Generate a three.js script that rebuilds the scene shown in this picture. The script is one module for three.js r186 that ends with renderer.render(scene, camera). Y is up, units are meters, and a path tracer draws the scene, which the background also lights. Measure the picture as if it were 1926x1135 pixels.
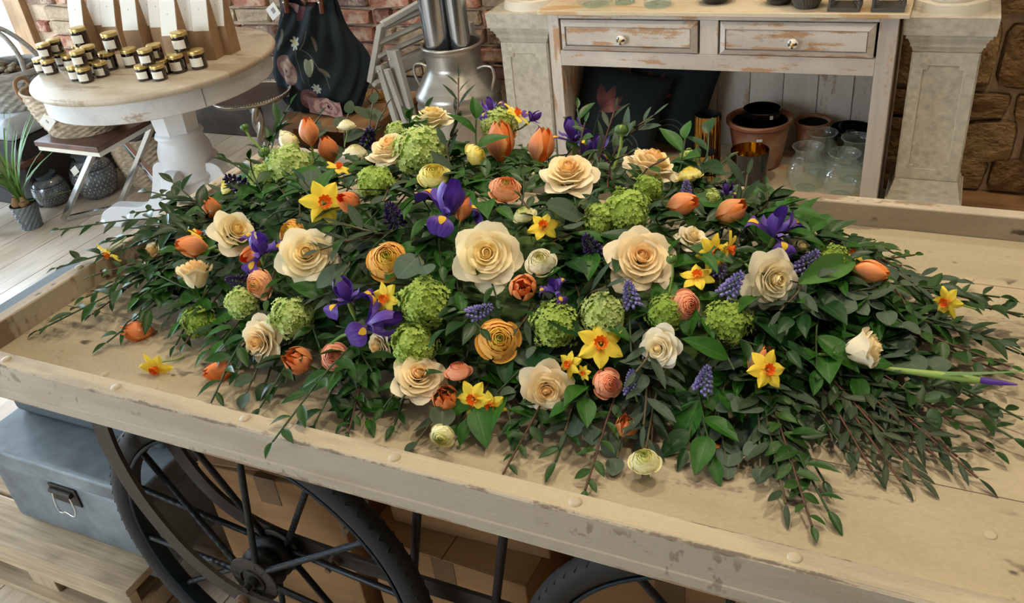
import * as THREE from 'three';
import { RoundedBoxGeometry } from 'three/addons/geometries/RoundedBoxGeometry.js';
import { mergeGeometries } from 'three/addons/utils/BufferGeometryUtils.js';
import { RectAreaLightUniformsLib } from 'three/addons/lights/RectAreaLightUniformsLib.js';

// ---------------------------------------------------------------- camera, sky, lights, exposure
const scene = new THREE.Scene();
const camera = new THREE.PerspectiveCamera(38.14, 1926 / 1135, 0.05, 60);
camera.position.set(0, 1.56, 0.686);
camera.up.set(-0.142, 0.842, -0.52);
camera.lookAt(-0.402, 1.56 - 0.529, 0.686 - 0.747);
const renderer = new THREE.WebGLRenderer({ antialias: true });
renderer.toneMapping = THREE.LinearToneMapping;
renderer.toneMappingExposure = 1.12;
renderer.shadowMap.enabled = true;
scene.background = new THREE.Color(0.80, 0.92, 1.0);
scene.backgroundIntensity = 6.0;
RectAreaLightUniformsLib.init();
function areaLight(name, w, h, pos, look, color, intensity) {
  const l = new THREE.RectAreaLight(color, intensity, w, h);
  l.name = name; l.position.set(...pos); l.lookAt(...look); scene.add(l);
  return l;
}
// daylight through the shop front behind the camera, and through the window of the back wall
areaLight('shopfront_daylight', 2.8, 1.7, [-3.4, 1.55, 2.55], [-3.0, 1.2, 0], new THREE.Color(0.86, 0.93, 1.0), 2.6);
areaLight('back_window_daylight', 1.3, 1.3, [-5.40, 1.25, -2.5], [-4.2, 0.8, -1.4], new THREE.Color(0.62, 0.82, 1.0), 12);
areaLight('side_window_daylight', 1.9, 1.5, [-6.32, 1.35, -0.5], [-4.0, 0.7, -0.6], new THREE.Color(0.60, 0.80, 1.0), 17);

// warm ceiling downlights over the cart, the sideboard and the round table (fittings are built with the ceiling)
const DOWN = [[0.15, -0.75, 1, 'over the right end of the cart'], [-0.75, -1.05, 1, 'over the middle of the cart'], [-1.65, -0.95, 0.6, 'over the left end of the cart'], [0.55, 0.35, 0.7, 'over the right front corner of the cart'], [-0.65, 0.3, 0.5, 'in front of the cart wheels'], [-0.2, -2.28, 0.6, 'over the right drawer of the sideboard'], [-1.0, -2.28, 0.6, 'over the left drawer of the sideboard'], [0.75, -2.1, 0.8, 'by the rubble stone wall'], [-2.3, -1.9, 0.6, 'between the round table and the velvet bag']];
for (const [x, z, k] of DOWN) {
  const l = new THREE.SpotLight(new THREE.Color(1.0, 0.85, 0.64), 4.2 * k, 0, 0.95, 0.7, 2); l.name = 'downlight_beam'; l.position.set(x, 2.575, z); l.target.position.set(x, 0, z); l.castShadow = true; l.shadow.radius = 2.5; scene.add(l, l.target);
}

// ---------------------------------------------------------------- helpers
let seed = 7;
const rnd = () => { seed = (seed + 0x6D2B79F5) | 0; let t = Math.imul(seed ^ (seed >>> 15), 1 | seed); t = (t + Math.imul(t ^ (t >>> 7), 61 | t)) ^ t; return ((t ^ (t >>> 14)) >>> 0) / 4294967296; };
const rr = (a, b) => a + (b - a) * rnd();
const V = (x, y, z) => new THREE.Vector3(x, y, z);
const PI = Math.PI, clamp = (x, a = 0, b = 1) => Math.min(b, Math.max(a, x)), mix = (a, b, t) => a + (b - a) * t, sst = (a, b, x) => { const t = clamp((x - a) / (b - a)); return t * t * (3 - 2 * t); };
const used = {};
const numbered = (n) => { const k = used[n] = (used[n] ?? -1) + 1; return k ? `${n}_${String(k).padStart(3, '0')}` : n; };
function thing(name, label, category, pos = [0, 0, 0], group) {
  const o = new THREE.Group(); o.name = numbered(name); o.position.set(...pos);
  o.userData = { label, category }; if (group) o.userData.group = group;
  scene.add(o); return o;
}
function part(name, geo, mat, parent, pos, rot) {
  const m = new THREE.Mesh(geo, mat); m.name = name; m.castShadow = m.receiveShadow = true;
  if (pos) m.position.set(...pos); if (rot) m.rotation.set(...rot);
  parent.add(m); return m;
}
function solo(name, label, category, geo, mat, pos, group) {
  const m = part(numbered(name), geo, mat, scene, pos);
  m.userData = { label, category }; if (group) m.userData.group = group; return m;
}
function struct(name, geo, mat, pos) { const m = part(name, geo, mat, scene, pos); m.userData = { kind: 'structure' }; return m; }
// hash / value noise (tileable)
function h2(x, y, s) { let h = Math.imul(x, 374761393) ^ Math.imul(y, 668265263) ^ Math.imul(s, 2147483647 ^ 0x5bd1e995); h = Math.imul(h ^ (h >>> 13), 1274126177); return ((h ^ (h >>> 16)) >>> 0) / 4294967296; }
function vn(u, v, nx, ny, s) {
  const x = u * nx, y = v * ny, xi = Math.floor(x), yi = Math.floor(y), fx = x - xi, fy = y - yi;
  const a = fx * fx * (3 - 2 * fx), b = fy * fy * (3 - 2 * fy), w = (i, j) => h2(((xi + i) % nx + nx) % nx, ((yi + j) % ny + ny) % ny, s);
  return mix(mix(w(0, 0), w(1, 0), a), mix(w(0, 1), w(1, 1), a), b);
}
const fbm = (u, v, nx, ny, s, o = 4) => { let t = 0, a = 0.5, n = 0; for (let i = 0; i < o; i++) { t += a * vn(u, v, nx, ny, s + i * 17); n += a; a *= 0.55; nx *= 2; ny *= 2; } return t / n; };
const hex = (c) => [(c >> 16 & 255) / 255, (c >> 8 & 255) / 255, (c & 255) / 255];
const lerp3 = (a, b, t) => [mix(a[0], b[0], t), mix(a[1], b[1], t), mix(a[2], b[2], t)];
function tex(w, h, fn, srgb = true) {
  const d = new Uint8Array(w * h * 4);
  for (let y = 0; y < h; y++) for (let x = 0; x < w; x++) {
    const c = fn(x / w, y / h), i = (y * w + x) * 4;
    if (typeof c === 'number') d[i] = d[i + 1] = d[i + 2] = clamp(c) * 255; else { d[i] = clamp(c[0]) * 255; d[i + 1] = clamp(c[1]) * 255; d[i + 2] = clamp(c[2]) * 255; }
    d[i + 3] = 255;
  }
  const t = new THREE.DataTexture(d, w, h); t.wrapS = t.wrapT = THREE.RepeatWrapping; t.magFilter = THREE.LinearFilter; t.minFilter = THREE.LinearMipmapLinearFilter; t.generateMipmaps = true;
  if (srgb) t.colorSpace = THREE.SRGBColorSpace; t.needsUpdate = true; return t;
}
// box-projected uv in metres (scale = repeats per metre); swap turns the grain
function boxUV(g, su = 1, sv = su, swap = false, off = 0) {
  g = g.index ? g.toNonIndexed() : g; const p = g.attributes.position, uv = new Float32Array(p.count * 2), a = V(), b = V(), c = V();
  for (let i = 0; i < p.count; i += 3) {
    a.fromBufferAttribute(p, i); b.fromBufferAttribute(p, i + 1); c.fromBufferAttribute(p, i + 2);
    const n = b.clone().sub(a).cross(c.clone().sub(a)); const ax = Math.abs(n.x), ay = Math.abs(n.y), az = Math.abs(n.z);
    [a, b, c].forEach((q, k) => { let u, v; if (ax > ay && ax > az) { u = q.z; v = q.y; } else if (ay > az) { u = q.x; v = q.z; } else { u = q.x; v = q.y; } if (swap) [u, v] = [v, u]; uv[(i + k) * 2] = u * su + off; uv[(i + k) * 2 + 1] = v * sv + off * 0.7; });
  }
  g.setAttribute('uv', new THREE.BufferAttribute(uv, 2)); return g;
}
const box = (w, h, d, r = 0.003, seg = 1) => new RoundedBoxGeometry(w, h, d, seg, Math.min(r, w / 2.01, h / 2.01, d / 2.01));
// a box between two corners
const box2 = (a, b, r = 0.002) => box(Math.abs(b[0] - a[0]), Math.abs(b[1] - a[1]), Math.abs(b[2] - a[2]), r).translate((a[0] + b[0]) / 2, (a[1] + b[1]) / 2, (a[2] + b[2]) / 2);
const lathe = (pts, seg = 32) => new THREE.LatheGeometry(pts.map((p) => new THREE.Vector2(p[0], p[1])), seg);
function rod(a, b, r, seg = 8, r2 = r) { const A = V(...a), B = V(...b), d = B.clone().sub(A), g = new THREE.CylinderGeometry(r2, r, d.length(), seg); g.applyQuaternion(new THREE.Quaternion().setFromUnitVectors(V(0, 1, 0), d.clone().normalize())); return g.translate((a[0] + b[0]) / 2, (a[1] + b[1]) / 2, (a[2] + b[2]) / 2); }
// rectangular bar between two points
function bar(a, b, w, t, up = [0, 1, 0]) { const A = V(...a), B = V(...b), d = B.clone().sub(A), L = d.length(); const z = d.clone().normalize(), x = V(...up).cross(z).normalize(), y = z.clone().cross(x); const g = box(w, t, L, 0.0015); g.applyMatrix4(new THREE.Matrix4().makeBasis(x, y, z)); return g.translate((a[0] + b[0]) / 2, (a[1] + b[1]) / 2, (a[2] + b[2]) / 2); }
const tube = (pts, r, seg = 24, rad = 8, closed = false) => new THREE.TubeGeometry(new THREE.CatmullRomCurve3(pts.map((p) => V(...p)), closed), seg, r, rad, closed);
const merge = (gs) => mergeGeometries(gs.map((g) => { const q = g.index ? g.toNonIndexed() : g; for (const k of Object.keys(q.attributes)) if (!['position', 'normal', 'uv'].includes(k)) q.deleteAttribute(k); return q; }));
// parametric surface
function surf(fn, nu, nv, closeU = false) {
  const pos = [], uv = [], idx = [];
  for (let j = 0; j <= nv; j++) for (let i = 0; i <= nu; i++) { const u = i / nu, v = j / nv; pos.push(...fn(u, v)); uv.push(u, v); }
  for (let j = 0; j < nv; j++) for (let i = 0; i < nu; i++) { const a = j * (nu + 1) + i, b = a + 1, c = a + nu + 1, d = c + 1; idx.push(a, b, c, b, d, c); }
  const g = new THREE.BufferGeometry(); g.setAttribute('position', new THREE.Float32BufferAttribute(pos, 3)); g.setAttribute('uv', new THREE.Float32BufferAttribute(uv, 2)); g.setIndex(idx); g.computeVertexNormals();
  if (closeU) { const n = g.attributes.normal; for (let j = 0; j <= nv; j++) { const a = j * (nu + 1), b = a + nu; const x = n.getX(a) + n.getX(b), y = n.getY(a) + n.getY(b), z = n.getZ(a) + n.getZ(b), l = Math.hypot(x, y, z) || 1; n.setXYZ(a, x / l, y / l, z / l); n.setXYZ(b, x / l, y / l, z / l); } }
  return g;
}
const M = (o) => new THREE.MeshStandardMaterial({ roughness: 0.7, ...o });
const MP = (o) => new THREE.MeshPhysicalMaterial({ roughness: 0.5, ...o });
const rgb = (r, g, b) => new THREE.Color().setRGB(r / 255, g / 255, b / 255, THREE.SRGBColorSpace);

// ---------------------------------------------------------------- materials
// chalky paint: streaked brush marks, patches rubbed through to what lies under it
function paintTexture(size, base, base2, under, amount, sx, sy, s, dark = 0, pu = 4, pv = 5) {
  const B = hex(base), B2 = hex(base2), U = hex(under);
  return tex(size, size, (u, v) => {
    const streak = fbm(u, v, sx, sy, s, 4), patch = fbm(u, v, pu, pv, s + 40, 4), fine = vn(u, v, size / 4, size / 2, s + 9);
    let c = lerp3(B, B2, sst(0.35, 0.68, fbm(u, v, 5, 9, s + 70, 4)));
    const rub = sst(1.02 - amount, 1.12 - amount, streak * 0.62 + patch * 0.5 + (fine - 0.5) * 0.1);
    c = lerp3(c, U, rub * 0.85);
    if (dark) { const k = sst(0.72, 0.82, fbm(u, v, 30, 60, s + 120, 3)) * sst(0.47, 0.6, patch); c = lerp3(c, [0.25, 0.21, 0.18], k * dark); }
    const g = 1 + (fine - 0.5) * 0.05 + (streak - 0.5) * 0.10; return [c[0] * g, c[1] * g, c[2] * g];
  });
}
const noiseTex = tex(512, 512, (u, v) => fbm(u, v, 8, 8, 3, 6), false);
const grainTex = tex(512, 512, (u, v) => fbm(u, v, 6, 90, 5, 4), false);
const T = {
  cart: paintTexture(1024, 0xb5a78b, 0xa99c82, 0x75695a, 0.335, 5, 34, 11, 0.85, 7, 9),
  cartFace: paintTexture(512, 0xb8ac99, 0xaa9e8d, 0x7d6a57, 0.385, 5, 30, 23, 0.9, 6, 9),
  cab: paintTexture(1024, 0xd3cbc0, 0xc2b9b0, 0xb08660, 0.388, 5, 48, 31, 0.15, 9, 17),
  rail: (() => { const B = hex(0xbcae93), F = hex(0xb0a492), B2 = hex(0xa79a86), W = hex(0x6a5b4c), R = hex(0x94765c); return tex(2048, 256, (u, v) => { const n = fbm(u, v, 64, 12, 141, 4), s = fbm(u, v, 14, 34, 142, 4), p = fbm(u, v, 9, 2, 143, 3), fine = vn(u, v, 700, 90, 144); let c = lerp3(v < 0.3 ? B : F, B2, sst(0.4, 0.7, fbm(u, v, 12, 4, 145, 4))); const edge = Math.exp(-(((v - 0.31) / 0.035) ** 2)) * 0.30 + Math.exp(-(((v - 0.99) / 0.05) ** 2)) * 0.26 + Math.exp(-((v / 0.03) ** 2)) * 0.2; const w = sst(0.66, 0.80, n * 0.45 + s * 0.3 + p * 0.32 - 0.08 + edge + (fine - 0.5) * 0.12); c = lerp3(c, v > 0.8 ? R : W, w * 0.85); const d = sst(0.62, 0.70, fbm(u, v, 160, 5, 146, 3)) * sst(0.55, 0.68, p) * sst(0.3, 0.45, v) * 0.5; c = lerp3(c, W, d); const g = 1 + (fine - 0.5) * 0.05; return [c[0] * g, c[1] * g, c[2] * g]; }); })(),
  cabTop: paintTexture(512, 0xd9cbb0, 0xd0bd9b, 0xc59a6b, 0.42, 3, 26, 37),
  table: paintTexture(512, 0xd2d0cd, 0xc3c1be, 0x9a8574, 0.37, 4, 24, 41, 0.3),
  tableTop: paintTexture(512, 0xc9bda8, 0xb9ab95, 0x9c8a73, 0.42, 4, 26, 43),
};
function woodTexture(size, a, b, c, s, ny = 26) { const A = hex(a), B = hex(b), C = hex(c); return tex(size, size, (u, v) => { const w = fbm(u, v, 3, ny, s, 5), q = fbm(u, v, 5, 5, s + 33, 3); let k = lerp3(A, B, sst(0.25, 0.75, w)); k = lerp3(k, C, sst(0.56, 0.78, q) * 0.7); const f = 1 + (vn(u, v, 12, size / 2, s + 3) - 0.5) * 0.16; return [k[0] * f, k[1] * f, k[2] * f]; }); }
const mat = {
  cart: M({ map: T.cart, roughness: 0.62, bumpMap: grainTex, bumpScale: 0.0006 }),
  cartFace: M({ map: T.cartFace, roughness: 0.7, bumpMap: grainTex, bumpScale: 0.0008 }),
  rail: M({ map: T.rail, roughness: 0.66, bumpMap: grainTex, bumpScale: 0.0006 }),
  bolt: M({ color: 0xb8ab92, roughness: 0.55, bumpMap: noiseTex, bumpScale: 0.0006 }),
  cab: M({ map: T.cab, roughness: 0.6, bumpMap: grainTex, bumpScale: 0.0006 }),
  cabTop: M({ map: T.cabTop, roughness: 0.5 }),
  cabIn: M({ map: paintTexture(512, 0xd0c9c0, 0xc0b8b0, 0xa08a74, 0.36, 4, 22, 51), roughness: 0.75 }),
  table: M({ map: T.table, roughness: 0.5, bumpMap: grainTex, bumpScale: 0.0005 }),
  tableTop: M({ map: T.tableTop, roughness: 0.45 }),
  tablePlain: M({ color: 0xd3d3d3, roughness: 0.45 }),
  ironDark: M({ color: 0x1d1c1b, roughness: 0.55, metalness: 0.35, bumpMap: noiseTex, bumpScale: 0.0008 }),
  ironBrown: M({ color: 0x3a342d, roughness: 0.6, metalness: 0.3, bumpMap: noiseTex, bumpScale: 0.001 }),
  rubber: M({ color: 0x1f1e1e, roughness: 0.75, bumpMap: noiseTex, bumpScale: 0.0006 }),
  rimBlue: M({ color: 0x20303c, roughness: 0.35, metalness: 0.6 }),
  rust: M({ color: 0x7a6350, roughness: 0.6, metalness: 0.5 }),
  trunk: M({ map: tex(512, 512, (u, v) => { const n = fbm(u, v, 5, 5, 61, 5), m = fbm(u, v, 22, 22, 62, 3); const k = 0.86 + (n - 0.5) * 0.5 + (m - 0.5) * 0.18; return [0.53 * k, 0.57 * k, 0.60 * k]; }), roughness: 0.5, metalness: 0.25, bumpMap: noiseTex, bumpScale: 0.0006 }),
  slate: M({ color: 0x515a61, roughness: 0.55, metalness: 0.2, bumpMap: noiseTex, bumpScale: 0.0008 }),
  pallet: M({ map: woodTexture(512, 0xb5a286, 0x9d8a70, 0x857660, 67), roughness: 0.85, bumpMap: grainTex, bumpScale: 0.0015 }),
  card: M({ map: tex(256, 256, (u, v) => { const k = 0.95 + (fbm(u, v, 3, 60, 71, 3) - 0.5) * 0.14; return [0.66 * k, 0.50 * k, 0.33 * k]; }), roughness: 0.85 }),
  tape: MP({ color: 0x7a5f42, roughness: 0.25 }),
  floor: [0, 1, 2].map((i) => M({ map: woodTexture(512, [0xc8b8a4, 0xc2b29e, 0xcfc0ad][i], [0xb8a894, 0xb3a38f, 0xc0b09c][i], 0xab9984, 80 + i, 20), roughness: 0.42 })),
  floorGap: M({ color: 0x5a4a3a, roughness: 0.9 }),
  mortar: M({ map: tex(512, 512, (u, v) => { const n = fbm(u, v, 7, 7, 91, 6), m = vn(u, v, 200, 200, 92); const c = lerp3(hex(0xb3967a), hex(0xd6bea0), n); const k = 0.92 + m * 0.14; return [c[0] * k, c[1] * k, c[2] * k]; }), roughness: 0.95, bumpMap: noiseTex, bumpScale: 0.012 }),
  plaster: M({ map: tex(512, 512, (u, v) => { const n = fbm(u, v, 5, 5, 95, 5), m = fbm(u, v, 16, 16, 96, 4); const c = lerp3(hex(0x4b4540), hex(0x6d655d), sst(0.3, 0.7, n * 0.7 + m * 0.3)); return c; }), roughness: 0.9, bumpMap: noiseTex, bumpScale: 0.006 }),
  white: M({ color: 0x9b9080, roughness: 0.9 }),
  oak: M({ map: woodTexture(512, 0xb48f66, 0x9f7b55, 0x8a6945, 99), roughness: 0.6 }),
  frameGrey: M({ color: 0x3f4a4f, roughness: 0.5 }),
  glassPane: MP({ color: 0xffffff, transmission: 1, roughness: 0.02, thickness: 0, ior: 1.45 }),
  stoneCast: M({ map: tex(512, 512, (u, v) => { const n = fbm(u, v, 5, 5, 101, 5), m = fbm(u, v, 40, 40, 102, 3), p = sst(0.66, 0.75, fbm(u, v, 24, 24, 104, 3)); let c = lerp3(hex(0xd4cebd), hex(0xc9c2b0), sst(0.3, 0.75, n)); c = lerp3(c, hex(0xa29a87), p * 0.35); const k = 0.94 + (m - 0.5) * 0.2; return [c[0] * k, c[1] * k, c[2] * k]; }), roughness: 0.85, bumpMap: noiseTex, bumpScale: 0.002 }),
  stoneWhite: M({ color: 0xe0d8c6, roughness: 0.75, bumpMap: noiseTex, bumpScale: 0.001 }),
  churn: M({ map: tex(512, 512, (u, v) => { const n = fbm(u, v, 7, 7, 111, 5), m = fbm(u, v, 4, 40, 112, 3); const k = 0.9 + (n - 0.5) * 0.34 + (m - 0.5) * 0.12; return [0.74 * k, 0.72 * k, 0.68 * k]; }), roughness: 0.34, metalness: 0.8, bumpMap: noiseTex, bumpScale: 0.0008 }),
  zinc: M({ map: tex(256, 256, (u, v) => { const k = 0.88 + (fbm(u, v, 9, 9, 115, 5) - 0.5) * 0.3; return [0.80 * k, 0.82 * k, 0.84 * k]; }), roughness: 0.2, metalness: 0.95 }),
  greyPaint: M({ color: 0xa9a69d, roughness: 0.55 }),
  chrome: M({ color: 0xd8dde0, roughness: 0.12, metalness: 1 }),
  silver: M({ color: 0xc9c3b6, roughness: 0.28, metalness: 0.95 }),
  trayDark: M({ color: 0x241b17, roughness: 0.3 }),
  rosewood: M({ map: woodTexture(512, 0x6e4a39, 0x4f3328, 0x3b251d, 121), roughness: 0.35 }),
  creamPaint: M({ color: 0xd9d3c2, roughness: 0.5 }),
  plank: M({ map: woodTexture(512, 0xa47c52, 0x8a6540, 0x6e4e30, 125), roughness: 0.7, bumpMap: grainTex, bumpScale: 0.001 }),
  brass: M({ color: 0xc9a45a, roughness: 0.3, metalness: 0.9 }),
  jarGlass: MP({ color: 0x24130a, roughness: 0.08, clearcoat: 1, clearcoatRoughness: 0.03 }),
  lidGold: M({ color: 0xd8bd78, roughness: 0.32, metalness: 0.75 }),
  paper: M({ color: 0xe8e4da, roughness: 0.8 }),
  kraft: M({ map: tex(256, 256, (u, v) => { const k = 0.97 + (fbm(u, v, 30, 30, 131, 3) - 0.5) * 0.12; return [0.66 * k, 0.53 * k, 0.40 * k]; }), roughness: 0.85 }),
  glassSmoke: MP({ color: 0x5b666b, roughness: 0.08, metalness: 0.2, clearcoat: 1 }),
  clearGlass: MP({ color: 0xeef6f4, transmission: 0.93, roughness: 0.03, thickness: 0.0, ior: 1.52, clearcoat: 1, clearcoatRoughness: 0.02 }),
  blackGlass: MP({ color: 0x07090a, roughness: 0.06, clearcoat: 0.4, clearcoatRoughness: 0.02 }),
  goldMirror: M({ color: 0xe0bd62, roughness: 0.1, metalness: 1 }),
  blackIn: M({ color: 0x0a0908, roughness: 0.7 }),
  ceramicWhite: MP({ color: 0xe9e5da, roughness: 0.2, clearcoat: 0.6 }),
  greyIron: M({ color: 0x5c5a54, roughness: 0.6, metalness: 0.3 }),
};
// ---------------------------------------------------------------- the room
const WZ = -2.66, XL = -6.5, XR = 1.9, ZF = 2.7, CEIL = 2.6;
{
  struct('floor', box2([XL - 0.1, -0.12, WZ - 0.2], [XR + 0.1, -0.012, ZF + 0.15], 0.001), mat.floorGap);
  const fl = scene.getObjectByName('floor');
  const pw = 0.186, gs = [0, 1, 2].map((i) => boxUV(box2([0, -0.012, WZ], [pw - 0.003, 0, ZF], 0.0012), 0.8, 0.8, true, i * 0.37));
  for (let i = 0, x = XL; x < XR - 0.1; i++, x += pw) part('floorboard', gs[i % 3], mat.floor[(i * 7) % 3], fl, [x, 0, 0]);
  struct('ceiling', box2([XL - 0.1, CEIL, WZ - 0.2], [XR + 0.1, CEIL + 0.12, ZF + 0.15], 0.001), mat.white);
  // back wall: mortar bed with a window opening at its left end
  const wx0 = -6.25, wx1 = -4.72, wy0 = 0.28, wy1 = 2.2, B = (a, b) => boxUV(box2(a, b, 0.001), 1);
  const bw = struct('wall_back', merge([B([wx1, 0, WZ - 0.2], [XR, CEIL, WZ]), B([XL, 0, WZ - 0.2], [wx0, CEIL, WZ]), B([wx0, 0, WZ - 0.2], [wx1, wy0, WZ]), B([wx0, wy1, WZ - 0.2], [wx1, CEIL, WZ])]), mat.mortar);
  struct('wall_right', B([XR, 0, WZ - 0.2], [XR + 0.12, CEIL, ZF + 0.12]), mat.white);
  // left wall with a side window, front wall with the shop window
  struct('wall_left', merge([B([XL - 0.12, 0, WZ - 0.2], [XL, CEIL, -1.55]), B([XL - 0.12, 0, 0.55], [XL, CEIL, ZF + 0.12]), B([XL - 0.12, 0, -1.55], [XL, 0.5, 0.55]), B([XL - 0.12, 2.2, -1.55], [XL, CEIL, 0.55])]), mat.white);
  struct('wall_front', merge([B([XL, 0, ZF], [-4.8, CEIL, ZF + 0.12]), B([-1.9, 0, ZF], [XR, CEIL, ZF + 0.12]), B([-4.8, 0, ZF], [-1.9, 0.6, ZF + 0.12]), B([-4.8, 2.45, ZF], [-1.9, CEIL, ZF + 0.12])]), mat.white);
  const win = (name, a, b, along, n) => {
    const [x0, y0, z0] = a, [x1, y1, z1] = b, w = along === 'x' ? x1 - x0 : z1 - z0;
    const g = along === 'x' ? box2([x0, y0, z0], [x1, y1, z0 + 0.006]) : box2([x0, y0, z0], [x0 + 0.006, y1, z1]);
    const o = struct(name, g, mat.glassPane);
    for (let i = 0; i <= n; i++) { const t = w * i / n; part('mullion', along === 'x' ? box2([x0 + t - 0.025, y0, z0 - 0.03], [x0 + t + 0.025, y1, z0 + 0.04]) : box2([x0 - 0.03, y0, z0 + t - 0.025], [x0 + 0.04, y1, z0 + t + 0.025]), mat.frameGrey, o); }
    for (const y of [y0 + 0.025, y0 + (y1 - y0) * 0.66, y1 - 0.025]) part('glazing_bar', along === 'x' ? box2([x0, y - 0.02, z0 - 0.025], [x1, y + 0.02, z0 + 0.035]) : box2([x0 - 0.025, y - 0.02, z0], [x0 + 0.035, y + 0.02, z1]), mat.frameGrey, o);
    return o;
  };
  win('window_1', [wx0, wy0, WZ - 0.12], [wx1, wy1, WZ - 0.12], 'x', 2);
  win('window_2', [XL - 0.07, 0.5, -1.55], [XL - 0.07, 2.2, 0.55], 'z', 3);
  win('window_3', [-4.8, 0.6, ZF + 0.05], [-1.9, 2.45, ZF + 0.05], 'x', 3);
  struct('trim_1', boxUV(merge([box2([wx1 - 0.005, wy0 - 0.03, WZ - 0.19], [wx1 + 0.13, wy1 + 0.1, WZ + 0.045]), box2([wx0, wy0 - 0.06, WZ - 0.1], [wx1 + 0.13, wy0, WZ + 0.12])]), 1, 1, true), mat.oak);
  // low dark render in the corner behind the round table, and the stone plinth strip by the right pillar
  struct('trim_2', boxUV(box2([-4.7, 0, WZ], [-2.05, 0.36, WZ + 0.03], 0.008), 1), mat.plaster);
  struct('baseboard_back', boxUV(box2([-0.06, 0, WZ], [XR, 0.022, WZ + 0.14], 0.003), 1), mat.plank);
  for (const [x, z, , w] of DOWN) { const o = thing('ceiling_downlight', `round warm ceiling downlight ${w}`, 'ceiling light', [x, CEIL, z], 'ceiling downlights'); part('trim_ring', new THREE.TorusGeometry(0.045, 0.006, 8, 32).rotateX(PI / 2), mat.creamPaint, o, [0, -0.006, 0]); part('lamp_face', new THREE.CylinderGeometry(0.04, 0.04, 0.004, 24), M({ color: 0xfff0d0, emissive: new THREE.Color(1, 0.8, 0.5), emissiveIntensity: 3 }), o, [0, -0.004, 0]); }
  // bricks of the left part, course by course
  const bricks = [];
  const brickGeo = (w, h, d, s) => { const g = box(w, h, d, 0.011, 1).toNonIndexed(); const p = g.attributes.position; for (let i = 0; i < p.count; i++) { const x = p.getX(i), y = p.getY(i), z = p.getZ(i), q = (k) => (h2(Math.round(x * 90), Math.round(y * 120) + k * 7, s + Math.round(z * 30)) - 0.5) * 0.009; p.setXYZ(i, x + q(1), y + q(2), z + q(3)); } g.computeVertexNormals(); return boxUV(g, 3); };
  const bm = [[0x9c5f4a, 0x7d4a3c], [0xb3785c, 0x95604a], [0xb79d80, 0x998266], [0x8a6a58, 0x6d5346], [0xa8876b, 0x8b6d57]].map(([a, b], i) => M({ map: tex(128, 128, (u, v) => { const c = lerp3(hex(a), hex(b), fbm(u, v, 5, 5, 200 + i, 4)), w = sst(0.62, 0.72, fbm(u, v, 7, 7, 230 + i, 4)), k = 0.9 + vn(u, v, 50, 50, 260 + i) * 0.2; const d = lerp3(c, hex(0xc6b296), w * 0.55); return [d[0] * k, d[1] * k, d[2] * k]; }), roughness: 0.92, bumpMap: noiseTex, bumpScale: 0.006 }));
  const full = [0, 1, 2, 3].map((i) => brickGeo(0.208, 0.062, 0.05, 300 + i * 9)), half = [0, 1, 2].map((i) => brickGeo(0.098, 0.062, 0.05, 350 + i * 9));
  const mixOf = [0, 1, 1, 2, 3, 0, 2, 4, 1];
  for (let row = 0, y = 0.40; y < 1.56; row++, y += 0.0765) {
    let x = -4.55 + (row % 2) * 0.11, k = row % 3;
    while (x < -1.32) {
      const hd = k % 3 === 2, w = hd ? 0.098 : 0.208; if (x + w > -1.3) break;
      part('brick', (hd ? half : full)[(k + row) % (hd ? 3 : 4)], bm[mixOf[(k * 5 + row * 4 + (k % 2)) % 9]], bw, [x + w / 2, y, WZ + 0.006 + rr(-0.006, 0.008)], [rr(-.02, .02), rr(-.02, .02), rr(-.02, .02)]);
      x += w + 0.013 + rnd() * 0.004; k++;
    }
  }
  // rubble stones of the right part
  const sm = [[0xa98b5e, 0x7d6343], [0xb39463, 0x8a6d47], [0x957349, 0x6c5234], [0x9c7a50, 0x745838]].map(([a, b], i) => M({ map: tex(128, 128, (u, v) => { const c = lerp3(hex(b), hex(a), fbm(u, v, 4, 5, 400 + i, 5)), k = 0.86 + fbm(u, v, 20, 34, 420 + i, 3) * 0.28; return [c[0] * k, c[1] * k, c[2] * k]; }), roughness: 0.93, bumpMap: noiseTex, bumpScale: 0.022 }));
  const stoneGeo = (s) => { const g = new THREE.BoxGeometry(1, 1, 1, 6, 5, 2), p = g.attributes.position; for (let i = 0; i < p.count; i++) { let x = p.getX(i) * 2, y = p.getY(i) * 2, z = p.getZ(i) * 2; const l = Math.pow(Math.abs(x) ** 8 + Math.abs(y) ** 8 + Math.abs(z) ** 5, 0.125) || 1; const q = (k, f) => vn(x * 0.13 + 0.5 + k, y * 0.13 + 0.5 + z * 0.05, f, f, s + k * 31) - 0.5; x = x / l + q(1, 9) * 0.2; y = y / l + q(2, 9) * 0.3; z = z / l * (1 + q(3, 23) * 0.7); p.setXYZ(i, x * 0.5, y * 0.5, z * 0.5); } g.computeVertexNormals(); return boxUV(g, 0.8); };
  const sg = [0, 1, 2, 3, 4].map((i) => stoneGeo(500 + i * 11));
  const rows = [[0.03, 0.13], [0.135, 0.16], [0.30, 0.10], [0.41, 0.24], [0.66, 0.15], [0.82, 0.20], [1.03, 0.17], [1.21, 0.14], [1.36, 0.2]];
  for (const [x0, x1] of [[-1.62, 1.7]]) rows.forEach(([y, h], r) => { let x = x0 + rr(0, 0.1); if (y > 0.39 && x < -1.3) x = -1.29 + rr(0, 0.03); while (x < x1 - 0.15) { const w = rr(0.13, 0.32); const m = part('stone', sg[Math.floor(rnd() * 5)], sm[Math.floor(rnd() * 4)], bw, [x + w / 2, y + h / 2, WZ + 0.005], [0, 0, rr(-.06, .06)]); m.scale.set(w * rr(0.88, 0.96), h * rr(0.88, 0.98), 0.05); x += w; } });
}
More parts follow.
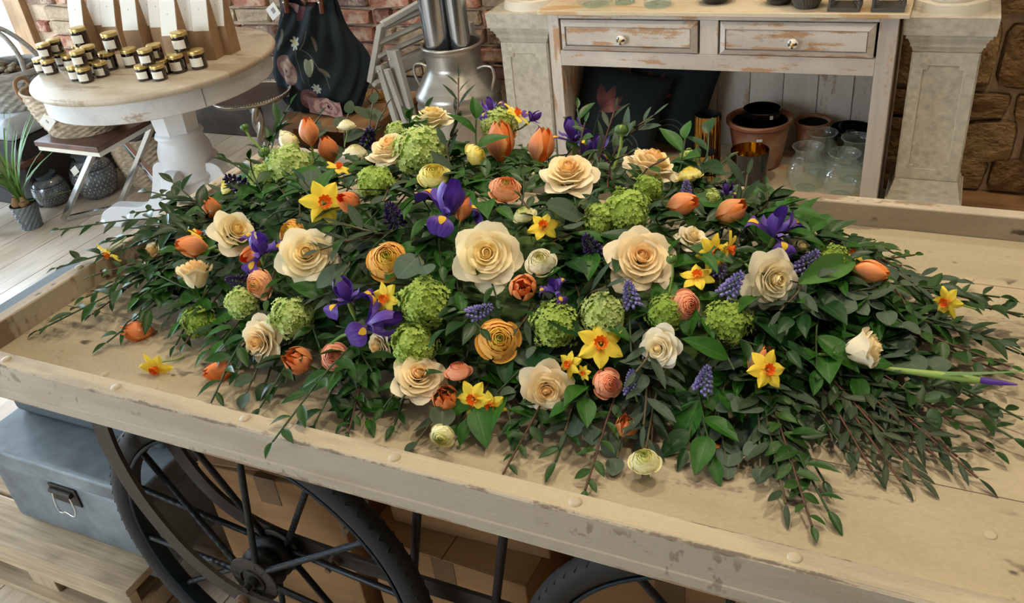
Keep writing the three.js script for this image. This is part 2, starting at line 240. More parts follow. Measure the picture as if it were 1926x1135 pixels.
// ---------------------------------------------------------------- the flower cart
const RT = 0.78, BED = 0.734, RB = 0.707, CX0 = -1.5165, CX1 = 0.43, CZ0 = 0, CZ1 = -0.9376, RW = 0.031;
{
  const cart = thing('flower_cart', 'long cream painted wooden cart on black spoked wheels carrying the flowers', 'cart');
  const rail = (name, a, b, m = mat.cart) => part(name, boxUV(box2(a, b, 0.004), 1, 1), m, cart);
  const rf = rail('rail', [CX0, RB, -RW], [CX1, RT, 0]); rf.material = mat.cart;
  rail('rail', [CX0, RB, CZ1], [CX1, RT, CZ1 + RW], mat.cartFace);
  part('rail', boxUV(box2([CX0, RB, CZ1 + RW], [CX0 + RW, RT - 0.0006, -RW], 0.004), 1, 1, true), mat.cartFace, cart);
  part('rail', boxUV(box2([CX1 - RW, RB, CZ1 + RW], [CX1, RT - 0.0006, -RW], 0.004), 1, 1, true), mat.cartFace, cart);
  // painted, worn face of the front rail: top, front and lower lip
  { const pr = [[-RW, RT], [-0.003, RT + 0.0006], [0.0012, RT - 0.003], [0.0016, RB + 0.019], [0.0036, RB + 0.017], [0.0036, RB - 0.002]], vs = [0, 0.28, 0.32, 0.78, 0.8, 1]; const g = surf((u, v) => { const k = v * 5, n = Math.min(4, Math.floor(k)), f = k - n; return [mix(CX0, CX1, u), mix(pr[n][1], pr[n + 1][1], f), mix(pr[n][0], pr[n + 1][0], f)]; }, 40, 5).toNonIndexed(); g.computeVertexNormals(); const q = g.attributes.uv; for (let n = 0; n < q.count; n++) q.setXY(n, q.getX(n) * 0.97, vs[Math.round(q.getY(n) * 5)]); part('rail_facing', g, mat.rail, cart); }
  const zs = [-RW, -0.232, -0.40, -0.57, -0.74, CZ1 + RW];
  for (let i = 0; i < 5; i++) part('bed_board', boxUV(box2([CX0 + RW, BED - 0.02, zs[i + 1] + 0.0007], [CX1 - RW, BED, zs[i] - 0.0007], 0.0012), 0.8, 0.8, false, i * 0.31), mat.cart, cart);
  const bg = lathe([[0, 0.0036], [0.0045, 0.0033], [0.0072, 0.0022], [0.0086, 0.0006], [0.0088, -0.003]], 20), flat = lathe([[0, 0.0018], [0.006, 0.0015], [0.0078, 0.0003], [0.008, -0.002]], 18);
  for (let i = 0; i < 8; i++) { const x = -1.361 + i * 0.2592; part('bolt', bg, mat.bolt, cart, [x, RT, -0.016 + rr(-.002, .002)]); if (x < CX1) part('bolt', bg, mat.bolt, cart, [x, RT, CZ1 + 0.0155]); }
  for (let i = 1; i < 4; i++) part('bolt', bg, mat.bolt, cart, [CX0 + 0.0155, RT, -0.1 - i * 0.2]);
  for (const [x, z] of [[0.045, -0.197], [0.134, -0.164], [-1.218, -0.079], [-0.6, -0.15], [0.1, -0.75]]) part('bolt', flat, mat.bolt, cart, [x, BED, z]);
  // under frame: cross bars, leaf spring bars, struts
  for (const x of [-1.2, -0.545, 0.11]) part('cross_bar', box2([x - 0.02, 0.685, CZ1 + 0.05], [x + 0.02, 0.712, -0.02], 0.002), mat.ironDark, cart);
  const springGeo = (low) => {
    const side = [[-1.185, 0.712], [-1.192, 0.62], [-1.172, 0.51], [-1.11, 0.425 - low * 0.5], [-1.02, 0.388 - low], [-0.90, 0.374 - low], [-0.545, 0.372 - low]];
    const cv = new THREE.CatmullRomCurve3([...side, ...side.slice(0, -1).reverse().map(([x, y]) => [-1.09 - x, y])].map(([x, y]) => V(x, y, 0)));
    const g = surf((u, v) => { const p = cv.getPointAt(v), t = cv.getTangentAt(v), n = V(-t.y, t.x, 0); const w = 0.019, d = 0.004, q = [[1, 1], [-1, 1], [-1, -1], [1, -1], [1, 1]], k = u * 4, i = Math.min(3, Math.floor(k)), f = k - i, a = mix(q[i][0], q[i + 1][0], f) * w, b = mix(q[i][1], q[i + 1][1], f) * d; return [p.x + n.x * a, p.y + n.y * a, b]; }, 4, 90).toNonIndexed(); g.computeVertexNormals(); return g;
  };
  const spOut = springGeo(0.062), spIn = springGeo(0.012);
  for (const [z, g] of [[-0.019, spOut], [-0.128, spIn], [-0.81, spIn], [-0.917, spOut]]) part('spring_bar', g, mat.ironBrown, cart, [0, 0, z]);
  for (const z of [-0.128, -0.81]) for (const x of [-0.62, -0.47]) part('strut', rod([x + (x < -.545 ? -.08 : -0.07), 0.36, z], [x, 0.705, z], 0.008), mat.ironDark, cart);
  for (const [x, y, z] of [[-0.86, 0.358, -0.128], [-1.0, 0.318, -0.019]]) { const b = part('bolt', rod([x, y, z + 0.004], [x, y, z + 0.034], 0.006, 6), mat.rust, cart); part('nut', rod([x, y, z + 0.004], [x, y, z + 0.014], 0.012, 6), mat.rust, b); }
  // wheels
  const rebar = tex(64, 64, (u, v) => (v * 16 % 1 < 0.45 ? 0.85 : 0.3), false);
  const spokeMat = M({ color: 0x22262a, roughness: 0.45, metalness: 0.5, bumpMap: rebar, bumpScale: 0.0012 });
  const R = 0.352, tyreProfile = []; for (let i = 0; i <= 20; i++) { const a = i / 20 * PI * 2; tyreProfile.push([R - 0.024 + Math.cos(a) * 0.024, Math.sin(a) * 0.021]); }
  const tyre = lathe(tyreProfile, 96).rotateX(PI / 2);
  const tread = [];
  for (let i = 0; i < 84; i++) for (const s of [-1, 1]) { const a = (i + (s > 0 ? 0.5 : 0)) / 84 * PI * 2; const g = box(0.0035, 0.013, 0.014, 0.001); g.rotateX(s * 0.6); g.rotateY(-s * 0.42); g.translate(R - 0.0044, 0, s * 0.0085); g.rotateZ(a); tread.push(g); }
  const treadG = merge(tread);
  const rim = lathe([[R - 0.046, -0.014], [R - 0.05, -0.016], [R - 0.053, -0.012], [R - 0.053, 0.012], [R - 0.05, 0.016], [R - 0.046, 0.014]], 80).rotateX(PI / 2);
  const hub = lathe([[0.026, -0.042], [0.026, -0.03], [0.044, -0.028], [0.044, -0.014], [0.037, -0.012], [0.037, -0.002], [0.044, 0.0], [0.044, 0.014], [0.036, 0.016], [0.036, 0.026], [0.026, 0.03], [0.026, 0.042]], 28).rotateX(PI / 2);
  const disc = lathe([[0, 0.0025], [0.05, 0.0025], [0.052, 0], [0.05, -0.0025], [0, -0.0025]], 32).rotateX(PI / 2);
  const mk = (x, z, lab, ph) => {
    const w = part('wheel', tyre, mat.rubber, cart, [x, 0.3555, z]); w.userData.label = lab;
    const t = part('tread', treadG, mat.rubber, w); t.userData.kind = 'stuff';
    part('rim', rim, mat.rimBlue, w); part('hub', hub, mat.ironDark, w);
    for (const s of [-1, 1]) part('hub_disc', disc, mat.ironBrown, w, [0, 0, s * 0.036]);
    part('axle', merge([rod([0, 0, -0.06], [0, 0, 0.062], 0.007), rod([0, 0, 0.04], [0, 0, 0.05], 0.013, 6)]), mat.ironDark, w);
    const N = 14; for (let i = 0; i < N; i++) { const a = ph + i / N * PI * 2, s = i % 2 ? 1 : -1, b = a + (i % 4 < 2 ? 0.28 : -0.28); part('spoke', rod([Math.cos(b) * 0.034, Math.sin(b) * 0.034, s * 0.034], [Math.cos(a) * (R - 0.05), Math.sin(a) * (R - 0.05), s * 0.004], 0.0062, 7), spokeMat, w); }
  };
  mk(-0.98, -0.072, 'left front spoked wheel with black tyre', 0.1); mk(-0.11, -0.072, 'right front spoked wheel with black tyre', 0.35);
  mk(-0.98, -0.865, 'left rear spoked wheel', 0.2); mk(-0.11, -0.865, 'right rear spoked wheel', 0.5);
}
// ---------------------------------------------------------------- things under the cart
{
  const p = thing('wooden_pallet', 'weathered wooden pallet under the grey metal trunk', 'pallet', [-1.72, 0, -0.33]);
  const gs = [0, 1, 2].map((i) => boxUV(box(0.64, 0.019, 0.115, 0.002), 1.2, 1.2, false, i * 0.4));
  for (let i = 0; i < 5; i++) part('top_board', gs[i % 3], mat.pallet, p, [0, 0.1345, 0.235 - i * 0.128]);
  const fg = boxUV(box(0.64, 0.055, 0.022, 0.002), 1.2);
  for (const z of [0.28, 0, -0.29]) part('bearer', fg, mat.pallet, p, [0, 0.097, z]);
  for (const x of [-0.27, 0, 0.27]) for (const z of [0.24, -0.24]) part('block', boxUV(box(0.09, 0.05, 0.09, 0.003), 1.5, 1.5, true), mat.pallet, p, [x, 0.0445, z]);
  for (const z of [0.25, 0, -0.25]) part('bottom_board', gs[1], mat.pallet, p, [0, 0.0095, z]);
  const t = thing('metal_trunk', 'grey galvanised metal trunk with sprung handle standing on the pallet', 'trunk', [-1.58, 0.1445, -0.34]);
  part('body', boxUV(box(0.50, 0.20, 0.45, 0.028, 3), 1.6), mat.trunk, t, [0, 0.1, 0]);
  part('lid', boxUV(box(0.52, 0.05, 0.47, 0.012, 2), 1.6, 1.6, false, 0.3), mat.trunk, t, [0, 0.2195, 0]);
  const h = part('handle_plate', merge([box(0.085, 0.05, 0.004, 0.002), rod([-0.032, 0.012, 0.006], [0.032, 0.012, 0.006], 0.007)]), mat.ironBrown, t, [-0.005, 0.155, 0.2275]);
  part('handle_loop', tube([[-0.026, 0.012, 0.008], [-0.03, -0.03, 0.012], [-0.02, -0.046, 0.014], [0, -0.04, 0.014], [0.02, -0.046, 0.014], [0.03, -0.03, 0.012], [0.026, 0.012, 0.008]], 0.0022, 40), mat.chrome, h);
  const s = thing('slate_box', 'dark slate grey metal box stacked on top of the metal trunk', 'box', [-1.59, 0.3895, -0.36]);
  part('body', boxUV(box(0.47, 0.22, 0.28, 0.02, 3), 1.4), mat.slate, s, [0, 0.11, 0]); part('lid', boxUV(box(0.48, 0.028, 0.29, 0.008, 2), 1.4), mat.slate, s, [0, 0.2335, 0]);
  const cardbox = (label, pos, w, hh, d, turn, open, tapeW = 0.05) => {
    const b = thing('cardboard_box', label, 'box', pos, 'cardboard boxes stored under the cart'); b.rotation.y = turn;
    part('carton', boxUV(box(w, hh, d, 0.004), 1.3), mat.card, b, [0, hh / 2, 0]);
    part('tape', box(tapeW, 0.0012, d + 0.002, 0.0005), mat.tape, b, [0, hh + 0.0006, 0]);
    part('tape', box(tapeW, 0.07, 0.0012, 0.0005), mat.tape, b, [0, hh - 0.035, d / 2 + 0.0007]);
    for (const q of [-1, 1]) part('flap', boxUV(box(w / 2 - 0.002, 0.003, d, 0.001), 1.3), mat.card, b, [q * w / 4, hh + (open ? 0.012 : 0.0018), 0], [0, 0, open ? -q * 0.1 : 0]);
    return b;
  };
  const b1 = cardbox('tall brown cardboard box with taped top right behind the left wheel hub', [-1.10, 0.0, -0.36], 0.33, 0.40, 0.28, 0.06, true);
  part('shipping_label', box(0.1, 0.05, 0.001, 0.0003), M({ map: (() => { const c = document.createElement('canvas'); c.width = 256; c.height = 128; const g = c.getContext('2d'); g.fillStyle = '#d8d8d8'; g.fillRect(0, 0, 256, 128); g.fillStyle = '#222'; g.font = 'bold 26px sans-serif'; g.fillText('Glass Bottle', 16, 48); g.fillText('BLD SHAPED, 7CM', 16, 88); const t = new THREE.CanvasTexture(c); t.colorSpace = THREE.SRGBColorSpace; return t; })(), roughness: 0.7 }), b1, [0.166, 0.315, 0.10], [0, PI / 2, 0.0]);
  cardbox('low brown cardboard box between the two cart wheels', [-0.72, 0, -0.40], 0.36, 0.27, 0.30, -0.03, false);
  cardbox('brown cardboard box stacked behind the cart strut', [-0.70, 0.275, -0.44], 0.34, 0.20, 0.26, 0.04, false);
  cardbox('brown cardboard box leaning by the right wheel', [-0.30, 0, -0.42], 0.34, 0.36, 0.3, 0.12, true);
  cardbox('brown cardboard box furthest right under the cart', [0.10, 0, -0.40], 0.34, 0.42, 0.3, -0.1, false);
  cardbox('brown cardboard box at the back behind the tall taped box', [-1.10, 0, -0.655], 0.36, 0.3, 0.22, 0, false);
  cardbox('brown cardboard box at the back behind the low box', [-0.56, 0, -0.70], 0.44, 0.34, 0.2, 0, false);
}
// ---------------------------------------------------------------- sideboard and what stands in and on it
const canvasTex = (w, h, draw) => { const c = document.createElement('canvas'); c.width = w; c.height = h; draw(c.getContext('2d')); const t = new THREE.CanvasTexture(c); t.colorSpace = THREE.SRGBColorSpace; return t; };
{
  const X0 = -1.273, X1 = -0.121, ZF_ = -2.2, ZB = -2.62, TOP = 0.775, SH = 0.155;
  const c = thing('sideboard', 'distressed white painted sideboard with two drawers over an open shelf', 'sideboard');
  const P = (n, a, b, m = mat.cab, sw = false, off = 0) => part(n, boxUV(box2(a, b, 0.002), 1, 1, sw, off), m, c);
  P('top', [X0 - 0.025, TOP, ZB], [X1 + 0.028, TOP + 0.014, ZF_ + 0.03], mat.cabTop); P('top_moulding', [X0 - 0.018, TOP - 0.0005, ZB + 0.001], [X1 + 0.02, TOP + 0.004, ZF_ + 0.022], mat.cabTop);
  P('stile', [X0, 0, ZF_ - 0.04], [-1.232, TOP, ZF_], mat.cab, true); P('stile', [-0.176, 0, ZF_ - 0.04], [X1, TOP, ZF_], mat.cab, true, 0.4);
  P('side_panel', [X0, 0, ZB], [X0 + 0.018, TOP, ZF_ - 0.04], mat.cab, true, 0.2); P('side_panel', [X1 - 0.018, 0, ZB], [X1, TOP, ZF_ - 0.04], mat.cab, true, 0.6);
  P('rail', [-1.232, 0.756, ZF_ - 0.03], [-0.176, TOP, ZF_], mat.cab, false, 0.15); P('rail', [-1.232, 0.588, ZF_ - 0.03], [-0.176, 0.643, ZF_], mat.cab, false, 0.55);
  P('stile', [-0.728, 0.643, ZF_ - 0.03], [-0.667, 0.756, ZF_], mat.cab, true, 0.8); P('plinth', [-1.232, 0.03, ZF_ - 0.03], [-0.176, SH - 0.02, ZF_ - 0.004]);
  P('shelf', [X0 + 0.018, SH - 0.022, ZB + 0.02], [X1 - 0.018, SH, ZF_ + 0.004], mat.cabTop); P('drawer_deck', [X0 + 0.018, 0.585, ZB + 0.02], [X1 - 0.018, 0.6, ZF_ - 0.03], mat.cabIn);
  for (let i = 0; i < 9; i++) { const w = 1.116 / 9; P('back_board', [-1.255 + i * w + 0.001, 0.1, ZB], [-1.255 + (i + 1) * w - 0.001, TOP - 0.001, ZB + 0.014], mat.cabIn, true, i * 0.23); }
  const knobG = lathe([[0, 0.030], [0.006, 0.0298], [0.014, 0.026], [0.0175, 0.02], [0.0165, 0.013], [0.009, 0.008], [0.006, 0.006], [0.0085, 0.001], [0.009, 0]], 24).rotateX(PI / 2), pinG = lathe([[0, 0.0335], [0.003, 0.033], [0.0058, 0.0312], [0.0062, 0.0295]], 16).rotateX(PI / 2);
  const knobMat = MP({ map: tex(128, 64, (u, v) => { const q = sst(0.62, 0.66, fbm(u, v, 8, 5, 611, 2)); return lerp3([0.92, 0.90, 0.86], [0.22, 0.16, 0.12], q * 0.9); }), roughness: 0.18, clearcoat: 0.7 });
  for (const [a, b, kx, off] of [[-1.226, -0.732, -0.992, 0.1], [-0.663, -0.18, -0.423, 0.47]]) {
    const cx = (a + b) / 2, w = b - a - 0.006, h = 0.107, cy = 0.6995;
    // front with a raised, bevelled border
    const dr = part('drawer', boxUV(box(w, h, 0.02, 0.0015), 1, 1, false, off), mat.cab, c, [cx, cy, ZF_ - 0.008]);
    const bev = (ax, ay, bx, by, cx2, cy2, dx, dy) => { const g = new THREE.BufferGeometry(), z0 = 0.012, z1 = 0.026; g.setAttribute('position', new THREE.Float32BufferAttribute([ax, ay, z0, bx, by, z0, cx2, cy2, z1, ax, ay, z0, cx2, cy2, z1, dx, dy, z1], 3)); g.computeVertexNormals(); return boxUV(g, 1, 1, false, off); };
    const o = 0.001, i = 0.02, W = w / 2, H = h / 2;
    part('bevel', merge([bev(-W + o, -H + o, W - o, -H + o, W - i, -H + i, -W + i, -H + i), bev(W - o, -H + o, W - o, H - o, W - i, H - i, W - i, -H + i), bev(W - o, H - o, -W + o, H - o, -W + i, H - i, W - i, H - i), bev(-W + o, H - o, -W + o, -H + o, -W + i, -H + i, -W + i, H - i)]), mat.cab, dr);
    part('panel', boxUV(box(w - 2 * i - 0.004, h - 2 * i - 0.004, 0.02, 0.001), 1, 1, false, off + 0.2), mat.cab, dr, [0, 0, 0.012]);
    const k = part('knob', knobG, knobMat, dr, [kx - cx, -0.006, 0.02]); part('knob_pin', pinG, mat.brass, k);
  }
  // cushions
  const cushTex = canvasTex(512, 512, (g) => { g.fillStyle = '#06171b'; g.fillRect(0, 0, 512, 512); g.lineCap = 'round'; const petal = (x, y, a, l, w, col) => { g.save(); g.translate(x, y); g.rotate(a); const q = g.createLinearGradient(0, 0, 0, -l); q.addColorStop(0, '#2a1418'); q.addColorStop(0.5, col); q.addColorStop(1, '#3a1c20'); g.fillStyle = q; g.beginPath(); g.moveTo(0, 0); g.quadraticCurveTo(-w, -l * 0.5, 0, -l); g.quadraticCurveTo(w, -l * 0.5, 0, 0); g.fill(); g.restore(); }; petal(190, 250, -0.35, 150, 60, '#5d3630'); petal(190, 255, 0.2, 160, 55, '#6d3d36'); petal(175, 260, 0.75, 150, 50, '#83514a'); petal(160, 258, 1.15, 150, 34, '#94605a'); g.strokeStyle = '#4c5552'; g.lineWidth = 6; g.beginPath(); g.arc(330, 420, 90, PI, 0); g.stroke(); g.beginPath(); g.arc(330, 430, 70, PI * 1.1, PI * 1.8); g.stroke(); g.strokeStyle = '#2c3a34'; g.beginPath(); g.moveTo(170, 270); g.quadraticCurveTo(150, 400, 190, 512); g.stroke(); });
  const velvet = MP({ map: cushTex, roughness: 0.95, sheen: 0.12, sheenColor: new THREE.Color(0x24464c), sheenRoughness: 0.5 });
  const pillow = surf((u, v) => { const x = u * 2 - 1, half = v < 0.5 ? 1 : -1, y = v < 0.5 ? v * 4 - 1 : 3 - v * 4; const ax = Math.abs(x), ay = Math.abs(y); const t = Math.pow(Math.max(0, (1 - ax ** 3) * (1 - ay ** 3)), 0.6); const pin = 1 - 0.07 * (1 - ay * ay) * ax ** 3, pin2 = 1 - 0.07 * (1 - ax * ax) * ay ** 3; return [x * pin * 0.175, y * pin2 * 0.175, half * t * 0.055]; }, 22, 44);
  { const a = pillow.attributes.uv, q = pillow.attributes.position; for (let i = 0; i < a.count; i++) a.setXY(i, q.getX(i) / 0.36 + 0.5, q.getY(i) / 0.36 + 0.5); }
  for (const [x, y, z, rx, ry, rz, l] of [[-1.09, 0.345, -2.38, -0.25, 0.12, -0.2, 'dark teal velvet cushion with printed tulip leaning at the left of the shelf'], [-0.93, 0.36, -2.50, -0.22, 0.05, -0.2, 'dark teal velvet cushion leaning behind the other cushion on the shelf']]) { const m = solo('velvet_cushion', l, 'cushion', pillow, velvet, [x, y, z], 'cushions in the sideboard'); m.rotation.set(rx, ry, rz); }
  // terracotta pots
  const terra = M({ map: tex(256, 256, (u, v) => { const n = fbm(u, v, 4, 14, 621, 5), w = sst(0.55, 0.72, fbm(u, v, 5, 9, 622, 4)), ring = Math.abs(((v * 9 + fbm(u, v, 6, 6, 640, 3) * 0.9) % 1) - 0.5) < 0.05 ? 1 : 0; let c = lerp3(hex(0x9c6242), hex(0x7a4932), n); c = lerp3(c, hex(0xb9a08a), w * 0.6); return lerp3(c, hex(0xc0957a), ring * 0.5); }), roughness: 0.9 });
  const potP = (r, h) => [[0, 0], [r * 0.66, 0], [r * 0.7, h * 0.06], [r * 0.9, h * 0.86], [r * 0.95, h * 0.88], [r, h * 0.92], [r, h * 0.98], [r * 0.96, h], [r * 0.88, h * 0.98], [r * 0.84, h * 0.9], [r * 0.64, h * 0.1], [0, h * 0.08]];
  const p1 = thing('terracotta_pot', 'big weathered terracotta plant pot in the middle of the shelf', 'plant pot', [-0.563, SH, -2.445]); part('pot', lathe(potP(0.121, 0.185), 48), terra, p1); part('sticker', box(0.02, 0.011, 0.001, 0.0003), mat.paper, p1, [0.022, 0.135, 0.1075], [0.2, 0.2, 0]); part('liner', lathe([[0.098, 0.17], [0.086, 0.09], [0.078, 0.045], [0, 0.04]], 40), mat.blackIn, p1);
  const g1 = thing('black_glass_bowl', 'black glass bowl tucked inside the big terracotta pot', 'bowl', [-0.56, SH + 0.042, -2.46]); part('bowl', lathe([[0, 0], [0.05, 0], [0.064, 0.05], [0.068, 0.17], [0.066, 0.172], [0.062, 0.05], [0.048, 0.004], [0, 0.004]], 40), mat.blackGlass, g1); part('sticker', box(0.012, 0.014, 0.001, 0.0003), mat.paper, g1, [0.045, 0.155, 0.052], [0, 0.7, 0]);
  const p2 = thing('terracotta_pot', 'smaller terracotta pot at the back of the shelf behind the glass vases', 'plant pot', [-0.385, SH, -2.525]); part('pot', lathe(potP(0.066, 0.155), 40), terra, p2); part('liner', lathe([[0.0535, 0.143], [0.043, 0.05], [0, 0.04]], 32), mat.blackIn, p2);
  const v1 = thing('votive_glass', 'wide black glass votive with gold mirrored inside at the shelf front', 'votive', [-0.56, SH, -2.268]); part('glass', lathe([[0, 0], [0.058, 0], [0.062, 0.004], [0.067, 0.13], [0.065, 0.1305]], 48), mat.blackGlass, v1); part('gold_lining', lathe([[0.065, 0.1305], [0.06, 0.01], [0, 0.008]], 48), mat.goldMirror, v1);
  const rib = (r0, h, n, r1 = r0) => surf((u, v) => { const a = u * PI * 2, r = mix(r0, r1, v) * (1 + 0.03 * Math.sin(a * n)); return [Math.cos(a) * r, v * h, Math.sin(a) * r]; }, n * 6, 3, true);
  for (const [x, z, r, h, l] of [[-0.73, -2.34, 0.047, 0.225, 'tall ribbed gold glass vase beside the cushions'], [-0.722, -2.228, 0.05, 0.125, 'shorter ribbed gold glass vase in front of the tall gold one']]) { const o = thing('gold_vase', l, 'vase', [x, SH, z], 'ribbed gold vases'); part('glass', rib(r, h, 22), M({ color: 0x9a7334, roughness: 0.13, metalness: 0.95 }), o); part('lining', lathe([[r * 0.97, h], [r * 0.93, 0.01], [0, 0.008]], 32), mat.blackIn, o); }
  const hur = (() => { const pr = [[0.03, 0], [0.042, 0.006], [0.058, 0.03], [0.066, 0.06], [0.062, 0.09], [0.048, 0.118], [0.041, 0.132], [0.044, 0.145], [0.052, 0.158]]; const cv = new THREE.CatmullRomCurve3(pr.map(([r, y]) => V(r, y, 0))); return surf((u, v) => { const q = cv.getPoint(v), a = u * PI * 2, k = 1 + 0.018 * Math.sin(a * 16) * Math.sin(Math.min(1, v * 1.2) * PI); return [Math.cos(a) * q.x * k, q.y, Math.sin(a) * q.x * k]; }, 96, 22, true); })();
  for (const [x, z, l] of [[-0.362, -2.265, 'clear ribbed glass vase at the shelf front beside the votive'], [-0.24, -2.232, 'clear ribbed glass vase against the right side of the shelf front'], [-0.335, -2.40, 'clear ribbed glass vase in the second row on the left'], [-0.215, -2.37, 'clear ribbed glass vase in the second row on the right']]) { const o = thing('glass_vase', l, 'vase', [x, SH, z], 'clear ribbed vases in the sideboard'); part('wall', hur, mat.clearGlass, o); part('base', lathe([[0, 0.001], [0.03, 0.001], [0.034, 0.004], [0, 0.006]], 32), mat.clearGlass, o); part('lip', new THREE.TorusGeometry(0.052, 0.0016, 8, 48).rotateX(PI / 2), mat.clearGlass, o, [0, 0.158, 0]); }
  const db = thing('dark_bowl', 'dark glass bowl at the back right of the shelf', 'bowl', [-0.25, SH, -2.53]); part('bowl', lathe([[0, 0], [0.05, 0], [0.072, 0.06], [0.074, 0.13], [0.07, 0.13], [0.066, 0.06], [0, 0.008]], 36), mat.blackGlass, db);
  // on the top
  const TY = TOP + 0.014;
  const cut = thing('cut_glass_bowl', 'cut crystal bowl standing on the left of the sideboard top', 'bowl', [-1.11, TY, -2.255]); part('bowl', surf((u, v) => { const a = u * PI * 2, k = 1 + 0.05 * ((Math.round(u * 36) + Math.round(v * 8)) % 2); const r = mix(0.045, 0.085, Math.sqrt(v)) * k; return [Math.cos(a) * r, v * 0.08, Math.sin(a) * r]; }, 36, 8), mat.clearGlass, cut); part('base', lathe([[0, 0], [0.046, 0], [0.046, 0.005], [0, 0.006]], 32), mat.clearGlass, cut);
  for (const [x, z, r, l] of [[-1.01, -2.28, 0.035, 'small clear glass jar on the sideboard beside the crystal bowl'], [-0.885, -2.25, 0.047, 'wider clear glass jar on the sideboard top']]) { const o = thing('glass_jar', l, 'jar', [x, TY, z]); part('wall', lathe([[r * 0.9, 0], [r, 0.01], [r, 0.12], [r * 0.8, 0.14]], 36), mat.clearGlass, o); part('base', lathe([[0, 0], [r * 0.95, 0], [r * 0.95, 0.007], [0, 0.008]], 36), mat.clearGlass, o); }
  for (const [x, z, r, l] of [[-0.70, -2.30, 0.06, 'black dish on the middle of the sideboard top'], [-0.49, -2.29, 0.055, 'black dish beside the ribbed grey bowl']]) { const o = thing('black_dish', l, 'dish', [x, TY, z]); part('dish', lathe([[0, 0], [r * 0.6, 0], [r, 0.03], [r, 0.034], [r * 0.62, 0.008], [0, 0.006]], 36), mat.blackGlass, o); }
  const rb = thing('ribbed_bowl', 'dark grey ribbed bowl near the lanterns on the sideboard', 'bowl', [-0.40, TY, -2.245]); part('bowl', surf((u, v) => { const a = u * PI * 2, r = (0.032 + 0.035 * Math.sin(v * 1.5)) * (1 + 0.035 * Math.cos(a * 30)); return [Math.cos(a) * r, v * 0.09, Math.sin(a) * r]; }, 120, 6, true), mat.greyIron, rb); part('base', lathe([[0, 0], [0.034, 0], [0.034, 0.003]], 24), mat.greyIron, rb);
  for (const [x, l] of [[-0.283, 'grey metal lantern on the sideboard, the left of the pair'], [-0.158, 'grey metal lantern on the right corner of the sideboard']]) {
    const o = thing('lantern', l, 'lantern', [x, TY, -2.235], 'grey lanterns on the sideboard'), s = 0.042;
    part('base', box(0.094, 0.012, 0.094, 0.001), mat.greyIron, o, [0, 0.006, 0]); part('top', box(0.094, 0.012, 0.094, 0.001), mat.greyIron, o, [0, 0.186, 0]); part('roof', new THREE.ConeGeometry(0.062, 0.05, 4).rotateY(PI / 4), mat.greyIron, o, [0, 0.217, 0]);
    for (const a of [-1, 1]) for (const b of [-1, 1]) part('post', box(0.008, 0.168, 0.008, 0.001), mat.greyIron, o, [a * s, 0.096, b * s]);
    for (const b of [-1, 1]) { part('lattice', merge([rod([-s, 0.012, b * s], [s, 0.18, b * s], 0.0022, 6), rod([s, 0.012, b * s], [-s, 0.18, b * s], 0.0022, 6)]), mat.greyIron, o); part('lattice', merge([rod([b * s, 0.012, -s], [b * s, 0.18, s], 0.0022, 6), rod([b * s, 0.012, s], [b * s, 0.18, -s], 0.0022, 6)]), mat.greyIron, o); }
    part('handle', new THREE.TorusGeometry(0.02, 0.002, 6, 24), mat.greyIron, o, [0, 0.258, 0]);
  }
  // pedestals
  const pillar = (x, z, label, w) => {
    const o = thing('stone_pedestal', label, 'pedestal', [x, 0, z], 'cast stone pedestals beside the sideboard'), h = w / 2;
    const sq = (n, y0, y1, w0, w1 = w0) => { const g = new THREE.CylinderGeometry(w1 * Math.SQRT1_2, w0 * Math.SQRT1_2, y1 - y0, 4, 1).rotateY(PI / 4); const q = g.toNonIndexed(); q.computeVertexNormals(); return part(n, boxUV(q, 1.4), mat.stoneCast, o, [0, (y0 + y1) / 2, 0]); };
    sq('plinth', 0, 0.155, w * 1.24); sq('base_moulding', 0.155, 0.172, w * 1.2, w * 1.14); sq('base_moulding', 0.172, 0.186, w * 1.12, w * 1.1); sq('base_moulding', 0.186, 0.225, w * 1.1, w);
    sq('shaft', 0.2245, 0.655, w * 0.985, w * 0.965);
    // raised panel border on each face
    for (let k = 0; k < 4; k++) { const f = part('panel_border', (() => { const s = new THREE.Shape(), a = h * 0.96, y0 = 0.23, y1 = 0.65; s.moveTo(-a, y0); s.lineTo(a, y0); s.lineTo(a, y1); s.lineTo(-a, y1); const i = new THREE.Path(), b = h * 0.62, c0 = 0.265, c1 = 0.612, n = 0.014; i.moveTo(-b + n, c0); i.lineTo(b - n, c0); i.lineTo(b - n, c0 + n); i.lineTo(b, c0 + n); i.lineTo(b, c1 - n); i.lineTo(b - n, c1 - n); i.lineTo(b - n, c1); i.lineTo(-b + n, c1); i.lineTo(-b + n, c1 - n); i.lineTo(-b, c1 - n); i.lineTo(-b, c0 + n); i.lineTo(-b + n, c0 + n); s.holes.push(i); return boxUV(new THREE.ExtrudeGeometry(s, { depth: 0.006, bevelEnabled: true, bevelSize: 0.0015, bevelThickness: 0.0015, bevelSegments: 1 }), 1.4); })(), mat.stoneCast, o); f.rotation.y = k * PI / 2; f.position.set(Math.sin(k * PI / 2) * (h - 0.006), 0, Math.cos(k * PI / 2) * (h - 0.006)); }
    sq('capital', 0.655, 0.672, w, w * 1.06); sq('capital', 0.672, 0.684, w * 1.1); sq('capital', 0.684, 0.70, w * 1.12, w * 1.2); sq('capital', 0.70, 0.712, w * 1.25); sq('abacus', 0.712, 0.766, w * 1.33, w * 1.36);
    return o;
  };
  pillar(0.02, -2.35, 'pale cast stone pedestal standing right of the sideboard', 0.19); pillar(-1.40, -2.345, 'pale cast stone pedestal standing left of the sideboard', 0.19);
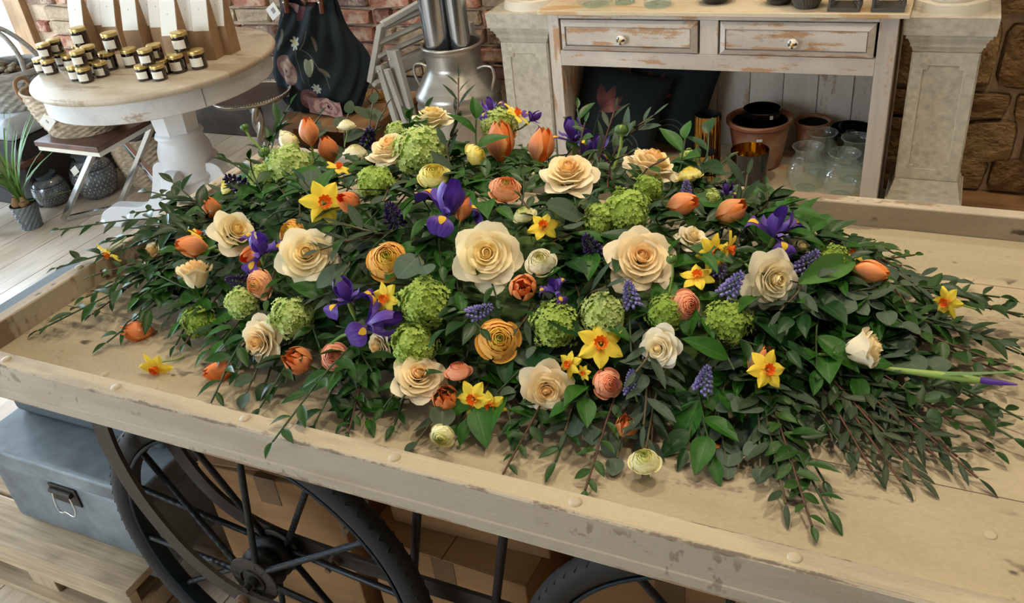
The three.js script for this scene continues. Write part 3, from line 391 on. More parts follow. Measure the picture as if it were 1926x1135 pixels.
  for (const [x, z, l, n] of [[0.015, -2.34, 'white octagonal statue base on the right stone pedestal', 8], [-1.39, -2.35, 'white statue base on the left stone pedestal', 24]]) { const o = thing('statue_base', l, 'ornament', [x, 0.766, z]); part('foot', new THREE.CylinderGeometry(0.105, 0.112, 0.03, n).rotateY(PI / 8), mat.stoneWhite, o, [0, 0.015, 0]); part('figure', lathe([[0.07, 0.03], [0.076, 0.045], [0.06, 0.06], [0.045, 0.1], [0.06, 0.2], [0.09, 0.32], [0.1, 0.34], [0.0, 0.34]], n * 2), mat.stoneWhite, o); }
}
// ---------------------------------------------------------------- milk churn, tall cans, folding chair
{
  const c = thing('milk_churn', 'old aluminium milk churn standing against the brick wall', 'churn', [-1.705, 0, -2.25]);
  part('body', lathe([[0, 0], [0.155, 0], [0.16, 0.01], [0.163, 0.02], [0.166, 0.40], [0.17, 0.405], [0.17, 0.415], [0.166, 0.42], [0.166, 0.44], [0.17, 0.445], [0.17, 0.458], [0.164, 0.47], [0.15, 0.492], [0.122, 0.54], [0.112, 0.556], [0.109, 0.57], [0.108, 0.63], [0.112, 0.64]], 64), mat.churn, c);
  part('rim', new THREE.TorusGeometry(0.116, 0.0065, 10, 64).rotateX(PI / 2), mat.churn, c, [0, 0.642, 0]); part('neck_inside', lathe([[0.11, 0.64], [0.104, 0.56], [0, 0.55]], 40), mat.churn, c);
  for (const s of [-1, 1]) part('handle', tube([[s * 0.155, 0.46, 0.02], [s * 0.178, 0.53, 0.02], [s * 0.17, 0.56, 0.02], [s * 0.14, 0.565, 0.02], [s * 0.112, 0.555, 0.02]], 0.006, 30), mat.churn, c);
  for (const [x, z, r, l, s] of [[-0.035, 0.04, 0.058, 'tall zinc can in the milk churn, the front left one', 0.2], [0.058, 0.032, 0.042, 'tall zinc can in the milk churn, the right one', 1], [0.0, -0.05, 0.05, 'tall zinc can at the back of the milk churn', 2]]) { const o = thing('zinc_can', l, 'can', [-1.705 + x, 0.551, -2.25 + z], 'zinc cans in the churn'); part('wall', lathe([[0, 0], [r * 0.86, 0], [r, 0.42], [r * 1.03, 0.425], [r * 0.98, 0.42], [r * 0.84, 0.01], [0, 0.01]], 40), mat.zinc, o); }
  const f = thing('folding_chair', 'grey painted folding slatted chair leaning beside the milk churn', 'chair', [-1.93, 0, -2.28]);
  const leg = (a, b, w, t) => part('leg', bar(a, b, w, t, [1, 0, 0.35]), mat.greyPaint, f);
  leg([0.03, 0.0, 0.05], [-0.01, 0.63, 0.09], 0.022, 0.062); leg([0.035, 0, 0.06], [-0.035, 0.56, 0.115], 0.016, 0.03); leg([-0.02, 0, 0.07], [-0.075, 0.57, 0.105], 0.016, 0.034); leg([0.2, 0, -0.25], [0.18, 0.66, -0.2], 0.022, 0.05);
  for (let i = 0; i < 5; i++) part('seat_slat', bar([-0.12 + i * 0.018, 0.49 + i * 0.055, 0.10 + 0.0 * i], [0.10 + i * 0.018, 0.55 + i * 0.055, -0.24], 0.018, i === 0 ? 0.05 : 0.04, [1, 0.6, 0.3]), mat.greyPaint, f);
  part('seat_rail', bar([-0.135, 0.5, 0.09], [-0.03, 0.73, 0.10], 0.022, 0.045, [0, 0, 1]), mat.greyPaint, f); part('seat_rail', bar([-0.03, 0.73, 0.10], [0.16, 0.82, -0.2], 0.03, 0.02, [0, 1, 0]), mat.greyPaint, f);
  part('cross_rail', bar([0.0, 0.56, 0.08], [0.17, 0.62, -0.2], 0.016, 0.03), mat.greyPaint, f);
  for (const [x, y] of [[-0.012, 0.60], [-0.04, 0.545], [-0.075, 0.55]]) part('rivet', new THREE.SphereGeometry(0.005, 10, 8), mat.silver, f, [x, y, 0.118]);
  solo('wall_cable', 'thin black cable hanging down the brick wall', 'cable', tube([[-2.15, 1.1, WZ + 0.045], [-2.12, 0.9, WZ + 0.045], [-2.05, 0.8, WZ + 0.046], [-2.0, 0.74, WZ + 0.05], [-1.97, 0.68, WZ + 0.05]], 0.003, 40), mat.blackIn);
}
// ---------------------------------------------------------------- plank bench, velvet bag, terrarium, silver stand
{
  const b = thing('plank_bench', 'rough brown wooden plank bench under the velvet bag', 'bench', [-2.36, 0, -2.40]);
  for (let i = 0; i < 3; i++) part('plank', boxUV(box(0.165, 0.03, 0.46, 0.004), 1, 1, true, i * 0.4), mat.plank, b, [-0.168 + i * 0.168, 0.285, 0]);
  for (const x of [-0.2, 0.2]) part('support', boxUV(box(0.05, 0.27, 0.42, 0.004), 1), mat.plank, b, [x, 0.135, 0]);
  const bagTex = canvasTex(1024, 1024, (g) => {
    g.fillStyle = '#0d1a1d'; g.fillRect(0, 0, 1024, 1024); g.lineCap = 'round';
    const blot = (x, y, r, c, e = 1, a = 0) => { g.save(); g.translate(x, y); g.rotate(a); g.scale(1, e); g.fillStyle = c; g.beginPath(); g.arc(0, 0, r, 0, 7); g.fill(); g.restore(); };
    const rose = (x, y, r, c1, c2) => { blot(x, y, r, c2, 1.08); for (let i = 0; i < 26; i++) { const t = i / 26, q = r * (0.78 - 0.62 * t), an = i * 2.4 + h2(i, 1, 3); g.globalAlpha = 0.8; blot(x + Math.cos(an) * q, y + Math.sin(an) * q * 1.05, r * (0.36 - 0.2 * t), i % 3 === 1 ? c2 : c1, 0.62, an + 1.57); } g.globalAlpha = 1; blot(x + r * 0.05, y, r * 0.1, '#2a1512'); };
    const stem = (pts, c, w) => { g.strokeStyle = c; g.lineWidth = w; g.beginPath(); g.moveTo(pts[0], pts[1]); g.quadraticCurveTo(pts[2], pts[3], pts[4], pts[5]); g.stroke(); };
    const daisy = (x, y, r) => { for (let i = 0; i < 7; i++) { const a = i / 7 * 6.28; blot(x + Math.cos(a) * r * 0.6, y + Math.sin(a) * r * 0.6, r * 0.42, '#aeb0a2', 0.55, a); } blot(x, y, r * 0.22, '#b5a24a'); };
    stem([430, 420, 420, 600, 470, 720], '#4b5240', 8); stem([480, 470, 620, 540, 700, 760], '#545a48', 8); stem([520, 680, 480, 800, 560, 900], '#3c4436', 8); stem([560, 330, 520, 420, 470, 470], '#5b5a4a', 7);
    for (const [x, y, a] of [[300, 380, 0.6], [270, 430, 0.8], [660, 640, -0.5], [600, 430, 0.2]]) blot(x, y, 60, '#5f5b50', 0.25, a + 1.2);
    rose(290, 640, 112, '#a5876f', '#7d5c50'); rose(470, 870, 90, '#8d6a63', '#6b484a'); daisy(415, 430, 50); daisy(560, 770, 44); daisy(680, 880, 26); daisy(220, 830, 34);
    for (const [x, y, a, c] of [[520, 600, -0.25, '#8d8f77'], [550, 600, 0.25, '#a2a389'], [535, 610, 0, '#767c64']]) blot(x, y, 62, c, 0.5, 1.57 + a);
    for (const [x, y, a, c] of [[450, 120, -0.3, '#73555a'], [490, 130, 0.2, '#8a6a6c'], [340, 160, 0, '#4d3438'], [520, 210, 0.9, '#5a2c36']]) blot(x, y, 75, c, 0.35, 1.4 + a);
  });
  const velvet = MP({ map: bagTex, roughness: 0.95, sheen: 0.15, sheenColor: new THREE.Color(0x2b4448), sheenRoughness: 0.45 });
  const bag = thing('velvet_tote', 'dark floral velvet tote bag with tied leather handles against the brick wall', 'bag', [-2.44, 0.3, -2.33]);
  // slouched pear-shaped bag: wide soft base, gathered top with two peaks
  part('body', surf((u, v) => { const a = u * PI * 2, cx = Math.cos(a), sz = Math.sin(a); const w = 0.245 * (0.62 + 0.48 * Math.sin(Math.min(1, v * 1.35 + 0.12) * PI * 0.62) - 0.52 * sst(0.3, 1, v)); const d = 0.075 * (1 - 0.55 * v) * (0.6 + 0.4 * sst(0, 0.12, v)); const fold = 0.011 * Math.sin(a * 7 + v * 5) * v + 0.012 * Math.sin(a * 3 - v * 9) * Math.sin(v * PI) + 0.006 * Math.sin(a * 13 + v * 17); const top = v > 0.9 ? (v - 0.9) * 0.35 * Math.cos(a * 2) : 0; return [cx * Math.pow(Math.abs(cx), -0.15) * (w + fold) + 0.035 * v - 0.0, v * 0.50 + top + 0.012 * cx * (1 - v), sz * (d + fold)]; }, 110, 40, true), velvet, bag);
  { const g = bag.children[0].geometry, q = g.attributes.position, a = g.attributes.uv; for (let i = 0; i < a.count; i++) a.setXY(i, q.getX(i) / 0.56 + 0.5, q.getY(i) / 0.54 * 0.95 + 0.03); }
  part('base', surf((u, v) => { const a = u * PI * 2; return [Math.cos(a) * 0.17 * v, 0.002, Math.sin(a) * 0.045 * v]; }, 30, 2), velvet, bag);
  const leather = M({ color: 0x6b3d20, roughness: 0.5 });
  for (const x of [-0.06, 0.12]) { const h = part('handle', tube([[x, 0.44, 0.035], [x + 0.01, 0.52, 0.04], [x + 0.0, 0.62, 0.02], [x - 0.03, 0.66, 0.0]], 0.011, 20), leather, bag); part('rivet', new THREE.SphereGeometry(0.006, 10, 8), mat.silver, h, [x + 0.006, 0.485, 0.05]); }
  const tg = part('price_tag', box(0.055, 0.055, 0.0015, 0.0004), mat.paper, bag, [-0.10, 0.455, 0.075], [-0.2, 0, 0.6]); part('tag_print', box(0.018, 0.022, 0.0006, 0.0002), M({ color: 0x8a8a86 }), tg, [0.004, 0.002, 0.001]);
  part('scarf', surf((u, v) => { const x = mix(-0.02, 0.155, u), y = 0.062 - 0.02 * u + (v - 0.5) * 0.075; return [x, y, 0.088 + 0.008 * Math.sin(u * 9) * (0.5 + v)]; }, 16, 5), M({ map: canvasTex(256, 128, (g) => { g.fillStyle = '#8d6a68'; g.fillRect(0, 0, 256, 128); for (let i = 0; i < 44; i++) { const t = i / 44, an = i * 2.4, q = 120 * (1 - t); g.globalAlpha = 0.7; g.fillStyle = i % 3 === 1 ? '#7d5a60' : '#c4a196'; g.save(); g.translate(150 + Math.cos(an) * q, 64 + Math.sin(an) * q * 0.6); g.rotate(an + 1.57); g.scale(1, 0.5); g.beginPath(); g.arc(0, 0, 34 - 22 * t, 0, 7); g.fill(); g.restore(); } g.globalAlpha = 1; g.fillStyle = '#2b1514'; g.beginPath(); g.arc(150, 60, 12, 0, 7); g.fill(); }), roughness: 0.9, side: THREE.DoubleSide }), bag);
  // geometric terrarium
  const t = thing('geometric_terrarium', 'brass wire geometric glass terrarium on the plank bench', 'terrarium', [-2.27, 0.301, -2.50]);
  const lo = [], up = [], w = 5; for (let i = 0; i < w; i++) { const a = i / w * PI * 2 + 0.5; lo.push([Math.cos(a) * 0.058, 0.004, Math.sin(a) * 0.058]); up.push([Math.cos(a + 0.63) * 0.078, 0.085, Math.sin(a + 0.63) * 0.078]); }
  const tp = [0, 0.175, 0], wires = []; for (let i = 0; i < w; i++) { const j = (i + 1) % w; wires.push(rod(lo[i], lo[j], 0.0022, 6), rod(lo[i], up[i], 0.0022, 6), rod(lo[j], up[i], 0.0022, 6), rod(up[i], up[j], 0.0022, 6), rod(up[i], tp, 0.0022, 6)); const f = new THREE.BufferGeometry(); f.setAttribute('position', new THREE.Float32BufferAttribute([...lo[i], ...lo[j], ...up[i], ...lo[j], ...up[i], ...up[j], ...up[i], ...up[j], ...tp], 3)); f.computeVertexNormals(); part('pane', f, mat.glassPane, t); }
  part('frame', merge(wires), mat.brass, t); part('base_dish', lathe([[0, 0.006], [0.045, 0.006], [0.05, 0.016], [0.046, 0.016], [0.042, 0.01], [0, 0.01]], 30), mat.brass, t);
  // silver stand with twisted stem
  const s = thing('silver_stand', 'small round side table with dark tray top and twisted silver stem', 'side table', [-2.70, 0, -2.17]);
  part('tray', lathe([[0, 0.418], [0.16, 0.418], [0.162, 0.42]], 56), mat.trayDark, s);
  const rim = part('rim', lathe([[0.0, 0.404], [0.15, 0.404], [0.168, 0.408], [0.176, 0.418], [0.174, 0.426], [0.166, 0.424], [0.160, 0.419]], 64), mat.silver, s);
  const beads = []; for (let i = 0; i < 90; i++) { const a = i / 90 * PI * 2; beads.push(new THREE.IcosahedronGeometry(0.0045, 0).translate(Math.cos(a) * 0.173, 0.426, Math.sin(a) * 0.173)); } const bd = part('beading', merge(beads), mat.silver, rim); bd.userData.kind = 'stuff';
  part('stem', surf((u, v) => { const a = u * PI * 2, r = 0.024 * (1 + 0.22 * Math.cos(a * 3 + v * 26)) * (1 + 0.5 * (v < 0.08 ? 0.08 - v : 0) * 8); return [Math.cos(a) * r, 0.02 + v * 0.386, Math.sin(a) * r]; }, 36, 90, true), mat.silver, s); part('foot', lathe([[0, 0.03], [0.03, 0.03], [0.05, 0.018], [0.11, 0.012], [0.115, 0.0], [0, 0]], 48), mat.silver, s);
}
// ---------------------------------------------------------------- round pedestal table with jars and gift bags
{
  const TX = -2.69, TZ = -1.71, TY = 0.72, R = 0.452;
  const t = thing('round_table', 'round whitewashed pedestal table with scrolled feet holding the jars', 'table', [TX, 0, TZ]);
  const topG = lathe([[0, TY], [R - 0.012, TY], [R - 0.003, TY - 0.004], [R, TY - 0.012], [R - 0.004, TY - 0.022], [R - 0.02, TY - 0.028], [0, TY - 0.028]], 96);
  { const p = topG.attributes.position, a = topG.attributes.uv; for (let i = 0; i < a.count; i++) a.setXY(i, p.getX(i) * 1.1, p.getZ(i) * 1.1); }
  part('top', topG, mat.tableTop, t);
  const ap = lathe([[R - 0.03, TY - 0.028], [R - 0.03, TY - 0.098], [R - 0.034, TY - 0.102], [R - 0.055, TY - 0.102], [R - 0.055, TY - 0.03]], 96); { const a = ap.attributes.uv; for (let i = 0; i < a.count; i++) a.setXY(i, a.getX(i) * 3, a.getY(i) * 0.2); }
  part('apron', ap, mat.table, t); for (const a of [1.12, 4.26]) part('apron_seam', box(0.0015, 0.066, 0.002, 0.0005), mat.ironBrown, t, [Math.sin(a) * (R - 0.0295), TY - 0.065, Math.cos(a) * (R - 0.0295)], [0, a, 0]);
  const oct = (r0, r1, y0, y1) => { const g = new THREE.CylinderGeometry(r1, r0, y1 - y0, 8).rotateY(PI / 8).toNonIndexed(); g.computeVertexNormals(); return g.translate(0, (y0 + y1) / 2, 0); };
  part('collar', merge([oct(0.086, 0.094, 0.44, 0.53), oct(0.07, 0.07, 0.53, 0.62)]), mat.tablePlain, t);
  part('column', lathe([[0.075, 0.445], [0.09, 0.436], [0.096, 0.424], [0.086, 0.412], [0.09, 0.40], [0.103, 0.37], [0.107, 0.34], [0.104, 0.31], [0.1, 0.285], [0.097, 0.275], [0.108, 0.266], [0.11, 0.252], [0.1, 0.24]], 48), mat.tablePlain, t);
  part('column_base', merge([oct(0.13, 0.1, 0.075, 0.248), oct(0.136, 0.136, 0.05, 0.075)]), mat.tablePlain, t);
  const s = new THREE.Shape(); s.moveTo(0.09, 0.30); s.quadraticCurveTo(0.13, 0.315, 0.155, 0.285); s.bezierCurveTo(0.19, 0.2, 0.21, 0.11, 0.30, 0.095); s.bezierCurveTo(0.38, 0.09, 0.42, 0.105, 0.46, 0.085); s.bezierCurveTo(0.505, 0.065, 0.53, 0.03, 0.515, 0.004); s.lineTo(0.43, 0.004); s.bezierCurveTo(0.41, 0.045, 0.34, 0.04, 0.28, 0.045); s.bezierCurveTo(0.2, 0.06, 0.16, 0.08, 0.09, 0.08);
  const fg = new THREE.ExtrudeGeometry(s, { depth: 0.05, bevelEnabled: true, bevelSize: 0.004, bevelThickness: 0.004, bevelSegments: 2, curveSegments: 14 }).translate(0, 0, -0.025);
  for (let i = 0; i < 4; i++) part('foot', fg, mat.tablePlain, t, [0, 0, 0], [0, PI / 2 * i + 0.16, 0]);
  // jars
  const mk = (r, h) => ({ glass: lathe([[0, 0], [r * 0.9, 0], [r, h * 0.05], [r, h * 0.76], [r * 0.93, h * 0.82], [r * 0.93, h * 0.84]], 32), lid: lathe([[r * 0.99, h * 0.8], [r * 1.0, h * 0.82], [r * 1.0, h * 0.96], [r * 0.96, h], [0, h]], 32), label: new THREE.CylinderGeometry(r * 1.012, r * 1.012, h * 0.46, 20, 1, true, -0.86, 1.72), mark: box(r * 0.09, r * 0.11, 0.0006, 0.0002), r, h });
  const small = mk(0.0258, 0.053), big = mk(0.0295, 0.066), lab = M({ color: 0xe6dfce, roughness: 0.75, side: THREE.DoubleSide }), ink = M({ color: 0xb4aea2 });
  const jar = (k, x, z, y, label) => { const o = thing('candle_jar', label, 'jar', [x, TY + y, z], 'amber candle jars on the round table'); part('glass', k.glass, mat.jarGlass, o); part('lid', k.lid, mat.lidGold, o); const l = part('label', k.label, lab, o, [0, k.h * 0.4, 0]); part('label_mark', k.mark, ink, l, [-k.r * 0.2, k.h * 0.1, k.r * 0.995], [0, -0.2, 0]); o.rotation.y = 0.32 + rr(-.12, .12); };
  jar(small, -3.085, -1.525, 0, 'small amber jar at the far left edge of the table'); jar(small, -3.022, -1.51, 0, 'small amber jar in front at the left of the table, second from the edge'); jar(small, -2.985, -1.575, 0, 'small amber jar behind the left pair, beside the tall stack');
  jar(small, -3.047, -1.535, 0.0532, 'small amber jar on top of the leftmost group, the front one'); jar(small, -3.055, -1.59, 0.0532, 'small amber jar on top of the leftmost group, the rear one'); jar(small, -3.07, -1.605, 0, 'small amber jar hidden at the back under the leftmost group');
  jar(big, -3.0, -1.65, 0, 'larger amber jar under the leftmost tall jar'); jar(big, -2.985, -1.655, 0.0662, 'larger amber jar on top of the leftmost stack');
  jar(small, -2.828, -1.462, 0, 'small amber jar in the second group, at its left'); jar(small, -2.764, -1.446, 0, 'small amber jar in the second group, at its front'); jar(small, -2.752, -1.51, 0, 'small amber jar in the second group, at its right'); jar(small, -2.82, -1.525, 0, 'small amber jar at the back of the second group');
  jar(small, -2.79, -1.468, 0.0532, 'small amber jar on top of the second group, the front one'); jar(small, -2.80, -1.525, 0.0532, 'small amber jar on top of the second group, the rear one');
  jar(big, -2.79, -1.585, 0, 'larger amber jar in the middle of the table, left of its pair'); jar(big, -2.725, -1.63, 0, 'larger amber jar in the middle of the table, right of its pair'); jar(big, -2.765, -1.605, 0.0662, 'larger amber jar on top of the middle pair');
  jar(small, -2.53, -1.498, 0, 'small amber jar in the right group, at its front left'); jar(small, -2.465, -1.507, 0, 'small amber jar in the right group, at its front right'); jar(small, -2.50, -1.562, 0, 'small amber jar at the back of the right group');
  jar(small, -2.505, -1.512, 0.0532, 'small amber jar on top of the right group, the front one'); jar(small, -2.515, -1.565, 0.0532, 'small amber jar on top of the right group, the rear one');
  jar(big, -2.455, -1.592, 0, 'larger amber jar at the right of the table, left of its pair'); jar(big, -2.405, -1.642, 0, 'larger amber jar at the right of the table, right of its pair'); jar(big, -2.45, -1.63, 0.0662, 'larger amber jar on top of the right pair');
  // wedge-shaped kraft gift bags with a white card
  const W = 0.072, D = 0.062, H = 0.225, bs = new THREE.Shape(); bs.moveTo(-D / 2, 0); bs.lineTo(D / 2, 0); bs.lineTo(D / 2 - 0.006, H * 0.46); bs.lineTo(-D / 2 + 0.014, H); bs.lineTo(-D / 2 + 0.006, H); bs.lineTo(-D / 2, H * 0.5);
  const bagG = boxUV(new THREE.ExtrudeGeometry(bs, { depth: W, bevelEnabled: false }).translate(0, 0, -W / 2).rotateY(-PI / 2), 4);
  const a0 = [D / 2 - 0.006, H * 0.46], a1 = [-D / 2 + 0.014, H], sl = Math.atan2(a0[0] - a1[0], a1[1] - a0[1]), LL = Math.hypot(a0[0] - a1[0], a1[1] - a0[1]);
  const cardG = box(W * 0.94, LL * 0.97, 0.0012, 0.0003), mk2 = box(0.004, 0.005, 0.0004, 0.0001), crease = box(0.0008, 0.0008, 0.0008, 0.0001);
  const gift = (x, z, label) => { const o = thing('gift_bag', label, 'gift bag', [x, TY, z], 'kraft gift bags on the round table'); part('bag', bagG, mat.kraft, o); const c = part('card', cardG, mat.paper, o, [0, (a0[1] + a1[1]) / 2, (a0[0] + a1[0]) / 2 + 0.0012], [-sl, 0, 0]); part('card_mark', mk2, ink, c, [0, LL * 0.1, 0.0007]); o.rotation.y = 0.14 + rr(-.04, .04); };
  const B = [[-3.03, -1.735, 'kraft gift bag with white card at the left end of the front row'], [-2.995, -1.80, 'kraft gift bag directly behind the leftmost one'], [-2.91, -1.785, 'kraft gift bag second from the left with bare kraft showing below its card'], [-2.875, -1.85, 'kraft gift bag behind the second from the left'], [-2.755, -1.745, 'kraft gift bag with white card behind the middle jar stack'], [-2.725, -1.81, 'kraft gift bag directly behind the middle one'], [-2.66, -1.79, 'kraft gift bag right of the middle one'], [-2.63, -1.855, 'kraft gift bag behind the one right of the middle'], [-2.505, -1.69, 'kraft gift bag with white card behind the right jar stack'], [-2.48, -1.755, 'kraft gift bag directly behind the one at the right jar stack'], [-2.415, -1.755, 'kraft gift bag at the right end of the front row'], [-2.395, -1.82, 'kraft gift bag at the right end of the back row']];
  for (const [x, z, l] of B) gift(x - 0.03, z, l);
  const v = thing('grey_vase', 'pale blue grey jug behind the gift bags at the table edge', 'jug', [-3.06, TY, -1.85]); part('body', lathe([[0, 0], [0.045, 0], [0.06, 0.04], [0.055, 0.1], [0.03, 0.14], [0.035, 0.155], [0.03, 0.155], [0, 0.1]], 32), M({ color: 0x9aa6b2, roughness: 0.4 }), v);
}
// ---------------------------------------------------------------- left corner: rosewood bench, baskets, lanterns, potted narcissus, window seat
function weave(rx0, rx1, h, n, rows, bump, sq = 1, bulge = 0) { return surf((u, v) => { const a = u * PI * 2, w = Math.sin(u * PI * n) * Math.sin(v * PI * rows) + 0.35 * Math.sin(v * PI * rows * 2); const r = mix(rx0, rx1, v) + bulge * Math.sin(v * PI) + bump * w; return [Math.cos(a) * r, v * h, Math.sin(a) * r * sq]; }, Math.min(160, n * 3), rows * 3, true); }
{
  const o = thing('rosewood_bench', 'low rosewood topped bench on slanted chrome legs by the round table', 'bench');
  // top: a slab given by its four corners
  const q = [[-3.26, -1.49], [-2.90, -1.485], [-2.93, -1.86], [-3.29, -1.865]], slab = (y0, y1, g) => { const s = new THREE.Shape(q.map(([x, z]) => { const cx = -3.095, cz = -1.675; return new THREE.Vector2(cx + (x - cx) * g, -(cz + (z - cz) * g)); })); return boxUV(new THREE.ExtrudeGeometry(s, { depth: y1 - y0, bevelEnabled: true, bevelSize: 0.002, bevelThickness: 0.002, bevelSegments: 1 }).rotateX(-PI / 2).translate(0, y0, 0), 1.3); };
  part('top', slab(0.418, 0.436, 1), mat.rosewood, o); part('under_frame', slab(0.398, 0.416, 0.97), mat.creamPaint, o);
  const L = (a, b) => part('leg', bar(a, b, 0.02, 0.026, [0, 0, 1]), mat.chrome, o);
  L([-2.97, 0.40, -1.515], [-3.435, 0.013, -1.595]); L([-2.96, 0.40, -1.83], [-3.262, 0.013, -1.76]); L([-3.24, 0.40, -1.83], [-2.93, 0.013, -1.80]);
  for (const [a, b] of [[[-3.435, 0.012, -1.595], [-3.262, 0.012, -1.76]], [[-3.262, 0.012, -1.76], [-2.93, 0.012, -1.80]]]) part('floor_rail', bar(a, b, 0.022, 0.02), mat.chrome, o);
  const straw = (a, b, s) => M({ map: tex(256, 256, (u, v) => { const c = lerp3(hex(a), hex(b), fbm(u, v, 40, 12, s, 3)); const k = 0.85 + 0.3 * vn(u, v, 90, 30, s + 5); return [c[0] * k, c[1] * k, c[2] * k]; }), roughness: 0.9 });
  const grass = straw(0xbcaa90, 0x9c8a70, 701), wick = straw(0xa9a49a, 0x86817a, 703), wickDark = straw(0x5f5a54, 0x454039, 705);
  const bk = thing('seagrass_basket', 'wide seagrass basket with rope handles standing on the rosewood bench', 'basket', [-3.135, 0.4385, -1.65]); bk.rotation.y = 0.3;
  part('wall', weave(0.145, 0.2, 0.185, 44, 20, 0.0035, 0.78, 0.012), grass, bk); part('inside', lathe([[0.195, 0.183], [0.14, 0.02], [0, 0.012]], 40).scale(1, 1, 0.78), straw(0x8d7454, 0x6d5840, 707), bk); part('rim', new THREE.TorusGeometry(0.201, 0.006, 8, 60).rotateX(PI / 2).scale(1, 1, 0.78), grass, bk, [0, 0.185, 0]);
  for (const s of [-1, 1]) part('handle', tube([[s * 0.185, 0.13, 0.045], [s * 0.208, 0.17, 0.045], [s * 0.215, 0.215, 0.03], [s * 0.215, 0.215, -0.03], [s * 0.208, 0.17, -0.045], [s * 0.185, 0.13, -0.045]], 0.008, 30), M({ color: 0x8f6b4b, roughness: 0.8 }), bk);
  { const tg = part('price_tag', box(0.055, 0.055, 0.0015, 0.0004), mat.paper, bk, [-0.045, 0.09, 0.153], [-0.3, -0.05, 0.75]); part('tag_print', box(0.008, 0.016, 0.0005, 0.0002), M({ color: 0xa8a29a }), tg, [0, 0, 0.001]); }
  const b2 = thing('floor_basket', 'round straw floor basket behind the table pedestal with grey wicker inside', 'basket', [-3.36, 0, -2.09]); part('wall', weave(0.12, 0.15, 0.24, 44, 22, 0.0035, 1, 0.02), grass, b2); part('wicker_insert', weave(0.135, 0.155, 0.09, 36, 8, 0.006), wickDark, b2, [0, 0.2, 0]); part('base', lathe([[0, 0.01], [0.12, 0.01]], 30), grass, b2);
  const b3 = thing('wicker_basket', 'grey wicker basket with tall hooped handle on the window seat', 'basket', [-3.80, 0.433, -1.86]); part('wall', weave(0.16, 0.20, 0.16, 40, 10, 0.007, 0.8, 0.01), wick, b3); part('rim', tube(Array.from({ length: 24 }, (_, i) => { const a = i / 24 * PI * 2; return [Math.cos(a) * 0.205, 0.165 + 0.004 * Math.sin(a * 12), Math.sin(a) * 0.165]; }), 0.014, 90, 8, true), wick, b3); part('inside', lathe([[0.19, 0.15], [0.15, 0.08], [0, 0.07]], 32).scale(1, 1, 0.8), wickDark, b3); part('base', lathe([[0, 0.004], [0.16, 0.004]], 30).scale(1, 1, 0.8), wick, b3);
  for (const x of [-0.07, 0.05]) part('handle', tube([[-0.17 + x * 0.4, 0.15, x], [-0.15, 0.27, x * 0.6], [-0.04, 0.345, x * 0.3], [0.08, 0.325, x * 0.3], [0.165, 0.24, x * 0.6], [0.19, 0.15, x]], 0.011, 40), wick, b3);
  { const d = []; for (let i = 0; i < 70; i++) { const a = rr(0, 6.28), r = Math.sqrt(rnd()) * 0.15; d.push(new THREE.SphereGeometry(rr(0.012, 0.022), 6, 4).scale(1, 0.6, 1.4).rotateY(rr(0, 6)).rotateX(rr(-.6, .6)).translate(Math.cos(a) * r, 0.12 + rr(0, 0.035) + 0.04 * (1 - r / 0.15), Math.sin(a) * r * 0.8)); } const m = solo('dried_flower_heads', 'dried brown flower heads heaped in the hooped wicker basket', 'dried flowers', merge(d), straw(0x8b7a5c, 0x5f5140, 709), [-3.80, 0.433, -1.86]); m.userData.kind = 'stuff'; }
  const st = thing('window_seat', 'pale grey blue upholstered seat below the window with dark base', 'seat', [-4.15, 0, -1.95]); part('cushion', box(1.0, 0.1, 0.6, 0.03, 3), M({ color: 0xb9bfc6, roughness: 0.85 }), st, [0, 0.383, 0]); part('base', box(0.96, 0.33, 0.56, 0.01), M({ color: 0x2c2825, roughness: 0.7 }), st, [0, 0.1655, 0]);
  const lt = thing('dark_low_table', 'dark brown low plank table behind the potted narcissus', 'table', [-3.86, 0, -1.56]); part('top', boxUV(box(0.42, 0.025, 0.42, 0.003), 1.2), mat.rosewood, lt, [0, 0.2225, 0]); for (const x of [-0.17, 0.17]) for (const z of [-0.17, 0.17]) part('leg', box(0.035, 0.21, 0.035, 0.003), mat.rosewood, lt, [x, 0.105, z]);
  // patterned smoked glass lanterns
  const mos = (w, h) => tex(256, 128, (u, v) => { const x = (u * w) % 1 - 0.5, y = (v * h) % 1 - 0.5, k = (Math.floor(u * w) + Math.floor(v * h)) % 2; const d = Math.hypot(x, y), line = v * h % 1 < 0.08 ? 1 : 0; const on = d < 0.34 ? 1 : 0; const n = h2(Math.floor(u * w), Math.floor(v * h), 5); return lerp3([0.30 + n * 0.08, 0.32 + n * 0.08, 0.34 + n * 0.07], [0.62 + n * 0.25, 0.64 + n * 0.22, 0.65 + n * 0.2], clamp(on * (0.2 + 0.5 * k) + line * 0.3)); });
  for (const [x, z, r, h, w, l] of [[-3.655, -1.735, 0.083, 0.15, 34, 'squat patterned grey glass lantern, the smaller left one under the bench'], [-3.50, -1.865, 0.104, 0.21, 26, 'squat patterned grey glass lantern, the larger right one under the bench']]) { const L2 = thing('glass_lantern', l, 'lantern', [x, 0, z], 'patterned glass lanterns on the floor'); part('body', lathe([[0, 0], [r * 0.62, 0], [r * 0.86, h * 0.14], [r, h * 0.42], [r * 0.94, h * 0.66], [r * 0.7, h * 0.84], [r * 0.55, h * 0.88]], 48), MP({ map: mos(w * 2, 22), roughness: 0.22, metalness: 0.35, clearcoat: 0.6, bumpMap: noiseTex, bumpScale: 0.001 }), L2); part('collar', lathe([[r * 0.5, h * 0.86], [r * 0.5, h * 0.95], [r * 0.62, h], [r * 0.56, h], [r * 0.44, h * 0.93], [0, h * 0.9]], 40), mat.slate, L2); part('wire', new THREE.TorusGeometry(r * 0.9, 0.002, 6, 40).rotateX(PI / 2), mat.ironDark, L2, [0, h * 0.7, 0]); }
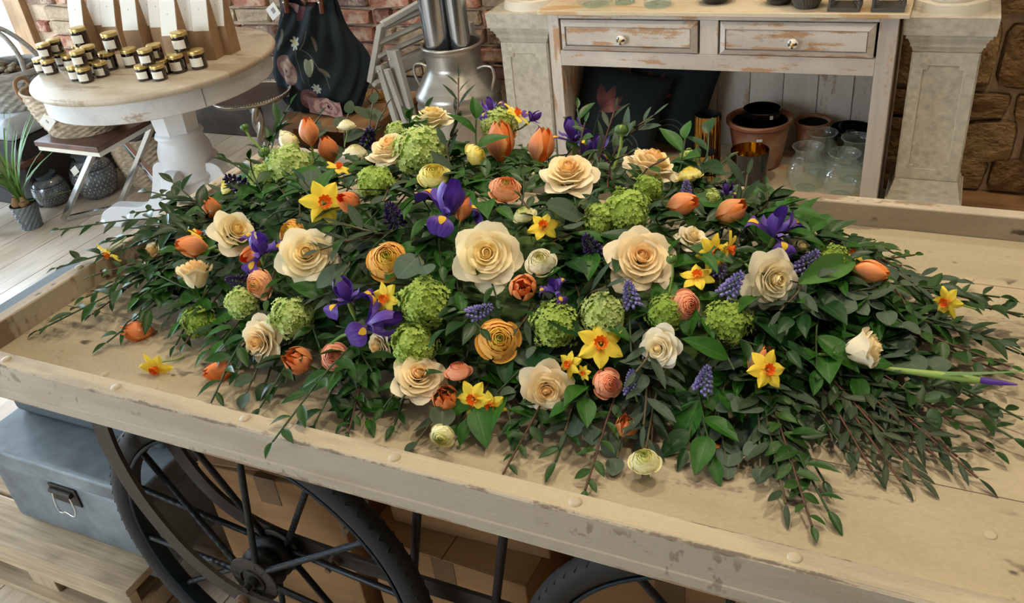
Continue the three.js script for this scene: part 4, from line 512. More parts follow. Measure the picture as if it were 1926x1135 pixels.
  { const L2 = scene.getObjectByName('glass_lantern_001'); if (L2) part('price_tag', box(0.035, 0.035, 0.001, 0.0003), mat.paper, L2, [0.02, 0.165, 0.098], [-0.4, 0.2, 0.7]); }
  const gp = thing('potted_narcissus', 'potted white narcissus with long green leaves in a dimpled glass pot', 'potted plant', [-3.55, 0, -1.515]);
  const dim = surf((u, v) => { const a = u * PI * 2, r = mix(0.044, 0.056, v) + 0.0022 * Math.sin(a * 14 + Math.floor(v * 9) * PI) * Math.sin(v * 9 * PI) ** 2; return [Math.cos(a) * r, v * 0.115, Math.sin(a) * r]; }, 84, 27, true); part('pot', dim, mat.glassSmoke, gp); part('pot_base', lathe([[0, 0.002], [0.044, 0.002]], 24), mat.glassSmoke, gp); part('soil', lathe([[0, 0.1], [0.053, 0.098]], 24), M({ color: 0x3a2a1c, roughness: 1 }), gp);
  for (const [x, z] of [[0.01, 0], [-0.02, 0.015]]) part('bulb', lathe([[0, 0.0], [0.018, 0.008], [0.022, 0.022], [0.012, 0.045], [0.006, 0.055]], 16), M({ color: 0x8b6a45, roughness: 0.8 }), gp, [x, 0.095, z]);
  const lg = M({ color: 0x5d8136, roughness: 0.45, side: THREE.DoubleSide });
  for (let i = 0; i < 22; i++) { const a = rr(2.2, 5.4), L = rr(0.22, 0.44), ln = rr(0.1, 0.34), ox = rr(-.02, .02), oz = rr(-.02, .02); part('leaf', surf((u, v) => { const w = 0.006 * (1 - v ** 3) * (u - 0.5) * 2, r = ln * v * v; return [ox + Math.cos(a) * r - Math.sin(a) * w, 0.12 + L * v - 0.1 * ln * v * v, oz + Math.sin(a) * r + Math.cos(a) * w]; }, 2, 8), lg, gp); }
  for (const s of [1, 2]) part('leaf', surf((u, v) => { const w = 0.006 * (1 - v ** 3) * (u - 0.5) * 2; return [0.02 + v * 0.26, 0.13 + v * (s === 1 ? 0.1 : 0.02), 0.02 - v * 0.1 * s + w]; }, 2, 8), lg, gp);
  const stem = part('flower_stem', tube([[-0.01, 0.12, 0], [-0.05, 0.28, -0.01], [-0.12, 0.40, 0.0], [-0.155, 0.445, 0.005]], 0.0035, 16, 6), lg, gp);
  for (let i = 0; i < 6; i++) { const a = i / 6 * PI * 2; const p = part('petal', surf((u, v) => [v * 0.03, 0.004 * Math.sin(v * 3), 0.011 * Math.sin(v * PI * 0.9 + 0.15) * (u - 0.5) * 2], 3, 4), M({ color: 0xeeeacb, roughness: 0.7, side: THREE.DoubleSide }), stem, [-0.155, 0.448, 0.005]); p.rotation.set(0.35, a, 0.2, 'XYZ'); }
  part('corona', lathe([[0.003, 0], [0.007, 0.01], [0.008, 0.012]], 12), M({ color: 0xe6cf6a, side: THREE.DoubleSide }), stem, [-0.155, 0.448, 0.005]);
}
const TLEAF = {"p": [-0.134, 0.887, -0.415], "d": [0.073, -0.004, -0.112], "s": 0.134};
const PETAL = [-0.182, 0.734, -0.212];
const FLOWERS = {
  rose: [
    [-0.572, 0.926, -0.314, 0.38, 0.65, 0.65, 0.114, 0, "largest cream rose in the centre"],
    [-0.349, 0.921, -0.365, 0.36, 0.75, 0.55, 0.112, 1, "big cream rose right of centre with peach heart"],
    [-0.888, 0.899, -0.282, 0.44, 0.73, 0.53, 0.11, 0, "big cream rose left of centre"],
    [-1.091, 0.889, -0.332, 0.76, 0.64, 0.02, 0.098, 0, "cream rose near the left end above the purple iris"],
    [-0.174, 0.893, -0.412, 0.71, 0.3, 0.64, 0.094, 2, "white cream rose under the purple iris on the right"],
    [-0.514, 0.972, -0.514, 0.1, 0.96, 0.25, 0.102, 1, "wide open cream rose below the two upright tulips"],
    [-0.405, 0.958, -0.601, 0.32, 0.92, -0.22, 0.104, 1, "cream rose seen from the side near the top right"],
    [-0.876, 0.969, -0.555, -0.06, 0.98, 0.19, 0.101, 1, "cream rose half hidden behind the top green viburnum"],
    [-0.626, 0.797, -0.16, 0.39, 0.86, 0.33, 0.088, 1, "cream rose at the front under the green viburnum"],
    [-0.432, 0.807, -0.186, 0.42, 0.27, 0.86, 0.081, 1, "oval cream rose at the front edge"],
    [-0.289, 0.849, -0.265, -0.14, 0.41, 0.9, 0.066, 2, "small ruffled cream rose crossed by dark leaves"],
    [-0.931, 0.795, -0.178, 0.02, 0.36, 0.93, 0.087, 1, "cream rose behind the round viburnum on the left"],
    [-0.87, 0.974, -0.696, -0.04, 0.98, -0.17, 0.095, 0, "cream rose mostly hidden at the very top"],
    [-0.295, 0.92, -0.447, 0.44, 0.89, 0.14, 0.057, 2, "white rose left of the daffodil of the right trio facing right"],
    [-0.714, 0.812, -0.201, -0.37, 0.18, 0.91, 0.054, 1, "cream rose below the purple iris of the left pair, the lower one"],
    [-0.149, 0.884, -0.519, 0.64, 0.76, 0.07, 0.05, 2, "white rose right of the purple iris above the white rose on the right"],
    [-1.341, 0.801, -0.358, -0.2, 0.79, 0.58, 0.067, 1, "cream rose left of the orange tulip at the left end pointing left"]
  ],
  bud: [
    [-0.056, 0.824, -0.359, 0.94, 0.33, -0.11, 0.109, 2, "white rose bud pointing right among the leaves"],
    [-1.13, 0.82, -0.252, -0.11, 0.95, -0.31, 0.121, 1, "blush rose bud near the left end"]
  ],
  ranunculus: [
    [-0.599, 0.973, -0.452, 0.31, 0.9, 0.29, 0.061, 2, "orange ranunculus below the upright tulips"],
    [-0.739, 0.976, -0.467, 0.29, 0.9, 0.31, 0.063, 0, "pale yellow ranunculus under the top viburnum"],
    [-0.733, 0.914, -0.286, 0.3, 0.8, 0.51, 0.075, 1, "amber ranunculus beside the round eucalyptus leaves"],
    [-0.514, 0.852, -0.214, 0.46, 0.69, 0.56, 0.07, 1, "large amber yellow ranunculus at the front centre"],
    [-0.487, 0.925, -0.323, 0.09, 0.87, 0.49, 0.052, 4, "cream ranunculus touching the central rose"],
    [-0.974, 0.857, -0.243, -0.01, 0.4, 0.91, 0.059, 5, "peach ranunculus left of the iris pair"],
    [-0.78, 0.802, -0.165, 0.35, 0.58, 0.73, 0.047, 3, "salmon ranunculus beside the front left tulip"],
    [-0.27, 0.884, -0.325, 0.7, 0.46, 0.55, 0.051, 3, "peach pink ranunculus over the right viburnums"],
    [-0.553, 0.765, -0.088, 0.22, 0.21, 0.95, 0.04, 6, "greenish cream ranunculus lying on the cart bed below the tulip"],
    [-0.272, 0.766, -0.128, 0.0, 0.99, 0.17, 0.046, 6, "greenish cream ranunculus lying flat on the cart bed"],
    [-0.348, 0.814, -0.209, 0.64, 0.55, 0.54, 0.047, 3, "salmon ranunculus half covered by grey leaves"],
    [-0.566, 0.814, -0.176, -0.01, 1.0, -0.01, 0.045, 3, "salmon ranunculus beside the front cream rose"],
    [-0.699, 0.979, -0.55, 0.86, 0.5, -0.1, 0.053, 0, "pale yellow ranunculus left of the upright tulips"],
    [-0.727, 0.96, -0.706, 0.13, 0.97, 0.21, 0.064, 5, "peach ranunculus below the green viburnum ball at the top behind the tulip"],
    [-1.028, 0.982, -0.635, -0.01, 0.99, -0.15, 0.039, 4, "cream ranunculus bud on a tall stem at the top left"],
    [-0.978, 0.953, -0.58, 0.15, 0.99, -0.08, 0.051, 4, "cream ranunculus right of the plain orange tulip behind the left viburnum"],
    [-0.34, 0.953, -0.604, -0.19, 0.97, -0.13, 0.047, 0, "pale yellow cupped ranunculus at the top right"],
    [-0.545, 0.958, -0.401, -0.15, 0.98, 0.16, 0.043, 6, "greenish cream ranunculus left of the daffodil between the cream ranunculus and eucalyptus leaves"],
    [-0.963, 0.908, -0.337, 0.01, 0.72, 0.69, 0.053, 1, "amber ranunculus above the big cream rose left of centre"],
    [-1.279, 0.876, -0.533, -0.35, 0.83, 0.43, 0.048, 0, "yellow ranunculus left of the dark purple hyacinth near the left top edge"],
    [-1.158, 0.945, -0.611, 0.78, 0.37, -0.5, 0.066, 4, "cream ranunculus left of the orange tulip at the top left edge"]
  ],
  greenbud: [
    [-1.222, 0.99, -0.565, -0.22, 0.98, -0.03, 0.018, 0, "tiny green flower bud on a long stem at the top left"],
    [-1.208, 0.93, -0.586, -0.29, 0.9, 0.33, 0.026, 0, "green flower bud left of the green viburnum ball at the upper left"],
    [-0.473, 0.996, -0.661, -0.05, 0.97, -0.23, 0.025, 0, "pale green bud on a straight stem before the cushions"],
    [-0.295, 0.944, -0.342, -0.22, 0.96, -0.2, 0.016, 0, "green flower bud left of the lowest daffodil of the right trio"]
  ],
  tulip: [
    [-0.709, 0.958, -0.66, 0.02, 0.99, -0.12, 0.076, 0, "upright orange tulip at the top centre"],
    [-0.619, 0.962, -0.645, 0.19, 0.96, -0.19, 0.066, 0, "upright orange tulip right of the top centre one"],
    [-1.107, 0.969, -0.614, 0.0, 1.0, -0.03, 0.057, 0, "orange tulip at the top left edge"],
    [-1.084, 0.925, -0.633, -0.09, 0.99, 0.07, 0.058, 1, "plain orange tulip behind the left viburnum"],
    [-0.862, 0.951, -0.385, -0.08, 0.71, 0.7, 0.052, 1, "orange tulip beside the big left daffodil"],
    [-1.196, 0.853, -0.328, -0.47, 0.51, 0.72, 0.061, 0, "orange tulip at the left end pointing left"],
    [-0.327, 0.946, -0.507, 0.9, 0.42, 0.15, 0.054, 0, "orange tulip near the upper right"],
    [-0.256, 0.931, -0.527, 0.78, 0.62, 0.09, 0.057, 2, "streaked orange tulip at the right shoulder"],
    [-0.048, 0.861, -0.518, 0.98, 0.08, 0.16, 0.053, 0, "orange tulip with a broad leaf at the right end"],
    [-1.242, 0.746, -0.188, -0.52, 0.43, 0.74, 0.058, 1, "orange tulip lying on the cart bed at the far left"],
    [-1.005, 0.745, -0.137, -0.46, 0.3, 0.84, 0.053, 1, "orange tulip under dark leaves at the front left"],
    [-0.164, 0.819, -0.312, 0.43, 0.9, -0.11, 0.047, 2, "orange tulip behind the right front daffodil"],
    [-1.029, 0.868, -0.306, -0.06, 0.24, 0.97, 0.057, 1, "orange tulip left of the purple iris in front of a tulip near the left end"],
    [-0.65, 0.958, -0.395, 0.2, 0.95, -0.25, 0.042, 1, "salmon orange closed tulip beside the central iris"],
    [-1.233, 0.876, -0.433, -0.04, 0.96, 0.26, 0.052, 2, "orange tulip above the cream rose near the left end above the purple iris"]
  ],
  opentulip: [
    [-0.85, 0.782, -0.159, -0.18, 0.78, 0.6, 0.057, 0, "open orange tulip at the front left"],
    [-0.578, 0.779, -0.15, 0.09, 0.9, 0.42, 0.048, 1, "vivid orange open tulip at the front"],
    [-0.5, 0.902, -0.282, 0.32, 0.68, 0.65, 0.05, 0, "open orange tulip just below the central rose"],
    [-0.315, 0.766, -0.184, 0.02, 0.99, 0.17, 0.041, 0, "open orange tulip at the front edge on the right"]
  ],
  daffodil: [
    [-0.918, 0.944, -0.386, 0.71, 0.49, 0.5, 0.084, 0, "large daffodil left of the upper tulip"],
    [-0.369, 0.853, -0.244, 0.3, 0.71, 0.64, 0.071, 0, "largest daffodil at the front with orange cup"],
    [-0.149, 0.833, -0.275, 0.57, 0.62, 0.54, 0.057, 0, "daffodil at the right front beside a tulip"],
    [-0.533, 0.784, -0.157, -0.02, 0.46, 0.89, 0.058, 0, "left daffodil of the pair at the front centre"],
    [-0.506, 0.78, -0.157, 0.03, 0.14, 0.99, 0.047, 0, "right daffodil of the pair at the front centre"],
    [-1.125, 0.745, -0.114, 0.15, -0.13, 0.98, 0.061, 0, "daffodil hanging at the front left end"],
    [0.064, 0.818, -0.532, -0.64, 0.21, 0.73, 0.051, 0, "small daffodil at the far right end"],
    [-0.505, 0.949, -0.382, 0.2, 0.84, 0.51, 0.052, 0, "daffodil between the cream ranunculus and eucalyptus leaves"],
    [-0.258, 0.918, -0.421, 0.83, 0.25, 0.5, 0.057, 0, "daffodil of the right trio facing right"],
    [-0.24, 0.919, -0.436, 0.99, -0.11, 0.09, 0.057, 0, "daffodil of the right trio seen from the side"],
    [-0.265, 0.904, -0.368, 0.01, 0.95, 0.3, 0.053, 0, "lowest daffodil of the right trio"],
    [-0.71, 0.879, -0.235, -0.1, 0.29, 0.95, 0.054, 0, "daffodil below the amber ranunculus"],
    [-1.44, 0.805, -0.332, -0.09, -0.43, 0.9, 0.057, 0, "daffodil at the far left over the cart rail"],
    [-0.959, 0.956, -0.495, 0.34, 0.91, -0.22, 0.05, 0, "small yellow daffodil below the plain orange tulip behind the left viburnum"],
    [-0.687, 1.001, -0.689, 0.62, 0.71, -0.35, 0.06, 0, "daffodil at the top edge behind the viburnum"],
    [-0.404, 0.833, -0.213, -0.33, 0.45, 0.83, 0.04, 0, "small yellow daffodil above the oval cream rose at the front edge"],
    [-1.214, 0.857, -0.361, 0.34, 0.76, -0.56, 0.044, 0, "small yellow daffodil above the orange tulip at the left end pointing left"],
    [-0.076, 0.863, -0.558, 0.39, 0.89, -0.23, 0.04, 0, "small yellow daffodil right of the small green viburnum ball near the right end tulip"],
    [-0.383, 0.824, -0.211, -0.29, 0.32, 0.9, 0.025, 0, "small yellow daffodil left of the salmon ranunculus half covered by grey leaves"],
    [-1.159, 0.828, -0.29, 0.3, 0.81, -0.51, 0.042, 0, "small yellow daffodil above the blush rose bud near the left end"],
    [-0.506, 0.953, -0.441, 0.83, 0.55, -0.06, 0.037, 0, "small yellow daffodil above the daffodil between the cream ranunculus and eucalyptus leaves"]
  ],
  iris: [
    [-0.67, 0.955, -0.375, 0.34, 0.93, -0.13, 0.112, 0, "tall purple iris above the central rose"],
    [-0.777, 0.866, -0.225, -0.08, 0.99, 0.07, 0.082, 0, "purple iris of the left pair, the upper one"],
    [-0.73, 0.845, -0.198, 0.9, 0.37, -0.23, 0.103, 0, "purple iris of the left pair, the lower one"],
    [-0.996, 0.887, -0.291, 0.35, 0.89, 0.27, 0.086, 0, "purple iris in front of a tulip near the left end"],
    [-0.183, 0.91, -0.505, 0.27, 0.96, 0.1, 0.094, 0, "purple iris above the white rose on the right"],
    [-0.583, 0.95, -0.708, 0.01, 1.0, 0.03, 0.086, 0, "purple iris at the top right of the tulips"],
    [-0.55, 0.926, -0.727, 0.5, 0.85, -0.18, 0.069, 0, "purple iris right of the purple iris at the top right of the tulips"],
    [-0.451, 0.899, -0.288, -0.01, 0.93, 0.37, 0.049, 0, "small purple iris above the front viburnums"],
    [-0.743, 0.996, -0.708, -0.36, 0.92, 0.13, 0.056, 0, "purple iris above the green viburnum ball at the top behind the tulip"],
    [-0.672, 0.979, -0.719, 0.74, 0.6, -0.3, 0.049, 0, "purple iris right of the daffodil at the top edge behind the viburnum"],
    [-0.278, 0.922, -0.602, -0.02, 0.99, -0.1, 0.043, 0, "purple iris above the streaked orange tulip at the right shoulder"]
  ],
  irisbud: [
    [0.061, 0.795, -0.379, 0.99, 0.1, 0.07, 0.176, 0, "closed iris bud with purple tip pointing right"]
  ],
  muscari: [
    [-0.345, 0.903, -0.306, -0.19, 0.97, -0.15, 0.039, 0, "lilac grape hyacinth under the big right rose"],
    [-0.551, 0.878, -0.241, 0.86, 0.45, -0.26, 0.039, 0, "lilac grape hyacinth under the central rose"],
    [-0.213, 0.905, -0.364, 0.48, 0.85, -0.22, 0.042, 0, "lilac grape hyacinth left of the white rose"],
    [-0.225, 0.818, -0.254, 0.16, 0.97, -0.16, 0.039, 0, "lilac grape hyacinth at the right front"],
    [-0.318, 0.816, -0.221, -0.08, 0.95, -0.3, 0.034, 0, "lilac grape hyacinth right of the salmon ranunculus half covered by grey leaves"],
    [-0.425, 0.936, -0.368, -0.23, 0.91, 0.34, 0.046, 1, "dark purple grape hyacinth left of the big right rose"],
    [-0.129, 0.89, -0.477, 0.54, 0.82, -0.18, 0.042, 0, "lilac grape hyacinth left of the small green viburnum ball near the right end tulip"],
    [-1.028, 0.85, -0.25, -0.48, 0.53, 0.7, 0.04, 1, "dark purple hyacinth left of the peach ranunculus left of the iris pair"],
    [-0.334, 0.946, -0.563, -0.0, 1.0, -0.1, 0.031, 0, "lilac grape hyacinth below the pale yellow cupped ranunculus at the top right"],
    [-1.22, 0.897, -0.503, -0.26, 0.74, 0.62, 0.065, 1, "dark purple hyacinth near the left top edge"],
    [-1.003, 0.939, -0.66, 0.26, 0.95, -0.18, 0.059, 1, "dark purple hyacinth left of the cream rose half hidden behind the top green viburnum"],
    [-0.774, 0.944, -0.378, 0.16, 0.9, 0.41, 0.054, 1, "dark purple hyacinth below the green viburnum ball under the top left rose"],
    [-0.246, 0.894, -0.428, 0.13, 0.99, -0.03, 0.031, 0, "lilac grape hyacinth below the daffodil of the right trio facing right"]
  ],
  viburnum: [
    [-0.818, 0.971, -0.56, 0.23, 0.96, 0.13, 0.1, 1, "large pale green viburnum ball near the top"],
    [-0.842, 0.961, -0.444, 0.24, 0.97, 0.08, 0.068, 0, "green viburnum ball under the top left rose"],
    [-1.116, 0.926, -0.547, 0.3, 0.95, 0.07, 0.087, 1, "green viburnum ball at the upper left"],
    [-1.174, 0.909, -0.522, 0.3, 0.95, 0.05, 0.052, 1, "green viburnum ball right of the dark purple hyacinth near the left top edge"],
    [-0.65, 0.874, -0.245, 0.35, 0.87, 0.35, 0.08, 0, "green viburnum ball below the eucalyptus discs"],
    [-0.65, 0.828, -0.197, 0.35, 0.89, 0.3, 0.07, 0, "green viburnum ball on the front cream rose"],
    [-0.886, 0.828, -0.208, 0.45, 0.85, 0.26, 0.07, 1, "green viburnum ball left of the iris pair"],
    [-1.006, 0.824, -0.228, 0.49, 0.83, 0.25, 0.059, 1, "green viburnum ball under the peach ranunculus"],
    [-0.443, 0.862, -0.258, 0.23, 0.9, 0.38, 0.07, 0, "green viburnum ball at the front centre"],
    [-0.38, 0.872, -0.285, 0.19, 0.89, 0.41, 0.067, 1, "green viburnum ball above the largest daffodil"],
    [-0.401, 0.948, -0.463, 0.21, 0.84, 0.51, 0.074, 0, "green viburnum ball above the big right rose"],
    [-0.433, 0.943, -0.437, 0.23, 0.84, 0.5, 0.054, 0, "green viburnum ball left of the green viburnum ball above the big right rose"],
    [-0.388, 0.952, -0.537, 0.19, 0.82, 0.54, 0.049, 2, "small green viburnum ball under the side facing rose"],
    [-0.297, 0.873, -0.314, 0.13, 0.89, 0.43, 0.054, 2, "green viburnum ball under the peach pink ranunculus"],
    [-0.214, 0.861, -0.334, 0.07, 0.9, 0.44, 0.067, 2, "tall green viburnum ball left of the white rose"],
    [-1.109, 0.775, -0.214, 0.51, 0.83, 0.21, 0.062, 2, "dark green viburnum ball at the left end"],
    [-0.098, 0.875, -0.519, 0.0, 0.86, 0.51, 0.044, 2, "small green viburnum ball near the right end tulip"],
    [-0.728, 0.976, -0.701, 0.2, 0.96, 0.18, 0.068, 1, "green viburnum ball at the top behind the tulip"],
    [-0.373, 0.923, -0.729, 0.07, 0.98, 0.19, 0.036, 1, "green viburnum ball above the pale yellow cupped ranunculus at the top right"],
    [-0.944, 0.957, -0.677, 0.26, 0.96, 0.14, 0.042, 1, "green viburnum ball above the cream rose half hidden behind the top green viburnum"],
    [-0.296, 0.929, -0.574, 0.13, 0.83, 0.54, 0.029, 1, "green viburnum ball above the streaked orange tulip at the right shoulder"]
  ]
};
const SPRIGS = [
  ["r", -1.198, 0.804, -0.503, -1.292, 0.829, -0.412, -1.385, 0.824, -0.322, "glossy dark ruscus sprig right of the daffodil at the far left over the cart rail"],
  ["s", -1.179, 0.804, -0.522, -1.256, 0.839, -0.429, -1.332, 0.844, -0.337, "broad green leaf cluster right of the daffodil at the far left over the cart rail"],
  ["r", -1.18, 0.804, -0.521, -1.222, 0.824, -0.409, -1.265, 0.814, -0.297, "glossy dark ruscus sprig left of the orange tulip at the left end pointing left"],
  ["s", -1.196, 0.804, -0.459, -1.225, 0.814, -0.343, -1.255, 0.794, -0.226, "broad green leaf cluster below the daffodil at the far left over the cart rail"],
  ["r", -1.162, 0.804, -0.556, -1.211, 0.849, -0.458, -1.261, 0.864, -0.36, "glossy dark ruscus sprig above the orange tulip at the left end pointing left"],
  ["e", -1.167, 0.804, -0.532, -1.257, 0.844, -0.453, -1.348, 0.854, -0.375, "grey green eucalyptus sprig left of the orange tulip at the left end pointing left"],
  ["s", -1.132, 0.804, -0.4, -1.132, 0.809, -0.3, -1.132, 0.784, -0.2, "broad green leaf cluster left of the dark green viburnum ball at the left end"],
  ["r", -1.198, 0.804, -0.493, -1.275, 0.814, -0.376, -1.352, 0.794, -0.259, "glossy dark ruscus sprig below the daffodil at the far left over the cart rail"],
  ["r", -1.198, 0.804, -0.424, -1.22, 0.804, -0.307, -1.242, 0.774, -0.189, "glossy dark ruscus sprig above the daffodil hanging at the front left end"],
  ["s", -1.013, 0.804, -0.371, -1.013, 0.809, -0.271, -1.013, 0.784, -0.171, "broad green leaf cluster right of the dark green viburnum ball at the left end"],
  ["s", -1.132, 0.804, -0.587, -1.132, 0.864, -0.517, -1.132, 0.894, -0.447, "broad green leaf cluster below the dark purple hyacinth near the left top edge"],
  ["s", -0.971, 0.804, -0.518, -0.971, 0.879, -0.448, -0.971, 0.924, -0.378, "broad green leaf cluster left of the large daffodil left of the upper tulip"],
  ["r", -1.251, 0.804, -0.416, -1.346, 0.79, -0.276, -1.442, 0.746, -0.135, "glossy dark ruscus sprig left of the daffodil hanging at the front left end"],
  ["r", -1.23, 0.804, -0.498, -1.403, 0.834, -0.421, -1.577, 0.834, -0.343, "glossy dark ruscus sprig left of the daffodil at the far left over the cart rail"],
  ["r", -1.241, 0.804, -0.479, -1.391, 0.809, -0.379, -1.54, 0.784, -0.279, "glossy dark ruscus sprig left of the blush rose bud near the left end"],
  ["r", -1.201, 0.804, -0.495, -1.308, 0.799, -0.363, -1.416, 0.764, -0.232, "glossy dark ruscus sprig left of the dark green viburnum ball at the left end"],
  ["p", -1.216, 0.804, -0.458, -1.292, 0.794, -0.329, -1.368, 0.754, -0.199, "small leaved green pistachio sprig below the daffodil at the far left over the cart rail"],
  ["r", -1.211, 0.804, -0.395, -1.242, 0.79, -0.269, -1.274, 0.746, -0.143, "glossy dark ruscus sprig left of the orange tulip under dark leaves at the front left"],
  ["s", -1.211, 0.804, -0.505, -1.345, 0.819, -0.437, -1.479, 0.804, -0.37, "broad green leaf cluster above the daffodil at the far left over the cart rail"],
  ["p", -1.193, 0.804, -0.518, -1.341, 0.829, -0.49, -1.488, 0.824, -0.462, "small leaved green pistachio sprig above the daffodil at the far left over the cart rail"],
  ["r", -1.207, 0.804, -0.52, -1.357, 0.839, -0.521, -1.507, 0.844, -0.521, "glossy dark ruscus sprig above the daffodil at the far left over the cart rail"],
  ["c", -1.21, 0.804, -0.52, -1.34, 0.834, -0.519, -1.47, 0.834, -0.518, "round leaved eucalyptus sprig above the orange tulip at the left end pointing left"],
  ["e", -1.172, 0.804, -0.53, -1.265, 0.809, -0.412, -1.358, 0.784, -0.294, "grey green eucalyptus sprig below the daffodil at the far left over the cart rail"],
  ["p", -1.221, 0.804, -0.481, -1.329, 0.809, -0.377, -1.437, 0.784, -0.274, "small leaved green pistachio sprig left of the orange tulip at the left end pointing left"],
  ["r", -1.127, 0.804, -0.406, -1.127, 0.794, -0.286, -1.127, 0.754, -0.166, "glossy dark ruscus sprig below the dark green viburnum ball at the left end"],
  ["r", -0.95, 0.804, -0.274, -0.95, 0.794, -0.164, -0.95, 0.754, -0.054, "glossy dark ruscus sprig below the orange tulip under dark leaves at the front left"],
  ["r", -0.87, 0.804, -0.314, -0.87, 0.791, -0.194, -0.87, 0.749, -0.074, "glossy dark ruscus sprig below the open orange tulip at the front left"],
  ["c", -0.911, 0.804, -0.293, -0.911, 0.794, -0.193, -0.911, 0.754, -0.093, "round leaved eucalyptus sprig below the orange tulip under dark leaves at the front left"],
  ["r", -0.763, 0.804, -0.283, -0.763, 0.81, -0.133, -0.763, 0.786, 0.017, "glossy dark ruscus sprig below the cream rose behind the round viburnum on the left"],
  ["s", -0.757, 0.804, -0.302, -0.757, 0.794, -0.182, -0.757, 0.754, -0.062, "broad green leaf cluster below the open orange tulip at the front left"],
  ["r", -0.722, 0.804, -0.289, -0.722, 0.791, -0.189, -0.722, 0.749, -0.089, "glossy dark ruscus sprig below the salmon ranunculus beside the front left tulip"],
  ["p", -0.701, 0.804, -0.267, -0.701, 0.791, -0.167, -0.701, 0.749, -0.067, "small leaved green pistachio sprig below the salmon ranunculus beside the front left tulip"],
  ["r", -0.646, 0.804, -0.327, -0.646, 0.79, -0.217, -0.646, 0.746, -0.107, "glossy dark ruscus sprig below the cream rose at the front under the green viburnum"],
  ["c", -0.597, 0.804, -0.286, -0.597, 0.789, -0.186, -0.597, 0.744, -0.086, "round leaved eucalyptus sprig below the vivid orange open tulip at the front"],
  ["s", -0.554, 0.804, -0.333, -0.554, 0.791, -0.233, -0.554, 0.749, -0.133, "broad green leaf cluster below the vivid orange open tulip at the front"],
  ["p", -0.449, 0.804, -0.324, -0.449, 0.79, -0.194, -0.449, 0.746, -0.064, "small leaved green pistachio sprig below the right daffodil of the pair at the front centre"],
  ["p", -0.334, 0.804, -0.371, -0.334, 0.79, -0.221, -0.334, 0.746, -0.071, "small leaved green pistachio sprig below the salmon ranunculus half covered by grey leaves"],
  ["r", -0.389, 0.804, -0.365, -0.389, 0.791, -0.235, -0.389, 0.749, -0.105, "glossy dark ruscus sprig below the oval cream rose at the front edge"],
  ["c", -0.315, 0.804, -0.341, -0.315, 0.79, -0.241, -0.315, 0.746, -0.141, "round leaved eucalyptus sprig left of the greenish cream ranunculus lying flat on the cart bed"],
  ["r", -0.44, 0.804, -0.363, -0.44, 0.794, -0.263, -0.44, 0.754, -0.163, "glossy dark ruscus sprig right of the right daffodil of the pair at the front centre"],
  ["s", -0.25, 0.804, -0.403, -0.241, 0.791, -0.293, -0.232, 0.749, -0.184, "broad green leaf cluster right of the greenish cream ranunculus lying flat on the cart bed"],
  ["c", -0.233, 0.804, -0.408, -0.205, 0.791, -0.291, -0.176, 0.749, -0.175, "round leaved eucalyptus sprig right of the greenish cream ranunculus lying flat on the cart bed"],
  ["s", -0.246, 0.804, -0.441, -0.226, 0.799, -0.333, -0.206, 0.764, -0.225, "broad green leaf cluster below the lilac grape hyacinth at the right front"],
  ["p", -0.232, 0.804, -0.462, -0.144, 0.789, -0.282, -0.057, 0.744, -0.102, "small leaved green pistachio sprig below the daffodil at the right front beside a tulip"],
  ["e", -0.234, 0.804, -0.459, -0.163, 0.79, -0.294, -0.092, 0.746, -0.128, "grey green eucalyptus sprig below the daffodil at the right front beside a tulip"],
  ["r", -0.219, 0.804, -0.446, -0.131, 0.79, -0.289, -0.043, 0.746, -0.132, "glossy dark ruscus sprig below the daffodil at the right front beside a tulip"],
  ["r", -0.23, 0.804, -0.47, -0.143, 0.791, -0.325, -0.055, 0.749, -0.179, "glossy dark ruscus sprig below the white rose bud pointing right among the leaves"],
  ["r", -0.222, 0.804, -0.472, -0.129, 0.794, -0.354, -0.036, 0.754, -0.236, "glossy dark ruscus sprig below the closed iris bud with purple tip pointing right"],
  ["w", -0.224, 0.804, -0.478, -0.113, 0.79, -0.349, -0.002, 0.746, -0.22, "slender willow eucalyptus sprig below the closed iris bud with purple tip pointing right"],
  ["w", -0.244, 0.804, -0.503, -0.106, 0.789, -0.358, 0.032, 0.744, -0.213, "slender willow eucalyptus sprig below the white rose bud pointing right among the leaves"],
  ["w", -0.237, 0.804, -0.498, -0.092, 0.79, -0.361, 0.054, 0.746, -0.224, "slender willow eucalyptus sprig below the small daffodil at the far right end"],
  ["w", -0.286, 0.804, -0.539, -0.084, 0.79, -0.392, 0.118, 0.746, -0.245, "slender willow eucalyptus sprig below the orange tulip with a broad leaf at the right end"],
  ["w", -0.284, 0.804, -0.537, -0.095, 0.791, -0.405, 0.094, 0.749, -0.274, "slender willow eucalyptus sprig right of the daffodil at the right front beside a tulip"],
  ["p", -0.248, 0.804, -0.513, -0.056, 0.791, -0.406, 0.136, 0.749, -0.298, "small leaved green pistachio sprig below the closed iris bud with purple tip pointing right"],
  ["r", -0.26, 0.804, -0.52, -0.052, 0.794, -0.423, 0.156, 0.754, -0.325, "glossy dark ruscus sprig below the small daffodil at the far right end"],
  ["r", -0.265, 0.804, -0.522, -0.048, 0.794, -0.445, 0.168, 0.754, -0.367, "glossy dark ruscus sprig right of the closed iris bud with purple tip pointing right"],
  ["p", -0.285, 0.804, -0.524, -0.058, 0.799, -0.484, 0.168, 0.764, -0.443, "small leaved green pistachio sprig right of the closed iris bud with purple tip pointing right"],
  ["p", -0.244, 0.804, -0.518, -0.047, 0.804, -0.486, 0.151, 0.774, -0.455, "small leaved green pistachio sprig below the small daffodil at the far right end"],
  ["r", -0.282, 0.804, -0.52, -0.072, 0.804, -0.519, 0.138, 0.774, -0.518, "glossy dark ruscus sprig right of the small daffodil at the far right end"],
